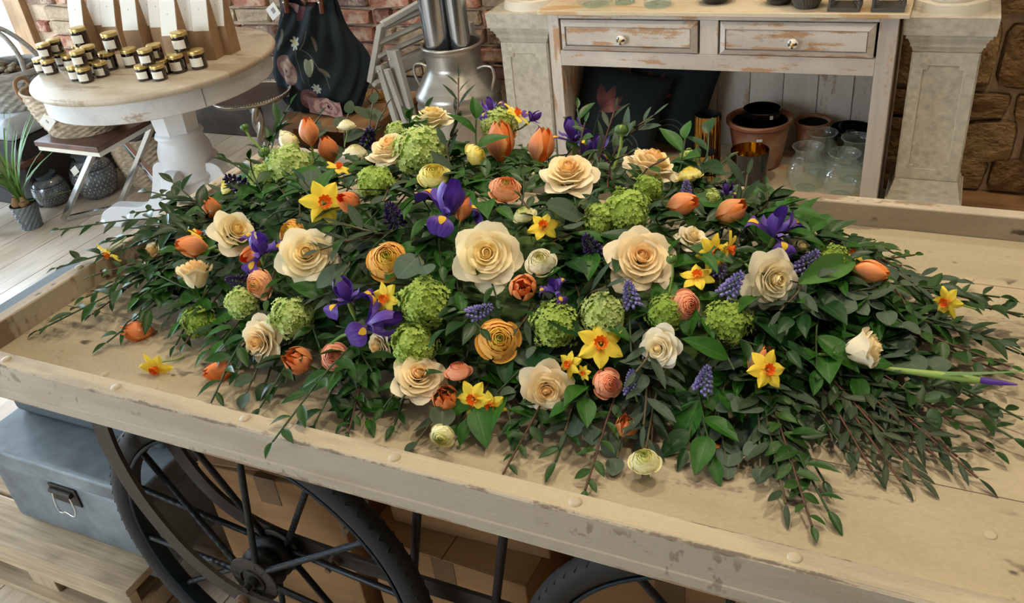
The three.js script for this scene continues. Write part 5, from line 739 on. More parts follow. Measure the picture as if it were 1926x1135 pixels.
  ["r", -0.268, 0.804, -0.519, -0.051, 0.809, -0.549, 0.167, 0.784, -0.58, "glossy dark ruscus sprig right of the white rose bud pointing right among the leaves"],
  ["r", -0.256, 0.804, -0.521, -0.061, 0.814, -0.562, 0.135, 0.794, -0.604, "glossy dark ruscus sprig above the closed iris bud with purple tip pointing right"],
  ["r", -0.243, 0.804, -0.524, -0.068, 0.809, -0.568, 0.106, 0.784, -0.612, "glossy dark ruscus sprig right of the small green viburnum ball near the right end tulip"],
  ["c", -0.283, 0.804, -0.52, -0.103, 0.799, -0.518, 0.077, 0.764, -0.516, "round leaved eucalyptus sprig above the closed iris bud with purple tip pointing right"],
  ["c", -0.256, 0.804, -0.519, -0.067, 0.794, -0.453, 0.122, 0.754, -0.387, "round leaved eucalyptus sprig right of the closed iris bud with purple tip pointing right"],
  ["r", -0.237, 0.804, -0.506, -0.085, 0.794, -0.409, 0.067, 0.754, -0.313, "glossy dark ruscus sprig below the orange tulip with a broad leaf at the right end"],
  ["e", -0.289, 0.804, -0.534, -0.135, 0.809, -0.461, 0.019, 0.784, -0.389, "grey green eucalyptus sprig left of the closed iris bud with purple tip pointing right"],
  ["p", -0.276, 0.804, -0.508, -0.133, 0.809, -0.616, 0.011, 0.784, -0.724, "small leaved green pistachio sprig above the small daffodil at the far right end"],
  ["p", -0.251, 0.804, -0.526, -0.124, 0.804, -0.606, 0.003, 0.774, -0.685, "small leaved green pistachio sprig left of the small daffodil at the far right end"],
  ["r", -0.317, 0.804, -0.506, -0.171, 0.809, -0.541, -0.025, 0.784, -0.577, "glossy dark ruscus sprig below the small green viburnum ball near the right end tulip"],
  ["e", -0.3, 0.804, -0.516, -0.131, 0.804, -0.532, 0.038, 0.774, -0.548, "grey green eucalyptus sprig left of the small daffodil at the far right end"],
  ["e", -0.26, 0.804, -0.52, -0.123, 0.799, -0.419, 0.013, 0.764, -0.317, "grey green eucalyptus sprig below the closed iris bud with purple tip pointing right"],
  ["r", -0.235, 0.804, -0.495, -0.129, 0.799, -0.389, -0.023, 0.764, -0.283, "glossy dark ruscus sprig left of the closed iris bud with purple tip pointing right"],
  ["e", -0.236, 0.804, -0.49, -0.149, 0.799, -0.38, -0.061, 0.764, -0.271, "grey green eucalyptus sprig below the white rose bud pointing right among the leaves"],
  ["e", -0.237, 0.804, -0.472, -0.17, 0.794, -0.338, -0.104, 0.754, -0.203, "grey green eucalyptus sprig below the orange tulip behind the right front daffodil"],
  ["c", -0.229, 0.804, -0.436, -0.18, 0.794, -0.305, -0.132, 0.754, -0.173, "round leaved eucalyptus sprig below the daffodil at the right front beside a tulip"],
  ["r", -0.275, 0.804, -0.525, -0.094, 0.799, -0.468, 0.087, 0.764, -0.412, "glossy dark ruscus sprig right of the daffodil at the right front beside a tulip"],
  ["e", -0.301, 0.804, -0.535, -0.16, 0.814, -0.482, -0.02, 0.794, -0.429, "grey green eucalyptus sprig right of the white rose bud pointing right among the leaves"],
  ["r", -0.251, 0.804, -0.511, -0.161, 0.814, -0.417, -0.071, 0.794, -0.324, "glossy dark ruscus sprig right of the orange tulip behind the right front daffodil"],
  ["r", -0.24, 0.804, -0.489, -0.171, 0.804, -0.378, -0.103, 0.774, -0.268, "glossy dark ruscus sprig below the orange tulip behind the right front daffodil"],
  ["w", -0.334, 0.804, -0.538, -0.198, 0.819, -0.505, -0.062, 0.804, -0.473, "slender willow eucalyptus sprig above the white rose bud pointing right among the leaves"],
  ["e", -0.305, 0.804, -0.518, -0.105, 0.809, -0.526, 0.095, 0.784, -0.533, "grey green eucalyptus sprig below the small daffodil at the far right end"],
  ["e", -0.275, 0.804, -0.52, -0.065, 0.804, -0.513, 0.145, 0.774, -0.507, "grey green eucalyptus sprig right of the small daffodil at the far right end"],
  ["e", -0.236, 0.804, -0.499, -0.102, 0.794, -0.378, 0.032, 0.754, -0.258, "grey green eucalyptus sprig right of the daffodil at the right front beside a tulip"],
  ["w", -0.245, 0.804, -0.508, -0.088, 0.794, -0.384, 0.069, 0.754, -0.26, "slender willow eucalyptus sprig right of the orange tulip behind the right front daffodil"],
  ["w", -0.811, 0.932, -0.623, -0.802, 1.01, -0.656, -0.794, 1.067, -0.689, "slender willow eucalyptus sprig above the cream rose mostly hidden at the very top"],
  ["r", -1.227, 0.875, -0.593, -1.211, 0.946, -0.636, -1.195, 0.996, -0.68, "glossy dark ruscus sprig above the orange tulip at the top left edge"],
  ["r", -1.226, 0.862, -0.595, -1.219, 0.919, -0.625, -1.212, 0.956, -0.656, "glossy dark ruscus sprig left of the orange tulip at the top left edge"],
  ["r", -1.169, 0.885, -0.506, -1.194, 0.93, -0.499, -1.22, 0.954, -0.492, "glossy dark ruscus sprig above the dark purple hyacinth near the left top edge"],
  ["c", -1.0, 0.901, -0.659, -0.991, 0.955, -0.685, -0.983, 0.989, -0.711, "round leaved eucalyptus sprig above the cream rose half hidden behind the top green viburnum"],
  ["c", -1.054, 0.903, -0.643, -1.053, 0.954, -0.662, -1.053, 0.985, -0.681, "round leaved eucalyptus sprig above the plain orange tulip behind the left viburnum"],
  ["c", -1.011, 0.902, -0.655, -1.009, 0.961, -0.679, -1.006, 1.001, -0.703, "round leaved eucalyptus sprig left of the cream rose mostly hidden at the very top"],
  ["s", -0.38, 0.899, -0.666, -0.358, 0.949, -0.69, -0.336, 0.979, -0.713, "broad green leaf cluster above the pale yellow cupped ranunculus at the top right"],
  ["s", -0.385, 0.904, -0.656, -0.378, 0.949, -0.674, -0.371, 0.975, -0.693, "broad green leaf cluster above the cream rose seen from the side near the top right"],
  ["r", -0.408, 0.784, -0.84, -0.375, 0.83, -0.865, -0.341, 0.856, -0.891, "glossy dark ruscus sprig right of the pale yellow cupped ranunculus at the top right"],
  ["e", -0.346, 0.91, -0.608, -0.325, 0.936, -0.621, -0.304, 0.941, -0.633, "grey green eucalyptus sprig right of the pale yellow cupped ranunculus at the top right"],
  ["r", -0.604, 0.913, -0.707, -0.596, 0.964, -0.728, -0.588, 0.996, -0.75, "glossy dark ruscus sprig above the purple iris at the top right of the tulips"],
  ["p", -0.515, 0.906, -0.691, -0.487, 0.952, -0.716, -0.459, 0.977, -0.741, "small leaved green pistachio sprig above the small green viburnum ball under the side facing rose"],
  ["e", -0.512, 0.909, -0.711, -0.48, 0.957, -0.738, -0.449, 0.985, -0.765, "grey green eucalyptus sprig above the cream rose seen from the side near the top right"],
  ["p", -0.53, 0.935, -0.6, -0.53, 0.986, -0.619, -0.529, 1.017, -0.637, "small leaved green pistachio sprig above the purple iris at the top right of the tulips"],
  ["r", -0.908, 0.913, -0.675, -0.901, 0.962, -0.696, -0.894, 0.991, -0.718, "glossy dark ruscus sprig above the cream rose mostly hidden at the very top"],
  ["s", -0.851, 0.929, -0.622, -0.866, 0.975, -0.629, -0.881, 1.001, -0.636, "broad green leaf cluster left of the cream rose mostly hidden at the very top"],
  ["p", -0.442, 0.934, -0.538, -0.437, 0.974, -0.554, -0.432, 0.995, -0.57, "small leaved green pistachio sprig above the green viburnum ball above the big right rose"],
  ["p", -0.405, 0.93, -0.534, -0.388, 0.969, -0.554, -0.372, 0.989, -0.574, "small leaved green pistachio sprig left of the pale yellow cupped ranunculus at the top right"],
  ["s", -0.706, 0.946, -0.563, -0.711, 0.997, -0.579, -0.716, 1.027, -0.595, "broad green leaf cluster left of the green viburnum ball at the top behind the tulip"],
  ["e", -0.743, 0.947, -0.531, -0.741, 0.992, -0.548, -0.739, 1.017, -0.566, "grey green eucalyptus sprig right of the cream rose mostly hidden at the very top"],
  ["r", -1.109, 0.894, -0.452, -1.123, 0.943, -0.46, -1.136, 0.971, -0.468, "glossy dark ruscus sprig left of the green viburnum ball at the upper left"],
  ["r", -0.219, 0.891, -0.54, -0.201, 0.926, -0.556, -0.183, 0.94, -0.571, "glossy dark ruscus sprig above the purple iris above the white rose on the right"],
  ["p", -0.24, 0.896, -0.563, -0.228, 0.932, -0.579, -0.216, 0.949, -0.594, "small leaved green pistachio sprig right of the streaked orange tulip at the right shoulder"],
  ["e", -0.259, 0.899, -0.571, -0.253, 0.939, -0.587, -0.247, 0.96, -0.604, "grey green eucalyptus sprig above the streaked orange tulip at the right shoulder"],
  ["s", -0.195, 0.886, -0.503, -0.17, 0.904, -0.512, -0.145, 0.903, -0.52, "broad green leaf cluster right of the purple iris above the white rose on the right"],
  ["s", -0.205, 0.889, -0.514, -0.186, 0.921, -0.528, -0.166, 0.933, -0.543, "broad green leaf cluster above the purple iris above the white rose on the right"],
  ["r", -1.226, 0.853, -0.418, -1.254, 0.905, -0.411, -1.282, 0.938, -0.405, "glossy dark ruscus sprig left of the dark purple hyacinth near the left top edge"],
  ["r", -1.223, 0.839, -0.378, -1.252, 0.873, -0.358, -1.281, 0.886, -0.339, "glossy dark ruscus sprig above the blush rose bud near the left end"],
  ["r", -0.346, 0.91, -0.608, -0.339, 0.948, -0.623, -0.332, 0.965, -0.638, "glossy dark ruscus sprig above the pale yellow cupped ranunculus at the top right"],
  ["r", -1.119, 0.906, -0.624, -1.116, 0.954, -0.644, -1.113, 0.982, -0.664, "glossy dark ruscus sprig above the plain orange tulip behind the left viburnum"],
  ["w", -0.524, 0.919, -0.662, -0.513, 0.975, -0.686, -0.502, 1.011, -0.71, "slender willow eucalyptus sprig above the pale green bud on a straight stem before the cushions"],
  ["d", -0.742, 0.918, -0.393, -0.7, 0.92, -0.332, -0.658, 0.923, -0.27, "big grey eucalyptus discs right of the amber ranunculus beside the round eucalyptus leaves"],
  ["d", -0.486, 0.929, -0.507, -0.47, 0.946, -0.445, -0.453, 0.962, -0.383, "big grey eucalyptus discs above the dark purple grape hyacinth left of the big right rose"],
  ["e", -0.756, 0.91, -0.375, -0.798, 0.928, -0.35, -0.84, 0.946, -0.324, "grey green eucalyptus sprig below the orange tulip beside the big left daffodil"],
  ["e", -0.775, 0.909, -0.373, -0.816, 0.914, -0.326, -0.857, 0.919, -0.279, "grey green eucalyptus sprig right of the big cream rose left of centre"],
  ["e", -0.852, 0.931, -0.545, -0.816, 0.95, -0.456, -0.78, 0.97, -0.368, "grey green eucalyptus sprig below the green viburnum ball under the top left rose"],
  ["w", -0.761, 0.914, -0.386, -0.786, 0.923, -0.339, -0.811, 0.933, -0.292, "slender willow eucalyptus sprig below the orange tulip beside the big left daffodil"],
  ["d", -0.372, 0.792, -0.234, -0.364, 0.785, -0.197, -0.357, 0.777, -0.161, "big grey eucalyptus discs below the salmon ranunculus half covered by grey leaves"],
  ["d", -0.173, 0.756, -0.269, -0.174, 0.754, -0.236, -0.176, 0.753, -0.202, "big grey eucalyptus discs below the lilac grape hyacinth at the right front"],
  ["e", -0.348, 0.857, -0.324, -0.33, 0.846, -0.272, -0.311, 0.835, -0.219, "grey green eucalyptus sprig right of the salmon ranunculus half covered by grey leaves"],
  ["e", -0.338, 0.836, -0.289, -0.313, 0.808, -0.234, -0.289, 0.779, -0.18, "grey green eucalyptus sprig above the greenish cream ranunculus lying flat on the cart bed"],
  ["w", -0.31, 0.804, -0.262, -0.292, 0.776, -0.215, -0.275, 0.747, -0.167, "slender willow eucalyptus sprig above the greenish cream ranunculus lying flat on the cart bed"],
  ["s", -0.581, 0.867, -0.289, -0.585, 0.867, -0.245, -0.589, 0.866, -0.2, "broad green leaf cluster below the green viburnum ball below the eucalyptus discs"],
  ["d", -0.863, 0.897, -0.356, -0.829, 0.898, -0.299, -0.796, 0.9, -0.243, "big grey eucalyptus discs above the purple iris of the left pair, the upper one"],
  ["d", -0.979, 0.91, -0.448, -0.982, 0.936, -0.436, -0.984, 0.962, -0.425, "big grey eucalyptus discs below the green viburnum ball at the upper left"],
  ["s", -0.404, 0.881, -0.346, -0.427, 0.91, -0.336, -0.451, 0.939, -0.326, "broad green leaf cluster right of the cream ranunculus touching the central rose"],
  ["e", -0.419, 0.854, -0.295, -0.398, 0.884, -0.297, -0.377, 0.913, -0.299, "grey green eucalyptus sprig left of the lilac grape hyacinth under the big right rose"],
  ["p", -0.54, 0.919, -0.411, -0.546, 0.949, -0.41, -0.551, 0.979, -0.409, "small leaved green pistachio sprig right of the orange ranunculus below the upright tulips"],
  ["p", -0.496, 0.92, -0.437, -0.473, 0.949, -0.44, -0.45, 0.978, -0.443, "small leaved green pistachio sprig below the wide open cream rose below the two upright tulips"],
  ["r", -0.615, 0.865, -0.283, -0.576, 0.867, -0.247, -0.537, 0.869, -0.21, "glossy dark ruscus sprig below the lilac grape hyacinth under the central rose"],
  ["s", -0.345, 0.908, -0.478, -0.305, 0.919, -0.435, -0.265, 0.929, -0.391, "broad green leaf cluster left of the daffodil of the right trio facing right"],
  ["s", -1.127, 0.884, -0.469, -1.116, 0.897, -0.407, -1.104, 0.909, -0.345, "broad green leaf cluster above the cream rose near the left end above the purple iris"],
  ["s", -0.958, 0.906, -0.416, -0.974, 0.933, -0.417, -0.991, 0.96, -0.418, "broad green leaf cluster below the green viburnum ball at the upper left"],
  ["s", -0.108, 0.843, -0.457, -0.119, 0.857, -0.404, -0.13, 0.87, -0.351, "broad green leaf cluster below the white cream rose under the purple iris on the right"],
  ["s", -0.17, 0.842, -0.384, -0.149, 0.843, -0.347, -0.128, 0.844, -0.311, "broad green leaf cluster above the daffodil at the right front beside a tulip"],
  ["s", -0.316, 0.901, -0.464, -0.33, 0.931, -0.456, -0.343, 0.961, -0.447, "broad green leaf cluster left of the orange tulip near the upper right"],
  ["s", -0.786, 0.745, -0.171, -0.74, 0.746, -0.138, -0.693, 0.746, -0.105, "broad green leaf cluster below the cream rose at the front under the green viburnum"],
  ["s", -0.55, 0.792, -0.207, -0.541, 0.78, -0.168, -0.532, 0.768, -0.129, "broad green leaf cluster below the left daffodil of the pair at the front centre"],
  ["s", -0.517, 0.796, -0.212, -0.493, 0.782, -0.174, -0.468, 0.768, -0.136, "broad green leaf cluster below the right daffodil of the pair at the front centre"],
  ["r", -0.759, 0.805, -0.214, -0.728, 0.805, -0.179, -0.696, 0.805, -0.145, "glossy dark ruscus sprig right of the salmon ranunculus beside the front left tulip"],
  ["s", -0.778, 0.794, -0.208, -0.765, 0.795, -0.174, -0.753, 0.796, -0.141, "broad green leaf cluster below the salmon ranunculus beside the front left tulip"],
  ["s", -0.401, 0.802, -0.238, -0.396, 0.801, -0.204, -0.391, 0.799, -0.17, "broad green leaf cluster right of the oval cream rose at the front edge"],
  ["s", -1.123, 0.828, -0.318, -1.174, 0.84, -0.315, -1.225, 0.851, -0.313, "broad green leaf cluster left of the orange tulip at the left end pointing left"],
  ["s", -1.13, 0.801, -0.285, -1.187, 0.807, -0.28, -1.244, 0.813, -0.275, "broad green leaf cluster left of the blush rose bud near the left end"],
  ["r", -1.081, 0.785, -0.251, -1.122, 0.793, -0.237, -1.162, 0.8, -0.224, "glossy dark ruscus sprig above the dark green viburnum ball at the left end"],
  ["c", -1.108, 0.831, -0.317, -1.136, 0.839, -0.295, -1.164, 0.847, -0.274, "round leaved eucalyptus sprig below the orange tulip at the left end pointing left"],
  ["s", -0.887, 0.783, -0.209, -0.894, 0.766, -0.169, -0.902, 0.75, -0.13, "broad green leaf cluster left of the open orange tulip at the front left"],
  ["s", -0.963, 0.782, -0.22, -0.978, 0.779, -0.189, -0.994, 0.775, -0.158, "broad green leaf cluster above the orange tulip under dark leaves at the front left"],
  ["r", -0.054, 0.811, -0.474, -0.058, 0.849, -0.552, -0.062, 0.846, -0.631, "glossy dark ruscus sprig above the orange tulip with a broad leaf at the right end"],
  ["r", -0.941, 0.813, -0.311, -0.878, 0.828, -0.244, -0.815, 0.803, -0.177, "glossy dark ruscus sprig left of the salmon ranunculus beside the front left tulip"],
  ["r", -0.738, 0.913, -0.454, -0.681, 0.963, -0.489, -0.625, 0.973, -0.525, "glossy dark ruscus sprig above the orange ranunculus below the upright tulips"],
  ["p", -0.913, 0.905, -0.488, -0.872, 0.945, -0.578, -0.832, 0.944, -0.668, "small leaved green pistachio sprig below the cream rose mostly hidden at the very top"],
  ["s", -0.907, 0.889, -0.4, -0.863, 0.919, -0.356, -0.819, 0.909, -0.311, "broad green leaf cluster left of the amber ranunculus beside the round eucalyptus leaves"],
  ["p", -0.836, 0.905, -0.605, -0.917, 0.943, -0.549, -0.998, 0.941, -0.494, "small leaved green pistachio sprig below the plain orange tulip behind the left viburnum"],
  ["r", -0.574, 0.899, -0.401, -0.598, 0.955, -0.481, -0.622, 0.972, -0.561, "glossy dark ruscus sprig left of the upright orange tulip right of the top centre one"],
  ["r", -1.185, 0.82, -0.367, -1.241, 0.855, -0.399, -1.298, 0.85, -0.43, "glossy dark ruscus sprig above the peach ranunculus left of the iris pair"],
  ["e", -0.105, 0.801, -0.543, -0.056, 0.816, -0.607, -0.006, 0.791, -0.671, "grey green eucalyptus sprig above the small daffodil at the far right end"],
  ["r", -0.108, 0.822, -0.432, -0.135, 0.853, -0.377, -0.163, 0.843, -0.322, "glossy dark ruscus sprig above the orange tulip behind the right front daffodil"],
  ["r", -0.637, 0.891, -0.369, -0.588, 0.908, -0.318, -0.538, 0.885, -0.268, "glossy dark ruscus sprig above the lilac grape hyacinth under the central rose"],
  ["s", -0.24, 0.859, -0.425, -0.181, 0.89, -0.483, -0.121, 0.881, -0.542, "broad green leaf cluster above the small green viburnum ball near the right end tulip"],
  ["r", -0.116, 0.831, -0.456, -0.108, 0.869, -0.533, -0.1, 0.867, -0.61, "glossy dark ruscus sprig above the small green viburnum ball near the right end tulip"],
  ["r", -0.099, 0.829, -0.558, -0.157, 0.884, -0.496, -0.215, 0.898, -0.435, "glossy dark ruscus sprig below the daffodil of the right trio seen from the side"],
  ["p", -0.841, 0.87, -0.631, -0.867, 0.885, -0.715, -0.893, 0.86, -0.799, "small leaved green pistachio sprig left of the pale yellow ranunculus left of the upright tulips"],
  ["p", -0.568, 0.916, -0.507, -0.523, 0.945, -0.594, -0.478, 0.935, -0.681, "small leaved green pistachio sprig above the orange tulip near the upper right"],
  ["c", -1.215, 0.823, -0.396, -1.285, 0.844, -0.42, -1.355, 0.826, -0.444, "round leaved eucalyptus sprig above the blush rose bud near the left end"],
  ["s", -1.261, 0.823, -0.592, -1.191, 0.887, -0.522, -1.121, 0.911, -0.452, "broad green leaf cluster right of the dark purple hyacinth near the left top edge"],
  ["r", -0.333, 0.876, -0.625, -0.355, 0.931, -0.56, -0.377, 0.945, -0.495, "glossy dark ruscus sprig below the small green viburnum ball under the side facing rose"],
  ["s", -0.706, 0.917, -0.56, -0.68, 0.958, -0.498, -0.653, 0.958, -0.436, "broad green leaf cluster above the salmon orange closed tulip beside the central iris"],
  ["p", -0.857, 0.909, -0.47, -0.822, 0.953, -0.537, -0.788, 0.956, -0.603, "small leaved green pistachio sprig right of the large pale green viburnum ball near the top"],
  ["p", -1.155, 0.863, -0.536, -1.086, 0.914, -0.474, -1.016, 0.926, -0.412, "small leaved green pistachio sprig left of the large daffodil left of the upper tulip"],
  ["s", -0.216, 0.859, -0.447, -0.17, 0.888, -0.514, -0.125, 0.877, -0.58, "broad green leaf cluster above the white cream rose under the purple iris on the right"],
  ["p", -0.172, 0.825, -0.659, -0.09, 0.844, -0.632, -0.009, 0.823, -0.605, "small leaved green pistachio sprig above the white rose bud pointing right among the leaves"],
  ["r", -0.761, 0.898, -0.646, -0.721, 0.956, -0.557, -0.681, 0.973, -0.469, "glossy dark ruscus sprig below the pale yellow ranunculus left of the upright tulips"],
  ["s", -0.99, 0.896, -0.542, -1.03, 0.932, -0.497, -1.07, 0.928, -0.451, "broad green leaf cluster left of the plain orange tulip behind the left viburnum"],
  ["e", -1.249, 0.83, -0.583, -1.316, 0.845, -0.541, -1.384, 0.821, -0.499, "grey green eucalyptus sprig above the orange tulip at the left end pointing left"],
  ["c", -1.114, 0.838, -0.431, -1.209, 0.853, -0.405, -1.304, 0.828, -0.38, "round leaved eucalyptus sprig left of the orange tulip at the left end pointing left"],
  ["r", -1.234, 0.81, -0.55, -1.321, 0.825, -0.515, -1.409, 0.8, -0.48, "glossy dark ruscus sprig left of the peach ranunculus left of the iris pair"],
  ["p", -0.208, 0.862, -0.558, -0.233, 0.9, -0.613, -0.258, 0.898, -0.668, "small leaved green pistachio sprig above the streaked orange tulip at the right shoulder"],
  ["r", -0.156, 0.794, -0.598, -0.128, 0.809, -0.675, -0.1, 0.784, -0.752, "glossy dark ruscus sprig right of the purple iris above the white rose on the right"],
  ["r", -0.242, 0.866, -0.586, -0.293, 0.922, -0.516, -0.345, 0.939, -0.447, "glossy dark ruscus sprig below the orange tulip near the upper right"],
  ["s", -0.392, 0.881, -0.447, -0.32, 0.896, -0.384, -0.247, 0.871, -0.321, "broad green leaf cluster right of the peach pink ranunculus over the right viburnums"],
  ["r", -0.578, 0.906, -0.611, -0.635, 0.937, -0.662, -0.691, 0.928, -0.713, "glossy dark ruscus sprig right of the upright orange tulip at the top centre"],
  ["p", -0.452, 0.882, -0.661, -0.45, 0.94, -0.587, -0.448, 0.959, -0.513, "small leaved green pistachio sprig below the purple iris at the top right of the tulips"],
  ["s", -0.113, 0.834, -0.482, -0.13, 0.875, -0.549, -0.148, 0.876, -0.616, "broad green leaf cluster above the orange tulip with a broad leaf at the right end"],
  ["c", -0.211, 0.833, -0.372, -0.124, 0.856, -0.418, -0.037, 0.839, -0.463, "round leaved eucalyptus sprig below the orange tulip with a broad leaf at the right end"],
  ["s", -0.294, 0.883, -0.523, -0.259, 0.905, -0.589, -0.223, 0.887, -0.655, "broad green leaf cluster right of the streaked orange tulip at the right shoulder"],
  ["r", -0.353, 0.893, -0.509, -0.292, 0.92, -0.541, -0.231, 0.907, -0.573, "glossy dark ruscus sprig right of the streaked orange tulip at the right shoulder"],
  ["s", -1.159, 0.841, -0.528, -1.252, 0.856, -0.505, -1.345, 0.831, -0.482, "broad green leaf cluster above the orange tulip at the left end pointing left"],
  ["r", -0.226, 0.822, -0.645, -0.21, 0.837, -0.707, -0.193, 0.812, -0.769, "glossy dark ruscus sprig above the white cream rose under the purple iris on the right"],
  ["r", -0.272, 0.879, -0.535, -0.297, 0.919, -0.592, -0.322, 0.919, -0.65, "glossy dark ruscus sprig above the orange tulip near the upper right"],
  ["e", -1.044, 0.887, -0.525, -1.003, 0.924, -0.446, -0.962, 0.921, -0.367, "grey green eucalyptus sprig left of the large daffodil left of the upper tulip"],
  ["p", -0.343, 0.888, -0.464, -0.414, 0.932, -0.416, -0.485, 0.935, -0.367, "small leaved green pistachio sprig below the daffodil between the cream ranunculus and eucalyptus leaves"],
  ["c", -0.171, 0.834, -0.532, -0.082, 0.849, -0.491, 0.007, 0.824, -0.451, "round leaved eucalyptus sprig left of the small daffodil at the far right end"],
  ["s", -0.799, 0.882, -0.355, -0.748, 0.912, -0.321, -0.697, 0.903, -0.287, "broad green leaf cluster right of the amber ranunculus beside the round eucalyptus leaves"],
  ["s", -1.197, 0.844, -0.447, -1.151, 0.898, -0.532, -1.105, 0.912, -0.617, "broad green leaf cluster below the orange tulip at the top left edge"],
  ["e", -0.954, 0.844, -0.696, -0.929, 0.859, -0.762, -0.904, 0.834, -0.828, "grey green eucalyptus sprig left of the pale yellow ranunculus left of the upright tulips"],
  ["r", -0.864, 0.857, -0.706, -0.816, 0.872, -0.764, -0.769, 0.847, -0.823, "glossy dark ruscus sprig below the upright orange tulip at the top centre"],
  ["r", -0.865, 0.909, -0.484, -0.864, 0.934, -0.411, -0.864, 0.918, -0.338, "glossy dark ruscus sprig below the orange tulip beside the big left daffodil"],
  ["r", -0.326, 0.834, -0.343, -0.227, 0.849, -0.332, -0.129, 0.824, -0.321, "glossy dark ruscus sprig left of the white rose bud pointing right among the leaves"],
  ["r", -1.155, 0.847, -0.628, -1.193, 0.882, -0.549, -1.231, 0.877, -0.47, "glossy dark ruscus sprig below the dark purple hyacinth near the left top edge"],
  ["e", -0.444, 0.81, -0.69, -0.414, 0.825, -0.766, -0.385, 0.8, -0.841, "grey green eucalyptus sprig right of the orange tulip near the upper right"],
  ["s", -0.171, 0.853, -0.496, -0.244, 0.912, -0.549, -0.317, 0.93, -0.602, "broad green leaf cluster below the pale yellow cupped ranunculus at the top right"],
  ["r", -0.297, 0.866, -0.589, -0.234, 0.881, -0.646, -0.172, 0.856, -0.702, "glossy dark ruscus sprig right of the daffodil of the right trio seen from the side"],
  ["p", -0.974, 0.865, -0.68, -0.943, 0.929, -0.594, -0.912, 0.952, -0.508, "small leaved green pistachio sprig above the green viburnum ball under the top left rose"],
  ["s", -0.825, 0.897, -0.639, -0.769, 0.953, -0.573, -0.713, 0.969, -0.508, "broad green leaf cluster below the pale yellow ranunculus left of the upright tulips"],
  ["c", -0.995, 0.842, -0.663, -1.063, 0.857, -0.71, -1.132, 0.832, -0.757, "round leaved eucalyptus sprig right of the plain orange tulip behind the left viburnum"],
  ["r", -0.197, 0.853, -0.573, -0.202, 0.868, -0.654, -0.206, 0.843, -0.735, "glossy dark ruscus sprig right of the daffodil of the right trio facing right"],
  ["r", -0.489, 0.91, -0.541, -0.517, 0.946, -0.458, -0.545, 0.942, -0.374, "glossy dark ruscus sprig left of the daffodil between the cream ranunculus and eucalyptus leaves"],
  ["r", -0.961, 0.863, -0.409, -1.044, 0.878, -0.357, -1.127, 0.853, -0.306, "glossy dark ruscus sprig right of the orange tulip at the left end pointing left"],
  ["p", -0.097, 0.826, -0.574, -0.045, 0.849, -0.53, 0.008, 0.832, -0.487, "small leaved green pistachio sprig above the closed iris bud with purple tip pointing right"],
  ["r", -0.543, 0.912, -0.471, -0.505, 0.953, -0.518, -0.467, 0.955, -0.565, "glossy dark ruscus sprig right of the wide open cream rose below the two upright tulips"],
  ["e", -1.179, 0.84, -0.628, -1.176, 0.884, -0.53, -1.174, 0.889, -0.432, "grey green eucalyptus sprig below the dark purple hyacinth near the left top edge"],
  ["p", -0.601, 0.88, -0.694, -0.583, 0.945, -0.601, -0.564, 0.971, -0.507, "small leaved green pistachio sprig below the upright orange tulip right of the top centre one"],
  ["s", -0.4, 0.89, -0.428, -0.44, 0.914, -0.364, -0.48, 0.898, -0.301, "broad green leaf cluster left of the small purple iris above the front viburnums"],
  ["e", -1.164, 0.834, -0.612, -1.185, 0.849, -0.67, -1.206, 0.824, -0.728, "grey green eucalyptus sprig below the plain orange tulip behind the left viburnum"],
  ["s", -0.476, 0.909, -0.505, -0.441, 0.937, -0.448, -0.407, 0.926, -0.391, "broad green leaf cluster left of the big cream rose right of centre with peach heart"],
  ["p", -0.224, 0.831, -0.568, -0.149, 0.846, -0.629, -0.075, 0.821, -0.69, "small leaved green pistachio sprig right of the lilac grape hyacinth left of the white rose"],
  ["s", -0.199, 0.854, -0.593, -0.154, 0.881, -0.522, -0.109, 0.867, -0.451, "broad green leaf cluster below the small green viburnum ball near the right end tulip"],
  ["p", -0.458, 0.892, -0.408, -0.438, 0.913, -0.351, -0.417, 0.893, -0.294, "small leaved green pistachio sprig right of the small purple iris above the front viburnums"],
  ["s", -0.807, 0.91, -0.587, -0.778, 0.951, -0.496, -0.748, 0.952, -0.405, "broad green leaf cluster left of the tall purple iris above the central rose"],
  ["s", -0.099, 0.819, -0.461, -0.094, 0.834, -0.394, -0.09, 0.809, -0.327, "broad green leaf cluster left of the white rose bud pointing right among the leaves"],
  ["s", -0.139, 0.79, -0.415, -0.079, 0.805, -0.377, -0.02, 0.78, -0.338, "broad green leaf cluster below the white rose bud pointing right among the leaves"],
  ["r", -1.277, 0.804, -0.486, -1.339, 0.819, -0.456, -1.402, 0.794, -0.425, "glossy dark ruscus sprig above the green viburnum ball under the peach ranunculus"],
  ["e", -0.13, 0.811, -0.658, -0.055, 0.832, -0.616, 0.02, 0.813, -0.574, "grey green eucalyptus sprig right of the small green viburnum ball near the right end tulip"],
  ["e", -0.547, 0.859, -0.704, -0.543, 0.874, -0.764, -0.539, 0.849, -0.824, "grey green eucalyptus sprig left of the small green viburnum ball under the side facing rose"],
  ["e", -0.348, 0.865, -0.666, -0.428, 0.899, -0.712, -0.507, 0.893, -0.758, "grey green eucalyptus sprig below the pale green bud on a straight stem before the cushions"],
  ["p", -0.88, 0.884, -0.662, -0.891, 0.937, -0.564, -0.902, 0.949, -0.467, "small leaved green pistachio sprig left of the green viburnum ball under the top left rose"],
  ["c", -0.73, 0.818, -0.669, -0.758, 0.833, -0.764, -0.787, 0.808, -0.86, "round leaved eucalyptus sprig above the orange ranunculus below the upright tulips"],
  ["r", -1.21, 0.848, -0.536, -1.173, 0.895, -0.474, -1.136, 0.903, -0.412, "glossy dark ruscus sprig above the cream rose near the left end above the purple iris"],
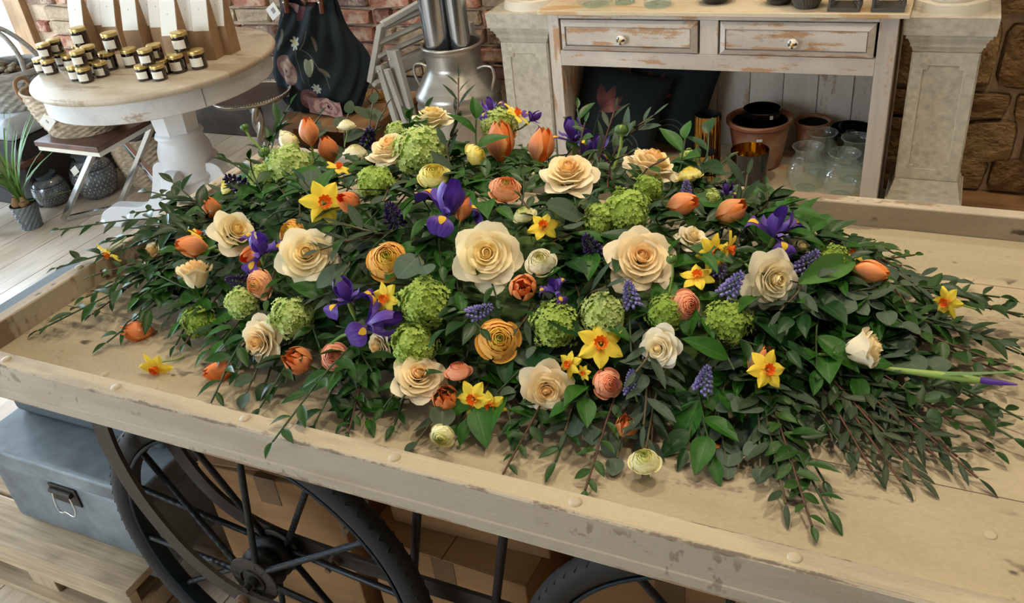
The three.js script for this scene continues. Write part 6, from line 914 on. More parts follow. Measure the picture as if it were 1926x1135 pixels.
  ["r", -0.757, 0.916, -0.487, -0.792, 0.949, -0.436, -0.826, 0.942, -0.385, "glossy dark ruscus sprig right of the orange tulip beside the big left daffodil"],
  ["r", -0.238, 0.859, -0.548, -0.24, 0.874, -0.643, -0.243, 0.849, -0.738, "glossy dark ruscus sprig above the daffodil of the right trio seen from the side"],
  ["s", -0.745, 0.918, -0.5, -0.704, 0.939, -0.412, -0.663, 0.92, -0.324, "broad green leaf cluster below the tall purple iris above the central rose"],
  ["p", -0.241, 0.865, -0.558, -0.147, 0.88, -0.572, -0.052, 0.855, -0.585, "small leaved green pistachio sprig above the orange tulip behind the right front daffodil"],
  ["e", -0.171, 0.853, -0.5, -0.16, 0.878, -0.439, -0.15, 0.862, -0.379, "grey green eucalyptus sprig below the white cream rose under the purple iris on the right"],
  ["e", -0.718, 0.859, -0.305, -0.791, 0.875, -0.267, -0.865, 0.851, -0.229, "grey green eucalyptus sprig above the green viburnum ball left of the iris pair"],
  ["p", -0.248, 0.853, -0.641, -0.299, 0.882, -0.701, -0.351, 0.87, -0.761, "small leaved green pistachio sprig right of the pale yellow cupped ranunculus at the top right"],
  ["r", -0.303, 0.785, -0.325, -0.332, 0.8, -0.258, -0.36, 0.775, -0.192, "glossy dark ruscus sprig below the salmon ranunculus half covered by grey leaves"],
  ["r", -0.153, 0.841, -0.54, -0.141, 0.856, -0.624, -0.129, 0.831, -0.708, "glossy dark ruscus sprig right of the lilac grape hyacinth left of the white rose"],
  ["p", -0.825, 0.91, -0.464, -0.799, 0.954, -0.551, -0.772, 0.957, -0.638, "small leaved green pistachio sprig above the pale yellow ranunculus left of the upright tulips"],
  ["r", -0.845, 0.877, -0.37, -0.888, 0.892, -0.313, -0.931, 0.867, -0.255, "glossy dark ruscus sprig right of the peach ranunculus left of the iris pair"],
  ["r", -0.75, 0.912, -0.447, -0.696, 0.931, -0.371, -0.641, 0.911, -0.295, "glossy dark ruscus sprig above the green viburnum ball below the eucalyptus discs"],
  ["c", -0.445, 0.804, -0.356, -0.463, 0.819, -0.269, -0.481, 0.794, -0.183, "round leaved eucalyptus sprig right of the right daffodil of the pair at the front centre"],
  ["r", -0.777, 0.917, -0.528, -0.795, 0.944, -0.438, -0.813, 0.932, -0.347, "glossy dark ruscus sprig above the amber ranunculus beside the round eucalyptus leaves"],
  ["r", 0.03, 0.772, -0.51, 0.035, 0.792, -0.577, 0.039, 0.772, -0.643, "glossy dark ruscus sprig above the small daffodil at the far right end"],
  ["s", -0.735, 0.917, -0.489, -0.666, 0.959, -0.45, -0.596, 0.96, -0.41, "broad green leaf cluster below the orange ranunculus below the upright tulips"],
  ["s", -1.221, 0.831, -0.614, -1.282, 0.854, -0.587, -1.342, 0.836, -0.559, "broad green leaf cluster left of the dark purple hyacinth near the left top edge"],
  ["p", -0.99, 0.851, -0.359, -0.968, 0.866, -0.293, -0.946, 0.841, -0.226, "small leaved green pistachio sprig below the peach ranunculus left of the iris pair"],
  ["s", -0.116, 0.824, -0.428, -0.173, 0.872, -0.397, -0.229, 0.88, -0.367, "broad green leaf cluster below the lilac grape hyacinth left of the white rose"],
  ["s", -0.126, 0.822, -0.629, -0.105, 0.864, -0.553, -0.083, 0.865, -0.477, "broad green leaf cluster above the white rose bud pointing right among the leaves"],
  ["s", -0.685, 0.898, -0.415, -0.644, 0.913, -0.342, -0.602, 0.888, -0.268, "broad green leaf cluster above the lilac grape hyacinth under the central rose"],
  ["s", -0.325, 0.886, -0.472, -0.369, 0.921, -0.408, -0.413, 0.917, -0.345, "broad green leaf cluster below the dark purple grape hyacinth left of the big right rose"],
  ["r", -1.202, 0.82, -0.488, -1.283, 0.835, -0.446, -1.365, 0.81, -0.404, "glossy dark ruscus sprig above the cream rose behind the round viburnum on the left"],
  ["p", -1.186, 0.789, -0.597, -1.23, 0.804, -0.671, -1.274, 0.779, -0.746, "small leaved green pistachio sprig below the green viburnum ball at the upper left"],
  ["c", -0.422, 0.855, -0.377, -0.442, 0.87, -0.301, -0.461, 0.845, -0.224, "round leaved eucalyptus sprig below the green viburnum ball at the front centre"],
  ["e", -0.21, 0.785, -0.404, -0.155, 0.8, -0.343, -0.1, 0.775, -0.281, "grey green eucalyptus sprig right of the lilac grape hyacinth at the right front"],
  ["p", -0.631, 0.87, -0.363, -0.6, 0.885, -0.298, -0.569, 0.86, -0.233, "small leaved green pistachio sprig below the lilac grape hyacinth under the central rose"],
  ["s", -0.094, 0.826, -0.565, -0.157, 0.868, -0.634, -0.22, 0.87, -0.703, "broad green leaf cluster above the daffodil of the right trio seen from the side"],
  ["r", -0.706, 0.904, -0.41, -0.745, 0.926, -0.353, -0.785, 0.908, -0.296, "glossy dark ruscus sprig left of the amber ranunculus beside the round eucalyptus leaves"],
  ["c", -0.142, 0.825, -0.405, -0.071, 0.849, -0.472, 0.001, 0.832, -0.54, "round leaved eucalyptus sprig right of the small green viburnum ball near the right end tulip"],
  ["s", -0.514, 0.911, -0.556, -0.492, 0.952, -0.495, -0.471, 0.954, -0.433, "broad green leaf cluster right of the daffodil between the cream ranunculus and eucalyptus leaves"],
  ["s", -0.849, 0.912, -0.52, -0.831, 0.937, -0.61, -0.813, 0.922, -0.7, "broad green leaf cluster left of the pale yellow ranunculus left of the upright tulips"],
  ["p", -0.128, 0.816, -0.646, -0.205, 0.858, -0.693, -0.282, 0.859, -0.74, "small leaved green pistachio sprig above the purple iris above the white rose on the right"],
  ["s", -0.405, 0.899, -0.478, -0.432, 0.927, -0.403, -0.458, 0.916, -0.328, "broad green leaf cluster above the small purple iris above the front viburnums"],
  ["e", -0.433, 0.889, -0.409, -0.397, 0.935, -0.475, -0.36, 0.94, -0.541, "grey green eucalyptus sprig left of the orange tulip near the upper right"],
  ["e", -0.441, 0.87, -0.38, -0.467, 0.885, -0.31, -0.493, 0.86, -0.24, "grey green eucalyptus sprig right of the large amber yellow ranunculus at the front centre"],
  ["r", -1.381, 0.763, -0.441, -1.395, 0.792, -0.536, -1.41, 0.781, -0.631, "glossy dark ruscus sprig left of the large daffodil left of the upper tulip"],
  ["e", -0.66, 0.912, -0.597, -0.728, 0.957, -0.526, -0.797, 0.962, -0.454, "grey green eucalyptus sprig right of the green viburnum ball under the top left rose"],
  ["c", -0.267, 0.831, -0.366, -0.288, 0.846, -0.301, -0.308, 0.821, -0.236, "round leaved eucalyptus sprig below the small ruffled cream rose crossed by dark leaves"],
  ["p", -1.225, 0.841, -0.483, -1.155, 0.897, -0.446, -1.086, 0.912, -0.41, "small leaved green pistachio sprig below the dark purple hyacinth near the left top edge"],
  ["r", -1.056, 0.884, -0.546, -1.043, 0.918, -0.455, -1.03, 0.913, -0.363, "glossy dark ruscus sprig above the big cream rose left of centre"],
  ["p", -0.086, 0.792, -0.402, -0.122, 0.807, -0.331, -0.158, 0.782, -0.259, "small leaved green pistachio sprig below the orange tulip behind the right front daffodil"],
  ["s", -0.826, 0.91, -0.579, -0.769, 0.929, -0.66, -0.713, 0.908, -0.742, "broad green leaf cluster right of the upright orange tulip at the top centre"],
  ["s", -0.185, 0.754, -0.715, -0.224, 0.777, -0.753, -0.264, 0.776, -0.792, "broad green leaf cluster left of the purple iris above the white rose on the right"],
  ["s", -0.326, 0.846, -0.247, -0.341, 0.873, -0.3, -0.356, 0.876, -0.353, "broad green leaf cluster right of the lilac grape hyacinth under the big right rose"],
  ["s", -0.079, 0.803, -0.72, -0.132, 0.83, -0.704, -0.185, 0.833, -0.689, "broad green leaf cluster right of the daffodil of the right trio seen from the side"],
  ["s", -0.753, 0.9, -0.485, -0.769, 0.927, -0.538, -0.786, 0.93, -0.59, "broad green leaf cluster right of the pale yellow ranunculus under the top viburnum"],
  ["s", -0.455, 0.796, -0.844, -0.506, 0.823, -0.824, -0.557, 0.826, -0.803, "broad green leaf cluster above the green viburnum ball above the big right rose"],
  ["s", -0.944, 0.9, -0.607, -0.91, 0.927, -0.563, -0.877, 0.93, -0.52, "broad green leaf cluster right of the green viburnum ball under the top left rose"],
  ["s", -0.921, 0.754, -0.928, -0.888, 0.778, -0.884, -0.855, 0.778, -0.84, "broad green leaf cluster left of the orange ranunculus below the upright tulips"],
  ["s", -0.433, 0.874, -0.352, -0.396, 0.901, -0.393, -0.36, 0.904, -0.434, "broad green leaf cluster above the big cream rose right of centre with peach heart"],
  ["r", -0.633, 0.786, -0.115, -0.622, 0.813, -0.169, -0.612, 0.816, -0.223, "glossy dark ruscus sprig above the salmon ranunculus beside the front cream rose"],
  ["r", -1.049, 0.841, -0.485, -1.093, 0.868, -0.451, -1.136, 0.871, -0.418, "glossy dark ruscus sprig below the green viburnum ball at the upper left"],
  ["s", -0.916, 0.874, -0.367, -0.861, 0.901, -0.364, -0.807, 0.904, -0.362, "broad green leaf cluster above the amber ranunculus beside the round eucalyptus leaves"],
  ["s", -0.013, 0.784, -0.573, -0.021, 0.811, -0.518, -0.029, 0.814, -0.464, "broad green leaf cluster below the orange tulip with a broad leaf at the right end"],
  ["s", -1.205, 0.833, -0.548, -1.196, 0.86, -0.494, -1.187, 0.863, -0.44, "broad green leaf cluster right of the orange tulip at the left end pointing left"],
  ["r", -1.242, 0.78, -0.534, -1.28, 0.807, -0.575, -1.317, 0.81, -0.615, "glossy dark ruscus sprig below the orange tulip at the top left edge"],
  ["s", -0.59, 0.779, -0.284, -0.632, 0.806, -0.249, -0.675, 0.809, -0.215, "broad green leaf cluster left of the green viburnum ball on the front cream rose"],
  ["s", -0.99, 0.864, -0.277, -0.956, 0.891, -0.32, -0.922, 0.894, -0.364, "broad green leaf cluster above the big cream rose left of centre"],
  ["s", -1.38, 0.814, -0.495, -1.325, 0.841, -0.5, -1.27, 0.844, -0.505, "broad green leaf cluster left of the green viburnum ball at the upper left"],
  ["s", -1.041, 0.848, -0.6, -1.012, 0.875, -0.646, -0.982, 0.878, -0.693, "broad green leaf cluster below the cream rose half hidden behind the top green viburnum"],
  ["s", -1.336, 0.759, -0.487, -1.354, 0.786, -0.539, -1.372, 0.789, -0.591, "broad green leaf cluster above the peach ranunculus left of the iris pair"],
  ["s", -1.035, 0.754, -0.215, -1.085, 0.776, -0.237, -1.135, 0.774, -0.26, "broad green leaf cluster above the dark green viburnum ball at the left end"],
  ["r", -0.911, 0.855, -0.597, -0.9, 0.882, -0.651, -0.89, 0.885, -0.705, "glossy dark ruscus sprig above the pale yellow ranunculus under the top viburnum"],
  ["s", -1.354, 0.775, -0.594, -1.314, 0.802, -0.632, -1.274, 0.805, -0.67, "broad green leaf cluster left of the orange tulip beside the big left daffodil"],
  ["s", -0.88, 0.892, -0.336, -0.841, 0.919, -0.375, -0.802, 0.922, -0.414, "broad green leaf cluster below the green viburnum ball under the top left rose"],
  ["s", -1.066, 0.877, -0.361, -1.026, 0.904, -0.399, -0.985, 0.907, -0.436, "broad green leaf cluster below the plain orange tulip behind the left viburnum"],
  ["s", -0.556, 0.865, -0.333, -0.611, 0.892, -0.332, -0.666, 0.895, -0.331, "broad green leaf cluster above the green viburnum ball below the eucalyptus discs"],
  ["s", -1.205, 0.817, -0.468, -1.23, 0.844, -0.517, -1.255, 0.847, -0.567, "broad green leaf cluster above the blush rose bud near the left end"],
  ["s", -0.704, 0.833, -0.804, -0.754, 0.86, -0.78, -0.803, 0.863, -0.757, "broad green leaf cluster below the upright orange tulip at the top centre"],
  ["r", -0.73, 0.86, -0.638, -0.692, 0.887, -0.679, -0.654, 0.89, -0.719, "glossy dark ruscus sprig below the upright orange tulip right of the top centre one"],
  ["r", -0.62, 0.773, -0.23, -0.566, 0.8, -0.224, -0.511, 0.803, -0.218, "glossy dark ruscus sprig below the large amber yellow ranunculus at the front centre"],
  ["s", -0.533, 0.857, -0.322, -0.48, 0.884, -0.337, -0.427, 0.887, -0.351, "broad green leaf cluster right of the small purple iris above the front viburnums"],
  ["s", -0.425, 0.754, -0.155, -0.384, 0.779, -0.192, -0.343, 0.78, -0.229, "broad green leaf cluster below the salmon ranunculus half covered by grey leaves"],
  ["s", -0.562, 0.886, -0.69, -0.518, 0.913, -0.656, -0.475, 0.916, -0.623, "broad green leaf cluster left of the small green viburnum ball under the side facing rose"],
  ["s", -0.042, 0.826, -0.495, -0.092, 0.853, -0.473, -0.143, 0.856, -0.451, "broad green leaf cluster left of the small green viburnum ball near the right end tulip"],
  ["s", -1.019, 0.861, -0.597, -1.065, 0.888, -0.567, -1.111, 0.891, -0.536, "broad green leaf cluster left of the green viburnum ball under the top left rose"],
  ["s", -0.619, 0.87, -0.611, -0.579, 0.897, -0.649, -0.54, 0.9, -0.688, "broad green leaf cluster right of the wide open cream rose below the two upright tulips"],
  ["s", -0.725, 0.889, -0.552, -0.701, 0.916, -0.601, -0.677, 0.919, -0.65, "broad green leaf cluster above the orange ranunculus below the upright tulips"],
  ["s", -0.703, 0.825, -0.686, -0.671, 0.852, -0.73, -0.638, 0.855, -0.774, "broad green leaf cluster left of the wide open cream rose below the two upright tulips"],
  ["s", -0.111, 0.78, -0.499, -0.088, 0.807, -0.449, -0.065, 0.81, -0.4, "broad green leaf cluster right of the daffodil at the right front beside a tulip"],
  ["s", -0.154, 0.774, -0.63, -0.099, 0.801, -0.631, -0.044, 0.804, -0.632, "broad green leaf cluster right of the small green viburnum ball near the right end tulip"],
  ["s", -1.202, 0.803, -0.542, -1.217, 0.83, -0.595, -1.233, 0.833, -0.648, "broad green leaf cluster left of the cream rose half hidden behind the top green viburnum"],
  ["r", -0.256, 0.829, -0.546, -0.226, 0.856, -0.592, -0.196, 0.859, -0.638, "glossy dark ruscus sprig left of the small green viburnum ball near the right end tulip"],
  ["s", -0.516, 0.834, -0.652, -0.535, 0.861, -0.703, -0.553, 0.864, -0.755, "broad green leaf cluster below the purple iris at the top right of the tulips"],
  ["s", 0.037, 0.797, -0.459, -0.005, 0.824, -0.494, -0.048, 0.827, -0.529, "broad green leaf cluster left of the small daffodil at the far right end"],
  ["r", -0.96, 0.881, -0.65, -0.985, 0.908, -0.601, -1.01, 0.911, -0.552, "glossy dark ruscus sprig below the plain orange tulip behind the left viburnum"],
  ["s", -0.738, 0.905, -0.445, -0.773, 0.932, -0.487, -0.807, 0.935, -0.53, "broad green leaf cluster left of the pale yellow ranunculus under the top viburnum"],
  ["s", -1.091, 0.848, -0.428, -1.128, 0.875, -0.468, -1.166, 0.878, -0.509, "broad green leaf cluster above the green viburnum ball under the peach ranunculus"],
  ["s", -1.446, 0.773, -0.424, -1.404, 0.8, -0.46, -1.363, 0.803, -0.496, "broad green leaf cluster left of the big cream rose left of centre"],
  ["r", -0.81, 0.795, -0.911, -0.792, 0.822, -0.859, -0.774, 0.825, -0.806, "glossy dark ruscus sprig right of the pale yellow ranunculus left of the upright tulips"],
  ["s", -0.371, 0.793, -0.377, -0.353, 0.82, -0.325, -0.335, 0.823, -0.273, "broad green leaf cluster left of the small ruffled cream rose crossed by dark leaves"],
  ["s", -0.558, 0.851, -0.725, -0.504, 0.878, -0.716, -0.449, 0.881, -0.708, "broad green leaf cluster above the small green viburnum ball under the side facing rose"],
  ["r", -0.394, 0.887, -0.344, -0.432, 0.914, -0.384, -0.47, 0.917, -0.424, "glossy dark ruscus sprig right of the daffodil between the cream ranunculus and eucalyptus leaves"],
  ["s", -1.293, 0.829, -0.621, -1.238, 0.856, -0.62, -1.183, 0.859, -0.62, "broad green leaf cluster above the large daffodil left of the upper tulip"],
  ["s", -1.193, 0.807, -0.794, -1.18, 0.834, -0.74, -1.168, 0.837, -0.687, "broad green leaf cluster right of the green viburnum ball at the upper left"],
  ["s", -1.339, 0.754, -0.278, -1.286, 0.779, -0.294, -1.233, 0.781, -0.309, "broad green leaf cluster below the orange tulip at the left end pointing left"],
  ["s", -0.389, 0.843, -0.244, -0.433, 0.87, -0.278, -0.476, 0.873, -0.312, "broad green leaf cluster right of the open orange tulip just below the central rose"],
  ["r", -0.806, 0.87, -0.578, -0.807, 0.897, -0.633, -0.809, 0.9, -0.688, "glossy dark ruscus sprig left of the pale yellow ranunculus left of the upright tulips"],
  ["s", -0.11, 0.756, -0.601, -0.106, 0.783, -0.656, -0.102, 0.786, -0.711, "broad green leaf cluster right of the lilac grape hyacinth left of the white rose"],
  ["s", -0.361, 0.754, -0.241, -0.306, 0.779, -0.248, -0.252, 0.779, -0.255, "broad green leaf cluster below the small ruffled cream rose crossed by dark leaves"],
  ["s", -0.689, 0.903, -0.551, -0.668, 0.93, -0.5, -0.647, 0.933, -0.449, "broad green leaf cluster right of the salmon orange closed tulip beside the central iris"],
  ["s", -0.436, 0.899, -0.405, -0.456, 0.926, -0.456, -0.476, 0.929, -0.507, "broad green leaf cluster left of the green viburnum ball above the big right rose"],
  ["r", -0.395, 0.851, -0.734, -0.355, 0.878, -0.696, -0.315, 0.881, -0.658, "glossy dark ruscus sprig left of the streaked orange tulip at the right shoulder"],
  ["s", -1.206, 0.814, -0.731, -1.152, 0.841, -0.721, -1.098, 0.844, -0.711, "broad green leaf cluster above the orange tulip beside the big left daffodil"],
  ["s", -0.379, 0.867, -0.657, -0.338, 0.894, -0.619, -0.298, 0.897, -0.582, "broad green leaf cluster left of the streaked orange tulip at the right shoulder"],
  ["r", -0.493, 0.766, -0.907, -0.462, 0.793, -0.861, -0.432, 0.796, -0.816, "glossy dark ruscus sprig left of the orange tulip near the upper right"],
  ["s", -0.825, 0.839, -0.237, -0.866, 0.866, -0.273, -0.908, 0.869, -0.309, "broad green leaf cluster below the big cream rose left of centre"],
  ["s", -0.527, 0.834, -0.849, -0.508, 0.861, -0.797, -0.488, 0.864, -0.746, "broad green leaf cluster below the pale green bud on a straight stem before the cushions"],
  ["r", -0.442, 0.811, -0.368, -0.46, 0.838, -0.316, -0.477, 0.841, -0.264, "glossy dark ruscus sprig left of the green viburnum ball at the front centre"],
  ["r", -0.974, 0.844, -0.245, -0.991, 0.871, -0.297, -1.009, 0.874, -0.35, "glossy dark ruscus sprig left of the big cream rose left of centre"],
  ["s", -0.769, 0.807, -0.867, -0.807, 0.834, -0.827, -0.844, 0.837, -0.786, "broad green leaf cluster below the green viburnum ball at the top behind the tulip"],
  ["s", -0.679, 0.776, -0.735, -0.649, 0.803, -0.781, -0.618, 0.806, -0.827, "broad green leaf cluster below the upright orange tulip right of the top centre one"],
  ["s", -0.657, 0.888, -0.479, -0.622, 0.915, -0.437, -0.586, 0.918, -0.395, "broad green leaf cluster above the largest cream rose in the centre"],
  ["r", -0.838, 0.795, -0.279, -0.892, 0.822, -0.268, -0.946, 0.825, -0.257, "glossy dark ruscus sprig above the green viburnum ball left of the iris pair"],
  ["r", -1.368, 0.793, -0.451, -1.344, 0.82, -0.5, -1.32, 0.823, -0.55, "glossy dark ruscus sprig left of the plain orange tulip behind the left viburnum"],
  ["s", -0.643, 0.903, -0.479, -0.697, 0.93, -0.469, -0.752, 0.933, -0.459, "broad green leaf cluster above the tall purple iris above the central rose"],
  ["s", -0.543, 0.754, -0.258, -0.494, 0.778, -0.233, -0.445, 0.779, -0.208, "broad green leaf cluster below the oval cream rose at the front edge"],
  ["r", -0.301, 0.833, -0.67, -0.349, 0.86, -0.698, -0.396, 0.863, -0.726, "glossy dark ruscus sprig below the pale yellow cupped ranunculus at the top right"],
  ["s", -0.635, 0.894, -0.731, -0.617, 0.921, -0.679, -0.599, 0.924, -0.627, "broad green leaf cluster right of the orange ranunculus below the upright tulips"],
  ["s", -1.076, 0.863, -0.555, -1.073, 0.89, -0.5, -1.07, 0.893, -0.445, "broad green leaf cluster above the green viburnum ball left of the iris pair"],
  ["r", -0.446, 0.854, -0.248, -0.487, 0.881, -0.285, -0.528, 0.884, -0.322, "glossy dark ruscus sprig above the open orange tulip just below the central rose"],
  ["s", -0.207, 0.847, -0.456, -0.205, 0.874, -0.511, -0.202, 0.877, -0.566, "broad green leaf cluster right of the daffodil of the right trio facing right"],
  ["r", -0.173, 0.817, -0.485, -0.142, 0.844, -0.531, -0.111, 0.847, -0.576, "glossy dark ruscus sprig above the white rose bud pointing right among the leaves"],
  ["r", -1.017, 0.816, -0.805, -0.966, 0.843, -0.784, -0.914, 0.846, -0.764, "glossy dark ruscus sprig below the large pale green viburnum ball near the top"],
  ["s", -0.715, 0.867, -0.813, -0.72, 0.894, -0.758, -0.725, 0.897, -0.704, "broad green leaf cluster right of the pale yellow ranunculus left of the upright tulips"],
  ["s", -0.19, 0.826, -0.273, -0.23, 0.853, -0.31, -0.27, 0.856, -0.348, "broad green leaf cluster below the peach pink ranunculus over the right viburnums"],
  ["s", -1.292, 0.785, -0.263, -1.264, 0.812, -0.311, -1.236, 0.815, -0.358, "broad green leaf cluster left of the peach ranunculus left of the iris pair"],
  ["s", -1.409, 0.754, -0.575, -1.372, 0.779, -0.616, -1.336, 0.78, -0.658, "broad green leaf cluster above the purple iris of the left pair, the upper one"],
  ["s", -0.707, 0.784, -0.251, -0.761, 0.811, -0.238, -0.814, 0.814, -0.225, "broad green leaf cluster below the purple iris of the left pair, the upper one"],
  ["s", -0.284, 0.858, -0.298, -0.3, 0.885, -0.351, -0.316, 0.888, -0.404, "broad green leaf cluster left of the lowest daffodil of the right trio"],
  ["r", -0.868, 0.851, -0.35, -0.817, 0.878, -0.329, -0.766, 0.881, -0.308, "glossy dark ruscus sprig below the amber ranunculus beside the round eucalyptus leaves"],
  ["s", -0.242, 0.808, -0.385, -0.188, 0.835, -0.393, -0.133, 0.838, -0.4, "broad green leaf cluster above the orange tulip behind the right front daffodil"],
  ["r", -0.63, 0.902, -0.689, -0.661, 0.929, -0.644, -0.692, 0.932, -0.599, "glossy dark ruscus sprig below the green viburnum ball at the top behind the tulip"],
  ["s", -0.416, 0.886, -0.464, -0.408, 0.913, -0.518, -0.4, 0.916, -0.573, "broad green leaf cluster below the small green viburnum ball under the side facing rose"],
  ["s", -0.34, 0.86, -0.545, -0.298, 0.887, -0.509, -0.256, 0.89, -0.474, "broad green leaf cluster left of the daffodil of the right trio seen from the side"],
  ["s", -0.115, 0.754, -0.448, -0.087, 0.78, -0.401, -0.06, 0.781, -0.353, "broad green leaf cluster right of the orange tulip behind the right front daffodil"],
  ["r", -1.397, 0.788, -0.453, -1.345, 0.815, -0.435, -1.293, 0.818, -0.417, "glossy dark ruscus sprig above the orange tulip under dark leaves at the front left"],
  ["s", -0.597, 0.904, -0.636, -0.57, 0.931, -0.588, -0.544, 0.934, -0.54, "broad green leaf cluster below the wide open cream rose below the two upright tulips"],
  ["s", -0.965, 0.886, -0.58, -0.916, 0.913, -0.605, -0.867, 0.916, -0.63, "broad green leaf cluster below the large pale green viburnum ball near the top"],
  ["s", -0.336, 0.798, -0.838, -0.308, 0.825, -0.79, -0.281, 0.828, -0.743, "broad green leaf cluster above the daffodil of the right trio facing right"],
  ["s", -0.146, 0.767, -0.4, -0.166, 0.794, -0.349, -0.186, 0.797, -0.297, "broad green leaf cluster below the orange tulip behind the right front daffodil"],
  ["s", -0.059, 0.762, -0.407, -0.019, 0.789, -0.446, 0.02, 0.792, -0.484, "broad green leaf cluster above the closed iris bud with purple tip pointing right"],
  ["s", -0.189, 0.832, -0.76, -0.217, 0.859, -0.712, -0.245, 0.862, -0.665, "broad green leaf cluster right of the orange tulip near the upper right"],
  ["s", -1.05, 0.888, -0.53, -1.0, 0.915, -0.551, -0.949, 0.918, -0.573, "broad green leaf cluster above the green viburnum ball under the top left rose"],
  ["s", -0.702, 0.754, -0.21, -0.756, 0.769, -0.198, -0.809, 0.761, -0.185, "broad green leaf cluster right of the open orange tulip at the front left"],
  ["s", -0.37, 0.866, -0.762, -0.379, 0.893, -0.708, -0.389, 0.896, -0.654, "broad green leaf cluster above the orange tulip near the upper right"],
  ["s", -0.332, 0.783, -0.889, -0.336, 0.81, -0.834, -0.34, 0.813, -0.779, "broad green leaf cluster right of the small green viburnum ball under the side facing rose"],
  ["r", -0.387, 0.769, -0.777, -0.437, 0.796, -0.799, -0.487, 0.799, -0.821, "glossy dark ruscus sprig above the green viburnum ball above the big right rose"],
  ["s", -0.849, 0.779, -0.835, -0.901, 0.806, -0.817, -0.953, 0.809, -0.799, "broad green leaf cluster above the pale yellow ranunculus under the top viburnum"],
  ["s", -0.504, 0.79, -0.172, -0.465, 0.817, -0.21, -0.426, 0.82, -0.249, "broad green leaf cluster below the green viburnum ball at the front centre"],
  ["r", -0.024, 0.804, -0.508, 0.07, 0.796, -0.504, 0.164, 0.768, -0.499, "glossy dark ruscus sprig right of the tall green viburnum ball left of the white rose"],
  ["r", -0.082, 0.804, -0.463, 0.0, 0.791, -0.437, 0.083, 0.765, -0.41, "glossy dark ruscus sprig below the purple iris above the white rose on the right"],
  ["s", -0.12, 0.804, -0.43, -0.052, 0.79, -0.387, 0.016, 0.746, -0.343, "broad green leaf cluster below the closed iris bud with purple tip pointing right"],
  ["p", -0.189, 0.804, -0.419, -0.133, 0.79, -0.34, -0.078, 0.751, -0.262, "small leaved green pistachio sprig below the white rose bud pointing right among the leaves"],
  ["s", -0.208, 0.804, -0.407, -0.164, 0.794, -0.312, -0.119, 0.751, -0.217, "broad green leaf cluster below the daffodil at the right front beside a tulip"],
  ["s", -0.228, 0.804, -0.351, -0.212, 0.799, -0.264, -0.196, 0.754, -0.177, "broad green leaf cluster right of the salmon ranunculus half covered by grey leaves"],
  ["e", -0.28, 0.804, -0.354, -0.28, 0.797, -0.255, -0.28, 0.755, -0.156, "grey green eucalyptus sprig below the open orange tulip at the front edge on the right"],
  ["e", -0.39, 0.804, -0.325, -0.39, 0.792, -0.235, -0.39, 0.77, -0.145, "grey green eucalyptus sprig below the oval cream rose at the front edge"],
  ["r", -0.453, 0.804, -0.334, -0.453, 0.79, -0.231, -0.453, 0.767, -0.127, "glossy dark ruscus sprig below the right daffodil of the pair at the front centre"],
  ["p", -0.541, 0.804, -0.38, -0.541, 0.801, -0.252, -0.541, 0.759, -0.123, "small leaved green pistachio sprig below the left daffodil of the pair at the front centre"],
  ["r", -0.662, 0.804, -0.301, -0.662, 0.79, -0.205, -0.662, 0.772, -0.109, "glossy dark ruscus sprig left of the vivid orange open tulip at the front"],
  ["r", -0.739, 0.804, -0.342, -0.739, 0.802, -0.24, -0.739, 0.766, -0.138, "glossy dark ruscus sprig right of the open orange tulip at the front left"],
  ["r", -0.864, 0.804, -0.357, -0.864, 0.792, -0.237, -0.864, 0.761, -0.118, "glossy dark ruscus sprig right of the orange tulip under dark leaves at the front left"],
  ["r", -0.946, 0.804, -0.334, -0.946, 0.804, -0.228, -0.946, 0.771, -0.123, "glossy dark ruscus sprig left of the open orange tulip at the front left"],
  ["s", -1.044, 0.804, -0.39, -1.044, 0.791, -0.276, -1.044, 0.764, -0.162, "broad green leaf cluster below the dark green viburnum ball at the left end"],
  ["p", -1.103, 0.804, -0.419, -1.103, 0.8, -0.292, -1.103, 0.762, -0.166, "small leaved green pistachio sprig below the dark green viburnum ball at the left end"],
  ["e", -1.181, 0.804, -0.424, -1.183, 0.794, -0.318, -1.185, 0.768, -0.213, "grey green eucalyptus sprig left of the dark green viburnum ball at the left end"],
  ["r", -1.205, 0.804, -0.439, -1.234, 0.798, -0.344, -1.263, 0.766, -0.248, "glossy dark ruscus sprig below the orange tulip at the left end pointing left"],
  ["r", -1.22, 0.804, -0.444, -1.269, 0.802, -0.354, -1.317, 0.75, -0.264, "glossy dark ruscus sprig left of the green viburnum ball under the peach ranunculus"],
  ["e", -1.219, 0.804, -0.48, -1.307, 0.799, -0.391, -1.394, 0.767, -0.302, "grey green eucalyptus sprig left of the blush rose bud near the left end"],
  ["r", -1.217, 0.804, -0.492, -1.319, 0.799, -0.417, -1.421, 0.765, -0.341, "glossy dark ruscus sprig left of the cream rose behind the round viburnum on the left"],
  ["e", -1.276, 0.804, -0.596, -1.343, 0.793, -0.649, -1.409, 0.747, -0.702, "grey green eucalyptus sprig above the cream rose near the left end above the purple iris"],
  ["s", -1.259, 0.804, -0.608, -1.32, 0.793, -0.676, -1.381, 0.751, -0.744, "broad green leaf cluster above the cream rose behind the round viburnum on the left"],
  ["r", -1.217, 0.804, -0.614, -1.248, 0.803, -0.69, -1.278, 0.769, -0.766, "glossy dark ruscus sprig above the large daffodil left of the upper tulip"],
  ["r", -1.189, 0.804, -0.605, -1.199, 0.802, -0.708, -1.209, 0.773, -0.811, "glossy dark ruscus sprig above the orange tulip beside the big left daffodil"],
  ["s", -1.163, 0.804, -0.662, -1.163, 0.792, -0.757, -1.163, 0.763, -0.852, "broad green leaf cluster right of the plain orange tulip behind the left viburnum"],
  ["e", -1.044, 0.804, -0.688, -1.044, 0.8, -0.773, -1.044, 0.748, -0.858, "grey green eucalyptus sprig left of the pale yellow ranunculus under the top viburnum"],
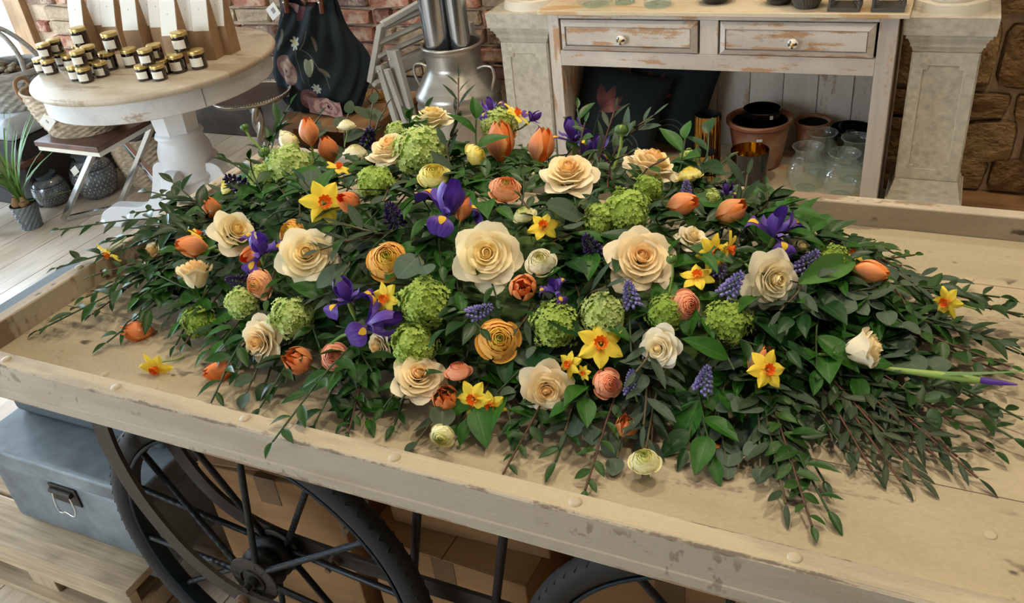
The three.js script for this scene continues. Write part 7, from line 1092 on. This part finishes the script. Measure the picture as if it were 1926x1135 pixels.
  ["r", -0.437, 0.804, -0.69, -0.437, 0.8, -0.793, -0.437, 0.747, -0.895, "glossy dark ruscus sprig right of the small green viburnum ball under the side facing rose"],
  ["e", -0.303, 0.804, -0.637, -0.303, 0.798, -0.766, -0.303, 0.769, -0.895, "grey green eucalyptus sprig right of the streaked orange tulip at the right shoulder"],
  ["r", -0.26, 0.804, -0.689, -0.26, 0.803, -0.771, -0.26, 0.773, -0.853, "glossy dark ruscus sprig above the daffodil of the right trio facing right"],
  ["r", -0.243, 0.804, -0.59, -0.212, 0.798, -0.716, -0.181, 0.771, -0.841, "glossy dark ruscus sprig above the lilac grape hyacinth left of the white rose"],
  ["p", -0.129, 0.804, -0.657, -0.073, 0.803, -0.716, -0.017, 0.753, -0.774, "small leaved green pistachio sprig above the daffodil at the right front beside a tulip"],
  ["e", -0.141, 0.804, -0.583, -0.03, 0.794, -0.642, 0.082, 0.758, -0.701, "grey green eucalyptus sprig above the closed iris bud with purple tip pointing right"],
  ["p", -0.034, 0.804, -0.56, 0.066, 0.803, -0.577, 0.166, 0.77, -0.595, "small leaved green pistachio sprig right of the small daffodil at the far right end"]
];
// ---------------------------------------------------------------- flower and leaf builders (axis +y, unit size, real size by scale)
const DS = { side: THREE.DoubleSide };
const petalMat = (c, o = {}) => MP({ color: c, roughness: 0.8, transmission: 0.28, thickness: 0, ...DS, ...o });
// a petal cut from a cup: u across, v from base to rim
function cupPetal(o) {
  const { r0, r1, y0, y1, half, flare = 0, droop = 0.5, p = 0.8, q = 1, round = 0.25, side = 0, tip = 0, wave = 0, ph = 0, nu = 8, nv = 6, belly = 0, pt = 0 } = o;
  return surf((uu, v) => {
    const u = uu * 2 - 1, au = Math.abs(u), vv = v * (1 - round * au ** 3), s = Math.max(0, (vv - 0.62) / 0.38);
    const th = u * half * (0.4 + 0.6 * Math.sin(Math.min(1, vv * 1.25) * PI / 2));
    const r = r0 + (r1 - r0) * vv ** p + belly * Math.sin(vv * PI) + flare * s * s * (0.7 + 0.5 * au) + side * au ** 4 * vv + pt * Math.exp(-u * u * 9) * s * s;
    const y = y0 + (y1 - y0) * vv ** q - flare * droop * s * s + tip * Math.exp(-u * u * 14) * s + wave * Math.sin(u * 4.2 + ph) * vv * vv;
    return [r * Math.cos(th), y, r * Math.sin(th)];
  }, nu, nv);
}
function stamp(o, pos, dir, size, spin) { o.position.set(...pos); o.quaternion.setFromUnitVectors(V(0, 1, 0), V(...dir).normalize()); o.rotateY(spin); o.scale.setScalar(size); return o; }
const ring = (o, name, geos, m, n, off, jit = 0.06, s = 1) => { for (let i = 0; i < n; i++) { const q = part(name, geos[i % geos.length], m, o, null, [rr(-jit, jit) * 0.5, off + i / n * PI * 2 + rr(-jit, jit), rr(-jit, jit) * 0.5]); q.scale.setScalar(s * rr(1 - jit * 0.7, 1 + jit * 0.7)); } };
const stemMat = M({ color: 0x5f7c35, roughness: 0.5 }), stemPale = M({ color: 0x86a04d, roughness: 0.5 }), sepalMat = M({ color: 0x4c6b2b, roughness: 0.55, ...DS });
const stemG = (L, r, bend = 0.1) => tube([[0, 0, 0], [bend * 0.3, -L * 0.35, 0], [bend, -L * 0.7, bend * 0.3], [bend * 1.6, -L, bend * 0.5]], r, 10, 7);
const GROUPS = { rose: 'cream roses in the arrangement', bud: 'cream roses in the arrangement', ranunculus: 'ranunculus in the arrangement', greenbud: 'green buds in the arrangement', tulip: 'orange tulips in the arrangement', opentulip: 'orange tulips in the arrangement', daffodil: 'daffodils in the arrangement', iris: 'purple irises in the arrangement', irisbud: 'purple irises in the arrangement', muscari: 'grape hyacinths in the arrangement', viburnum: 'green viburnum balls in the arrangement' };
// ---- rose
const roseL = [
  [2, { r0: 0.045, r1: 0.004, y0: 0.17, y1: 0.3, half: 2.2, round: 0.1, belly: 0.022 }],
  [3, { r0: 0.05, r1: 0.028, y0: 0.16, y1: 0.3, half: 1.5, round: 0.12, side: 0.012, belly: 0.022, flare: 0.006 }],
  [3, { r0: 0.06, r1: 0.06, y0: 0.14, y1: 0.295, half: 1.35, round: 0.12, side: 0.014, flare: 0.01, droop: 0.3, belly: 0.018 }],
  [4, { r0: 0.065, r1: 0.094, y0: 0.12, y1: 0.287, half: 1.15, round: 0.14, side: 0.016, flare: 0.02, droop: 0.3 }],
  [4, { r0: 0.07, r1: 0.14, y0: 0.09, y1: 0.275, half: 1.1, round: 0.15, side: 0.02, flare: 0.026, droop: 0.35, p: 0.75 }],
  [5, { r0: 0.075, r1: 0.178, y0: 0.05, y1: 0.255, half: 1.0, round: 0.16, side: 0.022, flare: 0.034, droop: 0.4, p: 0.7 }],
  [5, { r0: 0.08, r1: 0.222, y0: 0.0, y1: 0.228, half: 0.95, round: 0.18, side: 0.02, flare: 0.045, droop: 0.45, p: 0.65, pt: 0.012 }],
  [5, { r0: 0.08, r1: 0.275, y0: -0.06, y1: 0.19, half: 0.9, round: 0.2, side: 0.0, flare: 0.06, droop: 0.55, p: 0.6, pt: 0.03 }],
  [5, { r0: 0.08, r1: 0.335, y0: -0.11, y1: 0.135, half: 0.86, round: 0.24, side: -0.03, flare: 0.07, droop: 0.7, p: 0.6, pt: 0.055 }],
  [5, { r0: 0.08, r1: 0.385, y0: -0.15, y1: 0.06, half: 0.8, round: 0.26, side: -0.05, flare: 0.08, droop: 0.9, p: 0.6, pt: 0.075 }],
];
const roseGeo = roseL.map(([n, o], i) => [0, 1].map((k) => cupPetal({ ...o, wave: 0.006 + i * 0.004, ph: k * 2.1 + i, nu: 8, nv: 7 })));
const roseCols = [[[254, 228, 150], [254, 234, 172], [252, 238, 194], [250, 240, 208]], [[254, 218, 152], [254, 226, 170], [252, 234, 192], [250, 236, 204]], [[254, 236, 184], [254, 240, 200], [253, 243, 214], [252, 245, 224]]].map((s) => s.map((c) => petalMat(rgb(...c))));
function makeRose(c, closed) {
  const o = new THREE.Group(); let off = rr(0, 6);
  roseL.forEach(([n], i) => { if (closed && i > 6) return; ring(o, 'petal', roseGeo[i], roseCols[c][i < 3 ? 0 : i < 5 ? 1 : i < 8 ? 2 : 3], n, off, closed ? 0.03 : 0.08); off += 0.75; });
  ring(o, 'sepal', [cupPetal({ r0: 0.05, r1: closed ? 0.2 : 0.26, y0: -0.17, y1: closed ? 0.0 : -0.12, half: 0.3, round: 0.8, nu: 3, nv: 4 })], sepalMat, 5, off, 0.1);
  part('stem', stemG(0.7, 0.026), stemMat, o, [0, -0.13, 0]);
  if (closed) o.children.forEach((m) => { if (m.name === 'petal') m.scale.y *= 1.35; });
  return o;
}
// ---- ranunculus
const ranL = []; for (let i = 0; i < 9; i++) { const R = 0.045 + 0.435 * ((i + 0.2) / 8.2), g = i === 8; ranL.push({ n: [4, 4, 5, 5, 6, 6, 6, 6, 4][i], o: g ? { r0: 0.16, r1: 0.46, y0: -0.25, y1: -0.06, half: 0.7, round: 0.2, belly: 0.03, p: 0.7, flare: 0.03, droop: 0.5 } : { r0: R * 0.4, r1: R * 0.8, y0: -0.25 + 0.055 * (7 - i), y1: 0.27 - 1.05 * R * R, half: i < 3 ? 1.0 : 0.76, round: 0.16, belly: R * 0.3, p: 0.8, flare: -0.015, droop: -0.4, side: 0.02 + 0.01 * (i % 2), pt: 0.01 } }); }
const ranGeo = ranL.map(({ o }, i) => [0, 1].map((k) => cupPetal({ ...o, wave: 0.006, ph: k * 2 + i, nu: 7, nv: 5 })));
const ranCols = [[[226, 216, 84], [250, 234, 110], [250, 240, 150]], [[222, 206, 76], [250, 206, 76], [250, 194, 88]], [[222, 190, 86], [255, 184, 118], [255, 190, 136]], [[232, 152, 104], [252, 166, 122], [252, 180, 142]], [[226, 222, 146], [250, 244, 196], [250, 246, 216]], [[236, 188, 104], [255, 196, 128], [255, 194, 142]], [[200, 206, 108], [238, 238, 162], [246, 244, 194]]].map((s) => s.map((c) => petalMat(rgb(...c))));
const ranEye = new THREE.IcosahedronGeometry(0.042, 1).scale(1, 0.8, 1), eyeMats = [0x8d9a3a, 0x55602a].map((c) => M({ color: c, roughness: 0.7 }));
function makeRan(c) { const o = new THREE.Group(); let off = rr(0, 6); ranL.forEach(({ n }, i) => { ring(o, 'petal', ranGeo[i], ranCols[c][i < 2 ? 0 : i < 5 ? 1 : 2], n, off, 0.08); off += 0.5; }); part('eye', ranEye, eyeMats[c === 0 || c === 4 ? 0 : 1], o, [0, 0.2, 0]); part('stem', stemG(0.9, 0.032, 0.15), stemPale, o, [0, -0.2, 0]); return o; }
function makeGreenBud() { const o = new THREE.Group(); ring(o, 'sepal', [cupPetal({ r0: 0.1, r1: 0.3, y0: -0.4, y1: 0.45, half: 0.75, round: 0.5, belly: 0.28, nu: 5, nv: 5 })], sepalMat, 5, 0, 0.05); part('bud', new THREE.SphereGeometry(0.4, 14, 10), stemPale, o); part('stem', stemG(2.7, 0.12, 0.5), stemPale, o, [0, -0.38, 0]); return o; }
// ---- tulip (height 1 about its middle)
const flame = (base, edge, streak, s) => tex(64, 64, (u, v) => { const x = Math.abs(u * 2 - 1), n = fbm(u, v, 14, 3, s, 3); let c = lerp3(hex(base), hex(edge), sst(0.45, 1, x)); const k = sst(0.75, 0.2, x + (n - 0.5) * 0.5) * sst(0.98, 0.35, v + (n - 0.5) * 0.3); c = lerp3(c, hex(streak), k * 0.62); const w = 0.94 + n * 0.12; return [c[0] * w, c[1] * w, c[2] * w]; });
const tulipMats = [[0xfba05c, 0xffbe80, 0xca8872, 801], [0xfb9652, 0xffb878, 0xf4a268, 803], [0xf49c5e, 0xfcb678, 0xb29c5c, 805]].map(([a, b, c, s]) => petalMat(new THREE.Color(1, 1, 1), { map: flame(a, b, c, s), roughness: 0.5 })), tulipIn = petalMat(rgb(255, 146, 60), { roughness: 0.5 });
const tulA = [0, 1].map((k) => cupPetal({ r0: 0.05, r1: 0.15, y0: -0.5, y1: 0.46, half: 0.98, round: 0.42, belly: 0.25, tip: 0.05, wave: 0.015, ph: k * 2, nu: 8, nv: 9, p: 1 })), tulB = [cupPetal({ r0: 0.04, r1: 0.12, y0: -0.48, y1: 0.5, half: 1.0, round: 0.4, belly: 0.22, tip: 0.04, nu: 8, nv: 9 })];
const tulO = [0, 1].map((k) => cupPetal({ r0: 0.06, r1: 0.27, y0: -0.42, y1: 0.30, half: 0.72, round: 0.5, belly: 0.2, tip: 0.05, flare: -0.03, wave: 0.05, ph: k * 2.4, nu: 8, nv: 8 })), tulO2 = [0, 1].map((k) => cupPetal({ r0: 0.04, r1: 0.14, y0: -0.4, y1: 0.36 + k * 0.04, half: 0.8, round: 0.45, belly: 0.14, wave: 0.06, ph: k * 3, flare: -0.02, nu: 7, nv: 7 })), tulO3 = [cupPetal({ r0: 0.03, r1: 0.05, y0: -0.35, y1: 0.34, half: 0.9, round: 0.4, belly: 0.06, wave: 0.06, nu: 6, nv: 6 })];
function makeTulip(c, open) { const o = new THREE.Group(), off = rr(0, 6); if (open) { ring(o, 'petal', tulO, tulipMats[c], 6, off, 0.14); ring(o, 'petal', tulO2, tulipMats[1], 5, off + 0.5, 0.2); ring(o, 'petal', tulO3, tulipIn, 3, off + 1, 0.3); } else { ring(o, 'petal', tulB, tulipIn, 3, off + PI / 3, 0.05); ring(o, 'petal', tulA, tulipMats[c], 3, off, 0.07); ring(o, 'petal', tulA, tulipMats[c], 2, off + 0.9, 0.07, 0.97); } part('stem', stemG(0.9, 0.05), stemPale, o, [0, -0.46, 0]); return o; }
// ---- daffodil
const dafPetal = [0, 1].map((k) => surf((uu, v) => { const u = uu * 2 - 1, w = 0.155 * Math.sin(PI * Math.min(1, v * 0.82 + 0.1)) ** 0.75 * (1 - 0.75 * v ** 5); return [0.05 + 0.45 * v, 0.02 + 0.05 * Math.sin(v * 2.6 + k * 0.8) - 0.05 * u * u * v + 0.02 * Math.sin(u * 5 + k * 2) * v, u * w]; }, 6, 7));
const dafMats = [petalMat(rgb(250, 222, 62)), petalMat(rgb(240, 205, 80))], cupMat = petalMat(rgb(243, 118, 20), { roughness: 0.55 });
const dafCup = surf((u, v) => { const a = u * PI * 2, r = 0.05 + 0.085 * v ** 0.8 + 0.016 * v ** 3 * Math.sin(a * 9); return [Math.cos(a) * r, 0.02 + v * 0.19 + 0.01 * v * Math.sin(a * 6), Math.sin(a) * r]; }, 54, 6, true);
function makeDaff() { const o = new THREE.Group(), off = rr(0, 6); for (let i = 0; i < 6; i++) { const q = part('petal', dafPetal[i % 2], dafMats[0], o, [0, i % 2 ? 0 : -0.012, 0], [rr(-.12, .12), off + i * PI / 3 + rr(-.08, .08), rr(-.05, .14)]); q.scale.setScalar(rr(0.94, 1.04)); } part('trumpet', dafCup, cupMat, o); ring(o, 'stamen', [rod([0.012, 0.03, 0], [0.018, 0.13, 0], 0.009, 5)], dafMats[1], 5, 0, 0.05); part('stem', tube([[0, 0.02, 0], [0, -0.14, 0], [0.06, -0.24, 0], [0.24, -0.42, 0.03], [0.42, -0.7, 0.05]], 0.026, 14, 7), stemPale, o); return o; }
// ---- iris
const irisMats = [tex(64, 64, (u, v) => { const n = fbm(u, v, 22, 3, 811, 3); return lerp3(hex(0x46208c), hex(0x7648bc), sst(0.3, 0.8, n) * 0.8); })].map((m) => petalMat(new THREE.Color(1, 1, 1), { map: m, roughness: 0.55 }))[0], irisLight = petalMat(rgb(120, 92, 196)), irisGold = petalMat(rgb(246, 200, 40));
const fall = surf((uu, v) => { const u = uu * 2 - 1, w = v < 0.42 ? mix(0.05, 0.075, v / 0.42) : 0.075 + 0.125 * Math.sin((v - 0.42) / 0.58 * PI * 0.82) ** 0.8; const a = v * 2.0; return [0.02 + 0.44 * Math.sin(Math.min(a, 1.75)) + 0.03 * v, 0.16 * Math.sin(v * 2.5) - 0.26 * Math.max(0, v - 0.45) ** 1.3 * 1.6, u * w * (1 - 0.3 * v ** 8)]; }, 7, 10);
const goldG = surf((uu, v) => { const u = uu * 2 - 1, t = mix(0.34, 0.72, v), a = t * 2.0; return [0.02 + 0.44 * Math.sin(Math.min(a, 1.75)) + 0.03 * t, 0.012 + 0.16 * Math.sin(t * 2.5) - 0.26 * Math.max(0, t - 0.45) ** 1.3 * 1.6, u * 0.055 * Math.sin(PI * (0.12 + 0.8 * v))]; }, 3, 6);
const standard = surf((uu, v) => { const u = uu * 2 - 1, w = 0.03 + 0.085 * Math.sin(v * PI * 0.85); return [0.05 + 0.14 * Math.sin(v * 2.4) - 0.03 * u * u, 0.02 + 0.5 * v, u * w]; }, 5, 8), styleArm = surf((uu, v) => { const u = uu * 2 - 1, w = 0.045 + 0.04 * v; return [0.03 + 0.27 * v, 0.04 + 0.17 * Math.sin(v * 2.4) + (v > 0.75 ? (v - 0.75) * 0.5 : 0) - 0.04 * u * u, u * w]; }, 4, 7);
function makeIris() { const o = new THREE.Group(), off = rr(0, 6); for (let i = 0; i < 3; i++) { const a = off + i * PI * 2 / 3, f = part('fall', fall, irisMats, o, null, [rr(-.08, .08), a, rr(-.12, .12)]); part('signal_patch', goldG, irisGold, f); part('standard', standard, irisMats, o, null, [rr(-.08, .08), a + PI / 3, rr(-.1, .1)]); part('style_arm', styleArm, irisLight, o, null, [0, a + rr(-.05, .05), 0]); } part('spathe', lathe([[0.02, -0.4], [0.045, -0.25], [0.05, -0.1], [0.03, 0.06]], 12), stemPale, o); part('stem', stemG(0.5, 0.028), stemMat, o, [0, -0.35, 0]); return o; }
function makeIrisBud() { const o = new THREE.Group(); part('spathe', lathe([[0.01, -0.62], [0.017, -0.4], [0.027, -0.1], [0.034, 0.08], [0.029, 0.22], [0.016, 0.34]], 14), stemPale, o); part('bud_tip', lathe([[0.02, 0.26], [0.026, 0.32], [0.02, 0.42], [0.006, 0.52], [0, 0.53]], 12), irisMats, o); part('leaf_blade', surf((u, v) => [(u - 0.5) * 0.05 * (1 - v * v), -0.55 + 1.2 * v, -0.03 + 0.25 * v * v], 2, 8), stemMat, o).material = M({ color: 0x55763f, roughness: 0.5, ...DS }); return o; }
// ---- grape hyacinth: bells round a spike
const bellG = lathe([[0.0, -0.075], [0.045, -0.06], [0.07, -0.012], [0.06, 0.045], [0.04, 0.07], [0.048, 0.078]], 7);
const spikes = [0, 1].map(() => { const gs = []; for (let i = 0; i < 62; i++) { const t = i / 62, a = i * 2.4, r = 0.27 * (1 - t) ** 0.55 + 0.02, g = bellG.clone(); g.scale(1 - 0.45 * t, 1.25 - 0.5 * t, 1 - 0.45 * t); g.rotateZ(-PI / 2 - 0.5 + t * 1.4); g.translate(r, -0.5 + t * 1.0 + rr(-.02, .02), 0); g.rotateY(a + rr(-.1, .1)); gs.push(g); } return merge(gs); });
const musMats = [petalMat(rgb(152, 144, 208), { roughness: 0.45 }), petalMat(rgb(62, 40, 104), { roughness: 0.45 })];
function makeMus(c) { const o = new THREE.Group(); const f = part('bells', spikes[Math.floor(rnd() * 2)], musMats[c], o); f.userData.kind = 'stuff'; part('stem', stemG(1.3, 0.05, 0.2), stemMat, o, [0, 0.35, 0]); return o; }
// ---- viburnum: five-lobed florets over a ball
const floret = (() => { const pos = [], idx = []; pos.push(0, -0.012, 0); for (let i = 0; i < 20; i++) { const a = i / 20 * PI * 2, l = Math.abs(Math.cos(a * 2.5)), r = 0.046 + 0.04 * l ** 0.6; pos.push(Math.cos(a) * r, 0.016 * (r / 0.07) ** 2 - 0.006 * l, Math.sin(a) * r); } for (let i = 0; i < 20; i++) idx.push(0, 1 + (i + 1) % 20, 1 + i); const g = new THREE.BufferGeometry(); g.setAttribute('position', new THREE.Float32BufferAttribute(pos, 3)); g.setAttribute('uv', new THREE.Float32BufferAttribute(new Float32Array(42), 2)); g.setIndex(idx); g.computeVertexNormals(); return g; })();
const vibG = [0, 1, 2].map((k) => { const gs = [], N = 320, lump = (d) => 1 + 0.12 * (Math.sin(d.x * 5 + k) * Math.sin(d.y * 6 + 2 * k) + Math.sin(d.z * 7 + k)); for (let i = 0; i < N; i++) { const y = 1 - 2 * (i + 0.5) / N, a = i * 2.399963, r = Math.sqrt(1 - y * y), d = V(Math.cos(a) * r, y, Math.sin(a) * r); if (y < -0.75) continue; const n = d.clone().add(V(rr(-.35, .35), rr(-.35, .35), rr(-.35, .35))).normalize(), g = floret.clone(); g.scale(rr(0.68, 0.95), 1.2, rr(0.68, 0.95)); g.rotateY(rr(0, 6)); g.applyQuaternion(new THREE.Quaternion().setFromUnitVectors(V(0, 1, 0), n)); const q = d.multiplyScalar(0.44 * lump(d) * rr(0.9, 1.08)); gs.push(g.translate(q.x, q.y * 0.92, q.z)); } return merge(gs); });
const vibMats = [petalMat(rgb(176, 200, 92)), petalMat(rgb(200, 217, 134)), petalMat(rgb(150, 178, 66))], vibCore = M({ color: 0x8aa63c, roughness: 0.9 }), vibCoreG = new THREE.IcosahedronGeometry(0.37, 2);
function makeVib(c) { const o = new THREE.Group(); const f = part('florets', vibG[Math.floor(rnd() * 3)], vibMats[c], o); f.userData.kind = 'stuff'; part('core', vibCoreG, vibCore, o); part('stem', stemG(0.7, 0.02), stemMat, o, [0, -0.35, 0]); return o; }
// ---------------------------------------------------------------- the arrangement
{
  const ell = surf((u, v) => { const a = u * PI * 2, n = 1 + 0.25 * (fbm(u, v, 24, 14, 951, 3) - 0.5); return [-0.68 + Math.cos(a) * 0.66 * v, BED + 0.001 + 0.085 * n * Math.max(0, 1 - v * v) ** 0.6, -0.52 + Math.sin(a) * 0.29 * v]; }, 96, 26);
  solo('floral_foam_mound', 'dark green mossy foam mound holding all the stems of the arrangement', 'floral foam', ell, M({ color: 0x4a6332, roughness: 1, bumpMap: noiseTex, bumpScale: 0.01, ...DS }), [0, 0, 0]);
  const make = { rose: (c) => makeRose(c), bud: (c) => makeRose(c, true), ranunculus: makeRan, greenbud: makeGreenBud, tulip: (c) => makeTulip(c), opentulip: (c) => makeTulip(c, true), daffodil: makeDaff, iris: makeIris, irisbud: makeIrisBud, muscari: makeMus, viburnum: makeVib };
  const nm = { rose: 'rose', bud: 'rose_bud', ranunculus: 'ranunculus', greenbud: 'flower_bud', tulip: 'tulip', opentulip: 'tulip', daffodil: 'daffodil', iris: 'iris', irisbud: 'iris_bud', muscari: 'grape_hyacinth', viburnum: 'viburnum' };
  const cat = { rose: 'rose', bud: 'rose', ranunculus: 'ranunculus', greenbud: 'flower bud', tulip: 'tulip', opentulip: 'tulip', daffodil: 'daffodil', iris: 'iris', irisbud: 'iris', muscari: 'grape hyacinth', viburnum: 'viburnum' };
  for (const [k, rows] of Object.entries(FLOWERS)) for (const [x, y, z, dx, dy, dz, s, c, label] of rows) {
    const o = make[k](c); o.name = numbered(nm[k]); o.userData = { label, category: cat[k], group: GROUPS[k] }; stamp(o, [x, y, z], [dx, dy, dz], s, rr(0, 6.28)); scene.add(o);
  }
  // ---- leaves
  const leafG = (w, tipP, fold, curl, nv = 6, n = 2, ex = 1) => surf((uu, v) => { const u = uu * 2 - 1, ww = w * 0.5 * Math.sin(PI * Math.min(1, v) ** tipP) ** ex; return [u * ww, fold * Math.abs(u) * ww * 2 - curl * v * v + 0.02 * Math.sin(v * 9) * u * ww, v]; }, n, nv);
  const leafTex = (a, b, rib, s) => tex(64, 128, (u, v) => { const x = Math.abs(u * 2 - 1), n = fbm(u, v, 5, 8, s, 3); let c = lerp3(hex(a), hex(b), n); const vein = Math.abs(((v * 7 - x * 1.6) % 1 + 1) % 1 - 0.5) < 0.06 ? 0.22 : 0; c = lerp3(c, hex(rib), Math.max(vein, x < 0.06 ? 0.6 : 0)); return c; });
  const LM = (a, b, rib, s, r, o = {}) => MP({ map: leafTex(a, b, rib, s), roughness: r + 0.06, specularIntensity: 0.6, ...DS, ...o });
  const K = {
    r: { g: [0.36, 0.40].map((w, i) => leafG(w, 0.88, 0.25, 0.12 + i * 0.1)), m: [LM(0x1e3f15, 0x142f0e, 0x395924, 901, 0.32), LM(0x264f18, 0x1a3b10, 0x41662a, 902, 0.35)], len: 0.051, gap: 0.023, stem: 0x2c451f, sp: 0.95 },
    e: { g: [0.26, 0.3].map((w, i) => leafG(w, 0.95, 0.1, 0.15 - i * 0.2, 6, 2, 0.8)), m: [LM(0x3e5040, 0x334536, 0x596a56, 903, 0.5), LM(0x344731, 0x2a3c29, 0x4f6046, 904, 0.5)], len: 0.058, gap: 0.019, stem: 0x5c5135, sp: 0.75 },
    c: { g: [0.95, 0.88].map((w, i) => leafG(w, 0.85, 0.08, 0.05 + i * 0.1, 10, 4, 0.55)), m: [LM(0x4e5f4d, 0x425343, 0x61715b, 905, 0.55), LM(0x3d4f38, 0x33432f, 0x54664c, 906, 0.5)], len: 0.044, gap: 0.03, stem: 0x515135, sp: 1.0 },
    p: { g: [0.44, 0.5].map((w, i) => leafG(w, 0.9, 0.2, 0.2 - i * 0.1, 6, 2, 0.85)), m: [LM(0x24491a, 0x1a3612, 0x436231, 907, 0.4), LM(0x32581f, 0x244216, 0x506d39, 908, 0.4)], len: 0.034, gap: 0.0155, stem: 0x503522, sp: 1.0 },
    s: { g: [0.46, 0.52].map((w, i) => leafG(w, 0.85, 0.18, 0.2 + i * 0.15, 8, 4, 0.95)), m: [LM(0x2b6216, 0x1e4910, 0x4d7931, 909, 0.42), LM(0x1c461d, 0x123313, 0x3c5f37, 910, 0.38)], len: 0.066, gap: 0.03, stem: 0x364c22, sp: 0.85 },
    w: { g: [0.2, 0.24].map((w, i) => leafG(w, 1.0, 0.15, 0.1 + i * 0.1)), m: [LM(0x2b3d28, 0x22321f, 0x45563b, 911, 0.45), LM(0x37462a, 0x2b3922, 0x505f3d, 912, 0.45)], len: 0.05, gap: 0.015, stem: 0x5a3522, sp: 0.7 },
    d: { g: [0.98, 0.92].map((w, i) => leafG(w, 0.92, 0.05, 0.1 + i * 0.1, 12, 4, 0.5)), m: [LM(0x4d6153, 0x415548, 0x647865, 913, 0.55), LM(0x405343, 0x36493a, 0x596d58, 914, 0.5)], len: 0.056, gap: 0.04, stem: 0x5d5d3c, sp: 0.9 },
  };
  for (const k of Object.values(K)) k.sm = M({ color: k.stem, roughness: 0.6 });
  const nmS = { r: 'ruscus_sprig', e: 'eucalyptus_sprig', c: 'eucalyptus_sprig', p: 'pistachio_sprig', s: 'leaf_cluster', w: 'willow_eucalyptus_sprig', d: 'eucalyptus_sprig' };
  const up = V(0, 1, 0);
  for (const [k, bx, by, bz, mx, my, mz, tx, ty, tz, label] of SPRIGS) {
    const q = K[k], B = V(bx, by, bz), o = thing(nmS[k], label, 'foliage', [bx, by, bz], 'foliage sprigs in the arrangement');
    const bend = rr(-0.03, 0.03), cv = new THREE.CatmullRomCurve3([V(0, 0, 0), V(mx, my, mz).sub(B).add(V(bend, 0, bend * 0.6)), V(tx, ty, tz).sub(B)]), L = cv.getLength();
    part('stem', new THREE.TubeGeometry(cv, 8, 0.0016, 5), q.sm, o);
    const span = Math.min(L * 0.86, k === 's' ? 0.11 : k === 'd' ? 0.07 : 0.26), n = Math.max(k === 'd' ? 2 : 3, Math.round(span / q.gap)), m = q.m[rnd() < 0.6 ? 0 : 1];
    for (let i = 0; i <= n; i++) {
      const t = 1 - span / L * (1 - i / n), P = cv.getPointAt(clamp(t)), T = cv.getTangentAt(clamp(t)), last = i === n;
      const side = V().crossVectors(T, up).normalize(), sg = i % 2 ? 1 : -1, roll = rr(-0.7, 0.7);
      const sd = side.clone().multiplyScalar(Math.cos(roll) * sg).addScaledVector(V().crossVectors(side, T).normalize(), Math.sin(roll) * 0.8 + 0.2);
      const a = last ? rr(-.15, .15) : q.sp + rr(-.25, .25), d = T.clone().multiplyScalar(Math.cos(a)).addScaledVector(sd, Math.sin(a)).normalize();
      const fine = 1 - 0.45 * Math.max(0, (i / n - 0.6) / 0.4) * (last ? 0.9 : 1);
      // keep leaves off the boards: lift the direction when the tip would dip below the bed
      const len = q.len * fine * rr(0.8, 1.15), wy = by + P.y + d.y * len, inBed = bx + P.x > CX0; if (inBed && wy < BED + 0.006) { d.y += (BED + 0.008 - wy) / len; d.normalize(); }
      const nrm = V(rr(-.4, .4), 1, rr(-.4, .4)).addScaledVector(d, -d.y).normalize(), xA = V().crossVectors(nrm, d).normalize(), yA = V().crossVectors(d, xA);
      const lf = part('leaf', q.g[i % 2], m, o); lf.quaternion.setFromRotationMatrix(new THREE.Matrix4().makeBasis(xA, yA, d)); lf.position.copy(P); lf.scale.set(len * rr(0.85, 1.15), len, len);
    }
  }
  // broad blade of the right-hand tulip and a petal fallen on the boards
  { const bl = solo('tulip_leaf', 'broad green tulip leaf running along the orange tulip at the right end', 'leaf', leafG(0.3, 0.9, 0.35, 0.12, 10, 4, 0.8), M({ map: leafTex(0x4a7a34, 0x3a6428, 0x5c8a44, 921), roughness: 0.45, ...DS }), TLEAF.p); bl.quaternion.setFromUnitVectors(V(0, 0, 1), V(...TLEAF.d).normalize()); bl.rotateZ(0.5); bl.scale.setScalar(TLEAF.s); }
  const pt = solo('fallen_petal', 'single orange tulip petal fallen on the cart bed at the right front', 'petal', cupPetal({ r0: 0.002, r1: 0.012, y0: 0, y1: 0.03, half: 0.8, round: 0.4 }), tulipIn, [PETAL[0], BED + 0.006, PETAL[2]]); pt.rotation.set(0.1, 0.4, 1.5);
}
renderer.render(scene, camera);
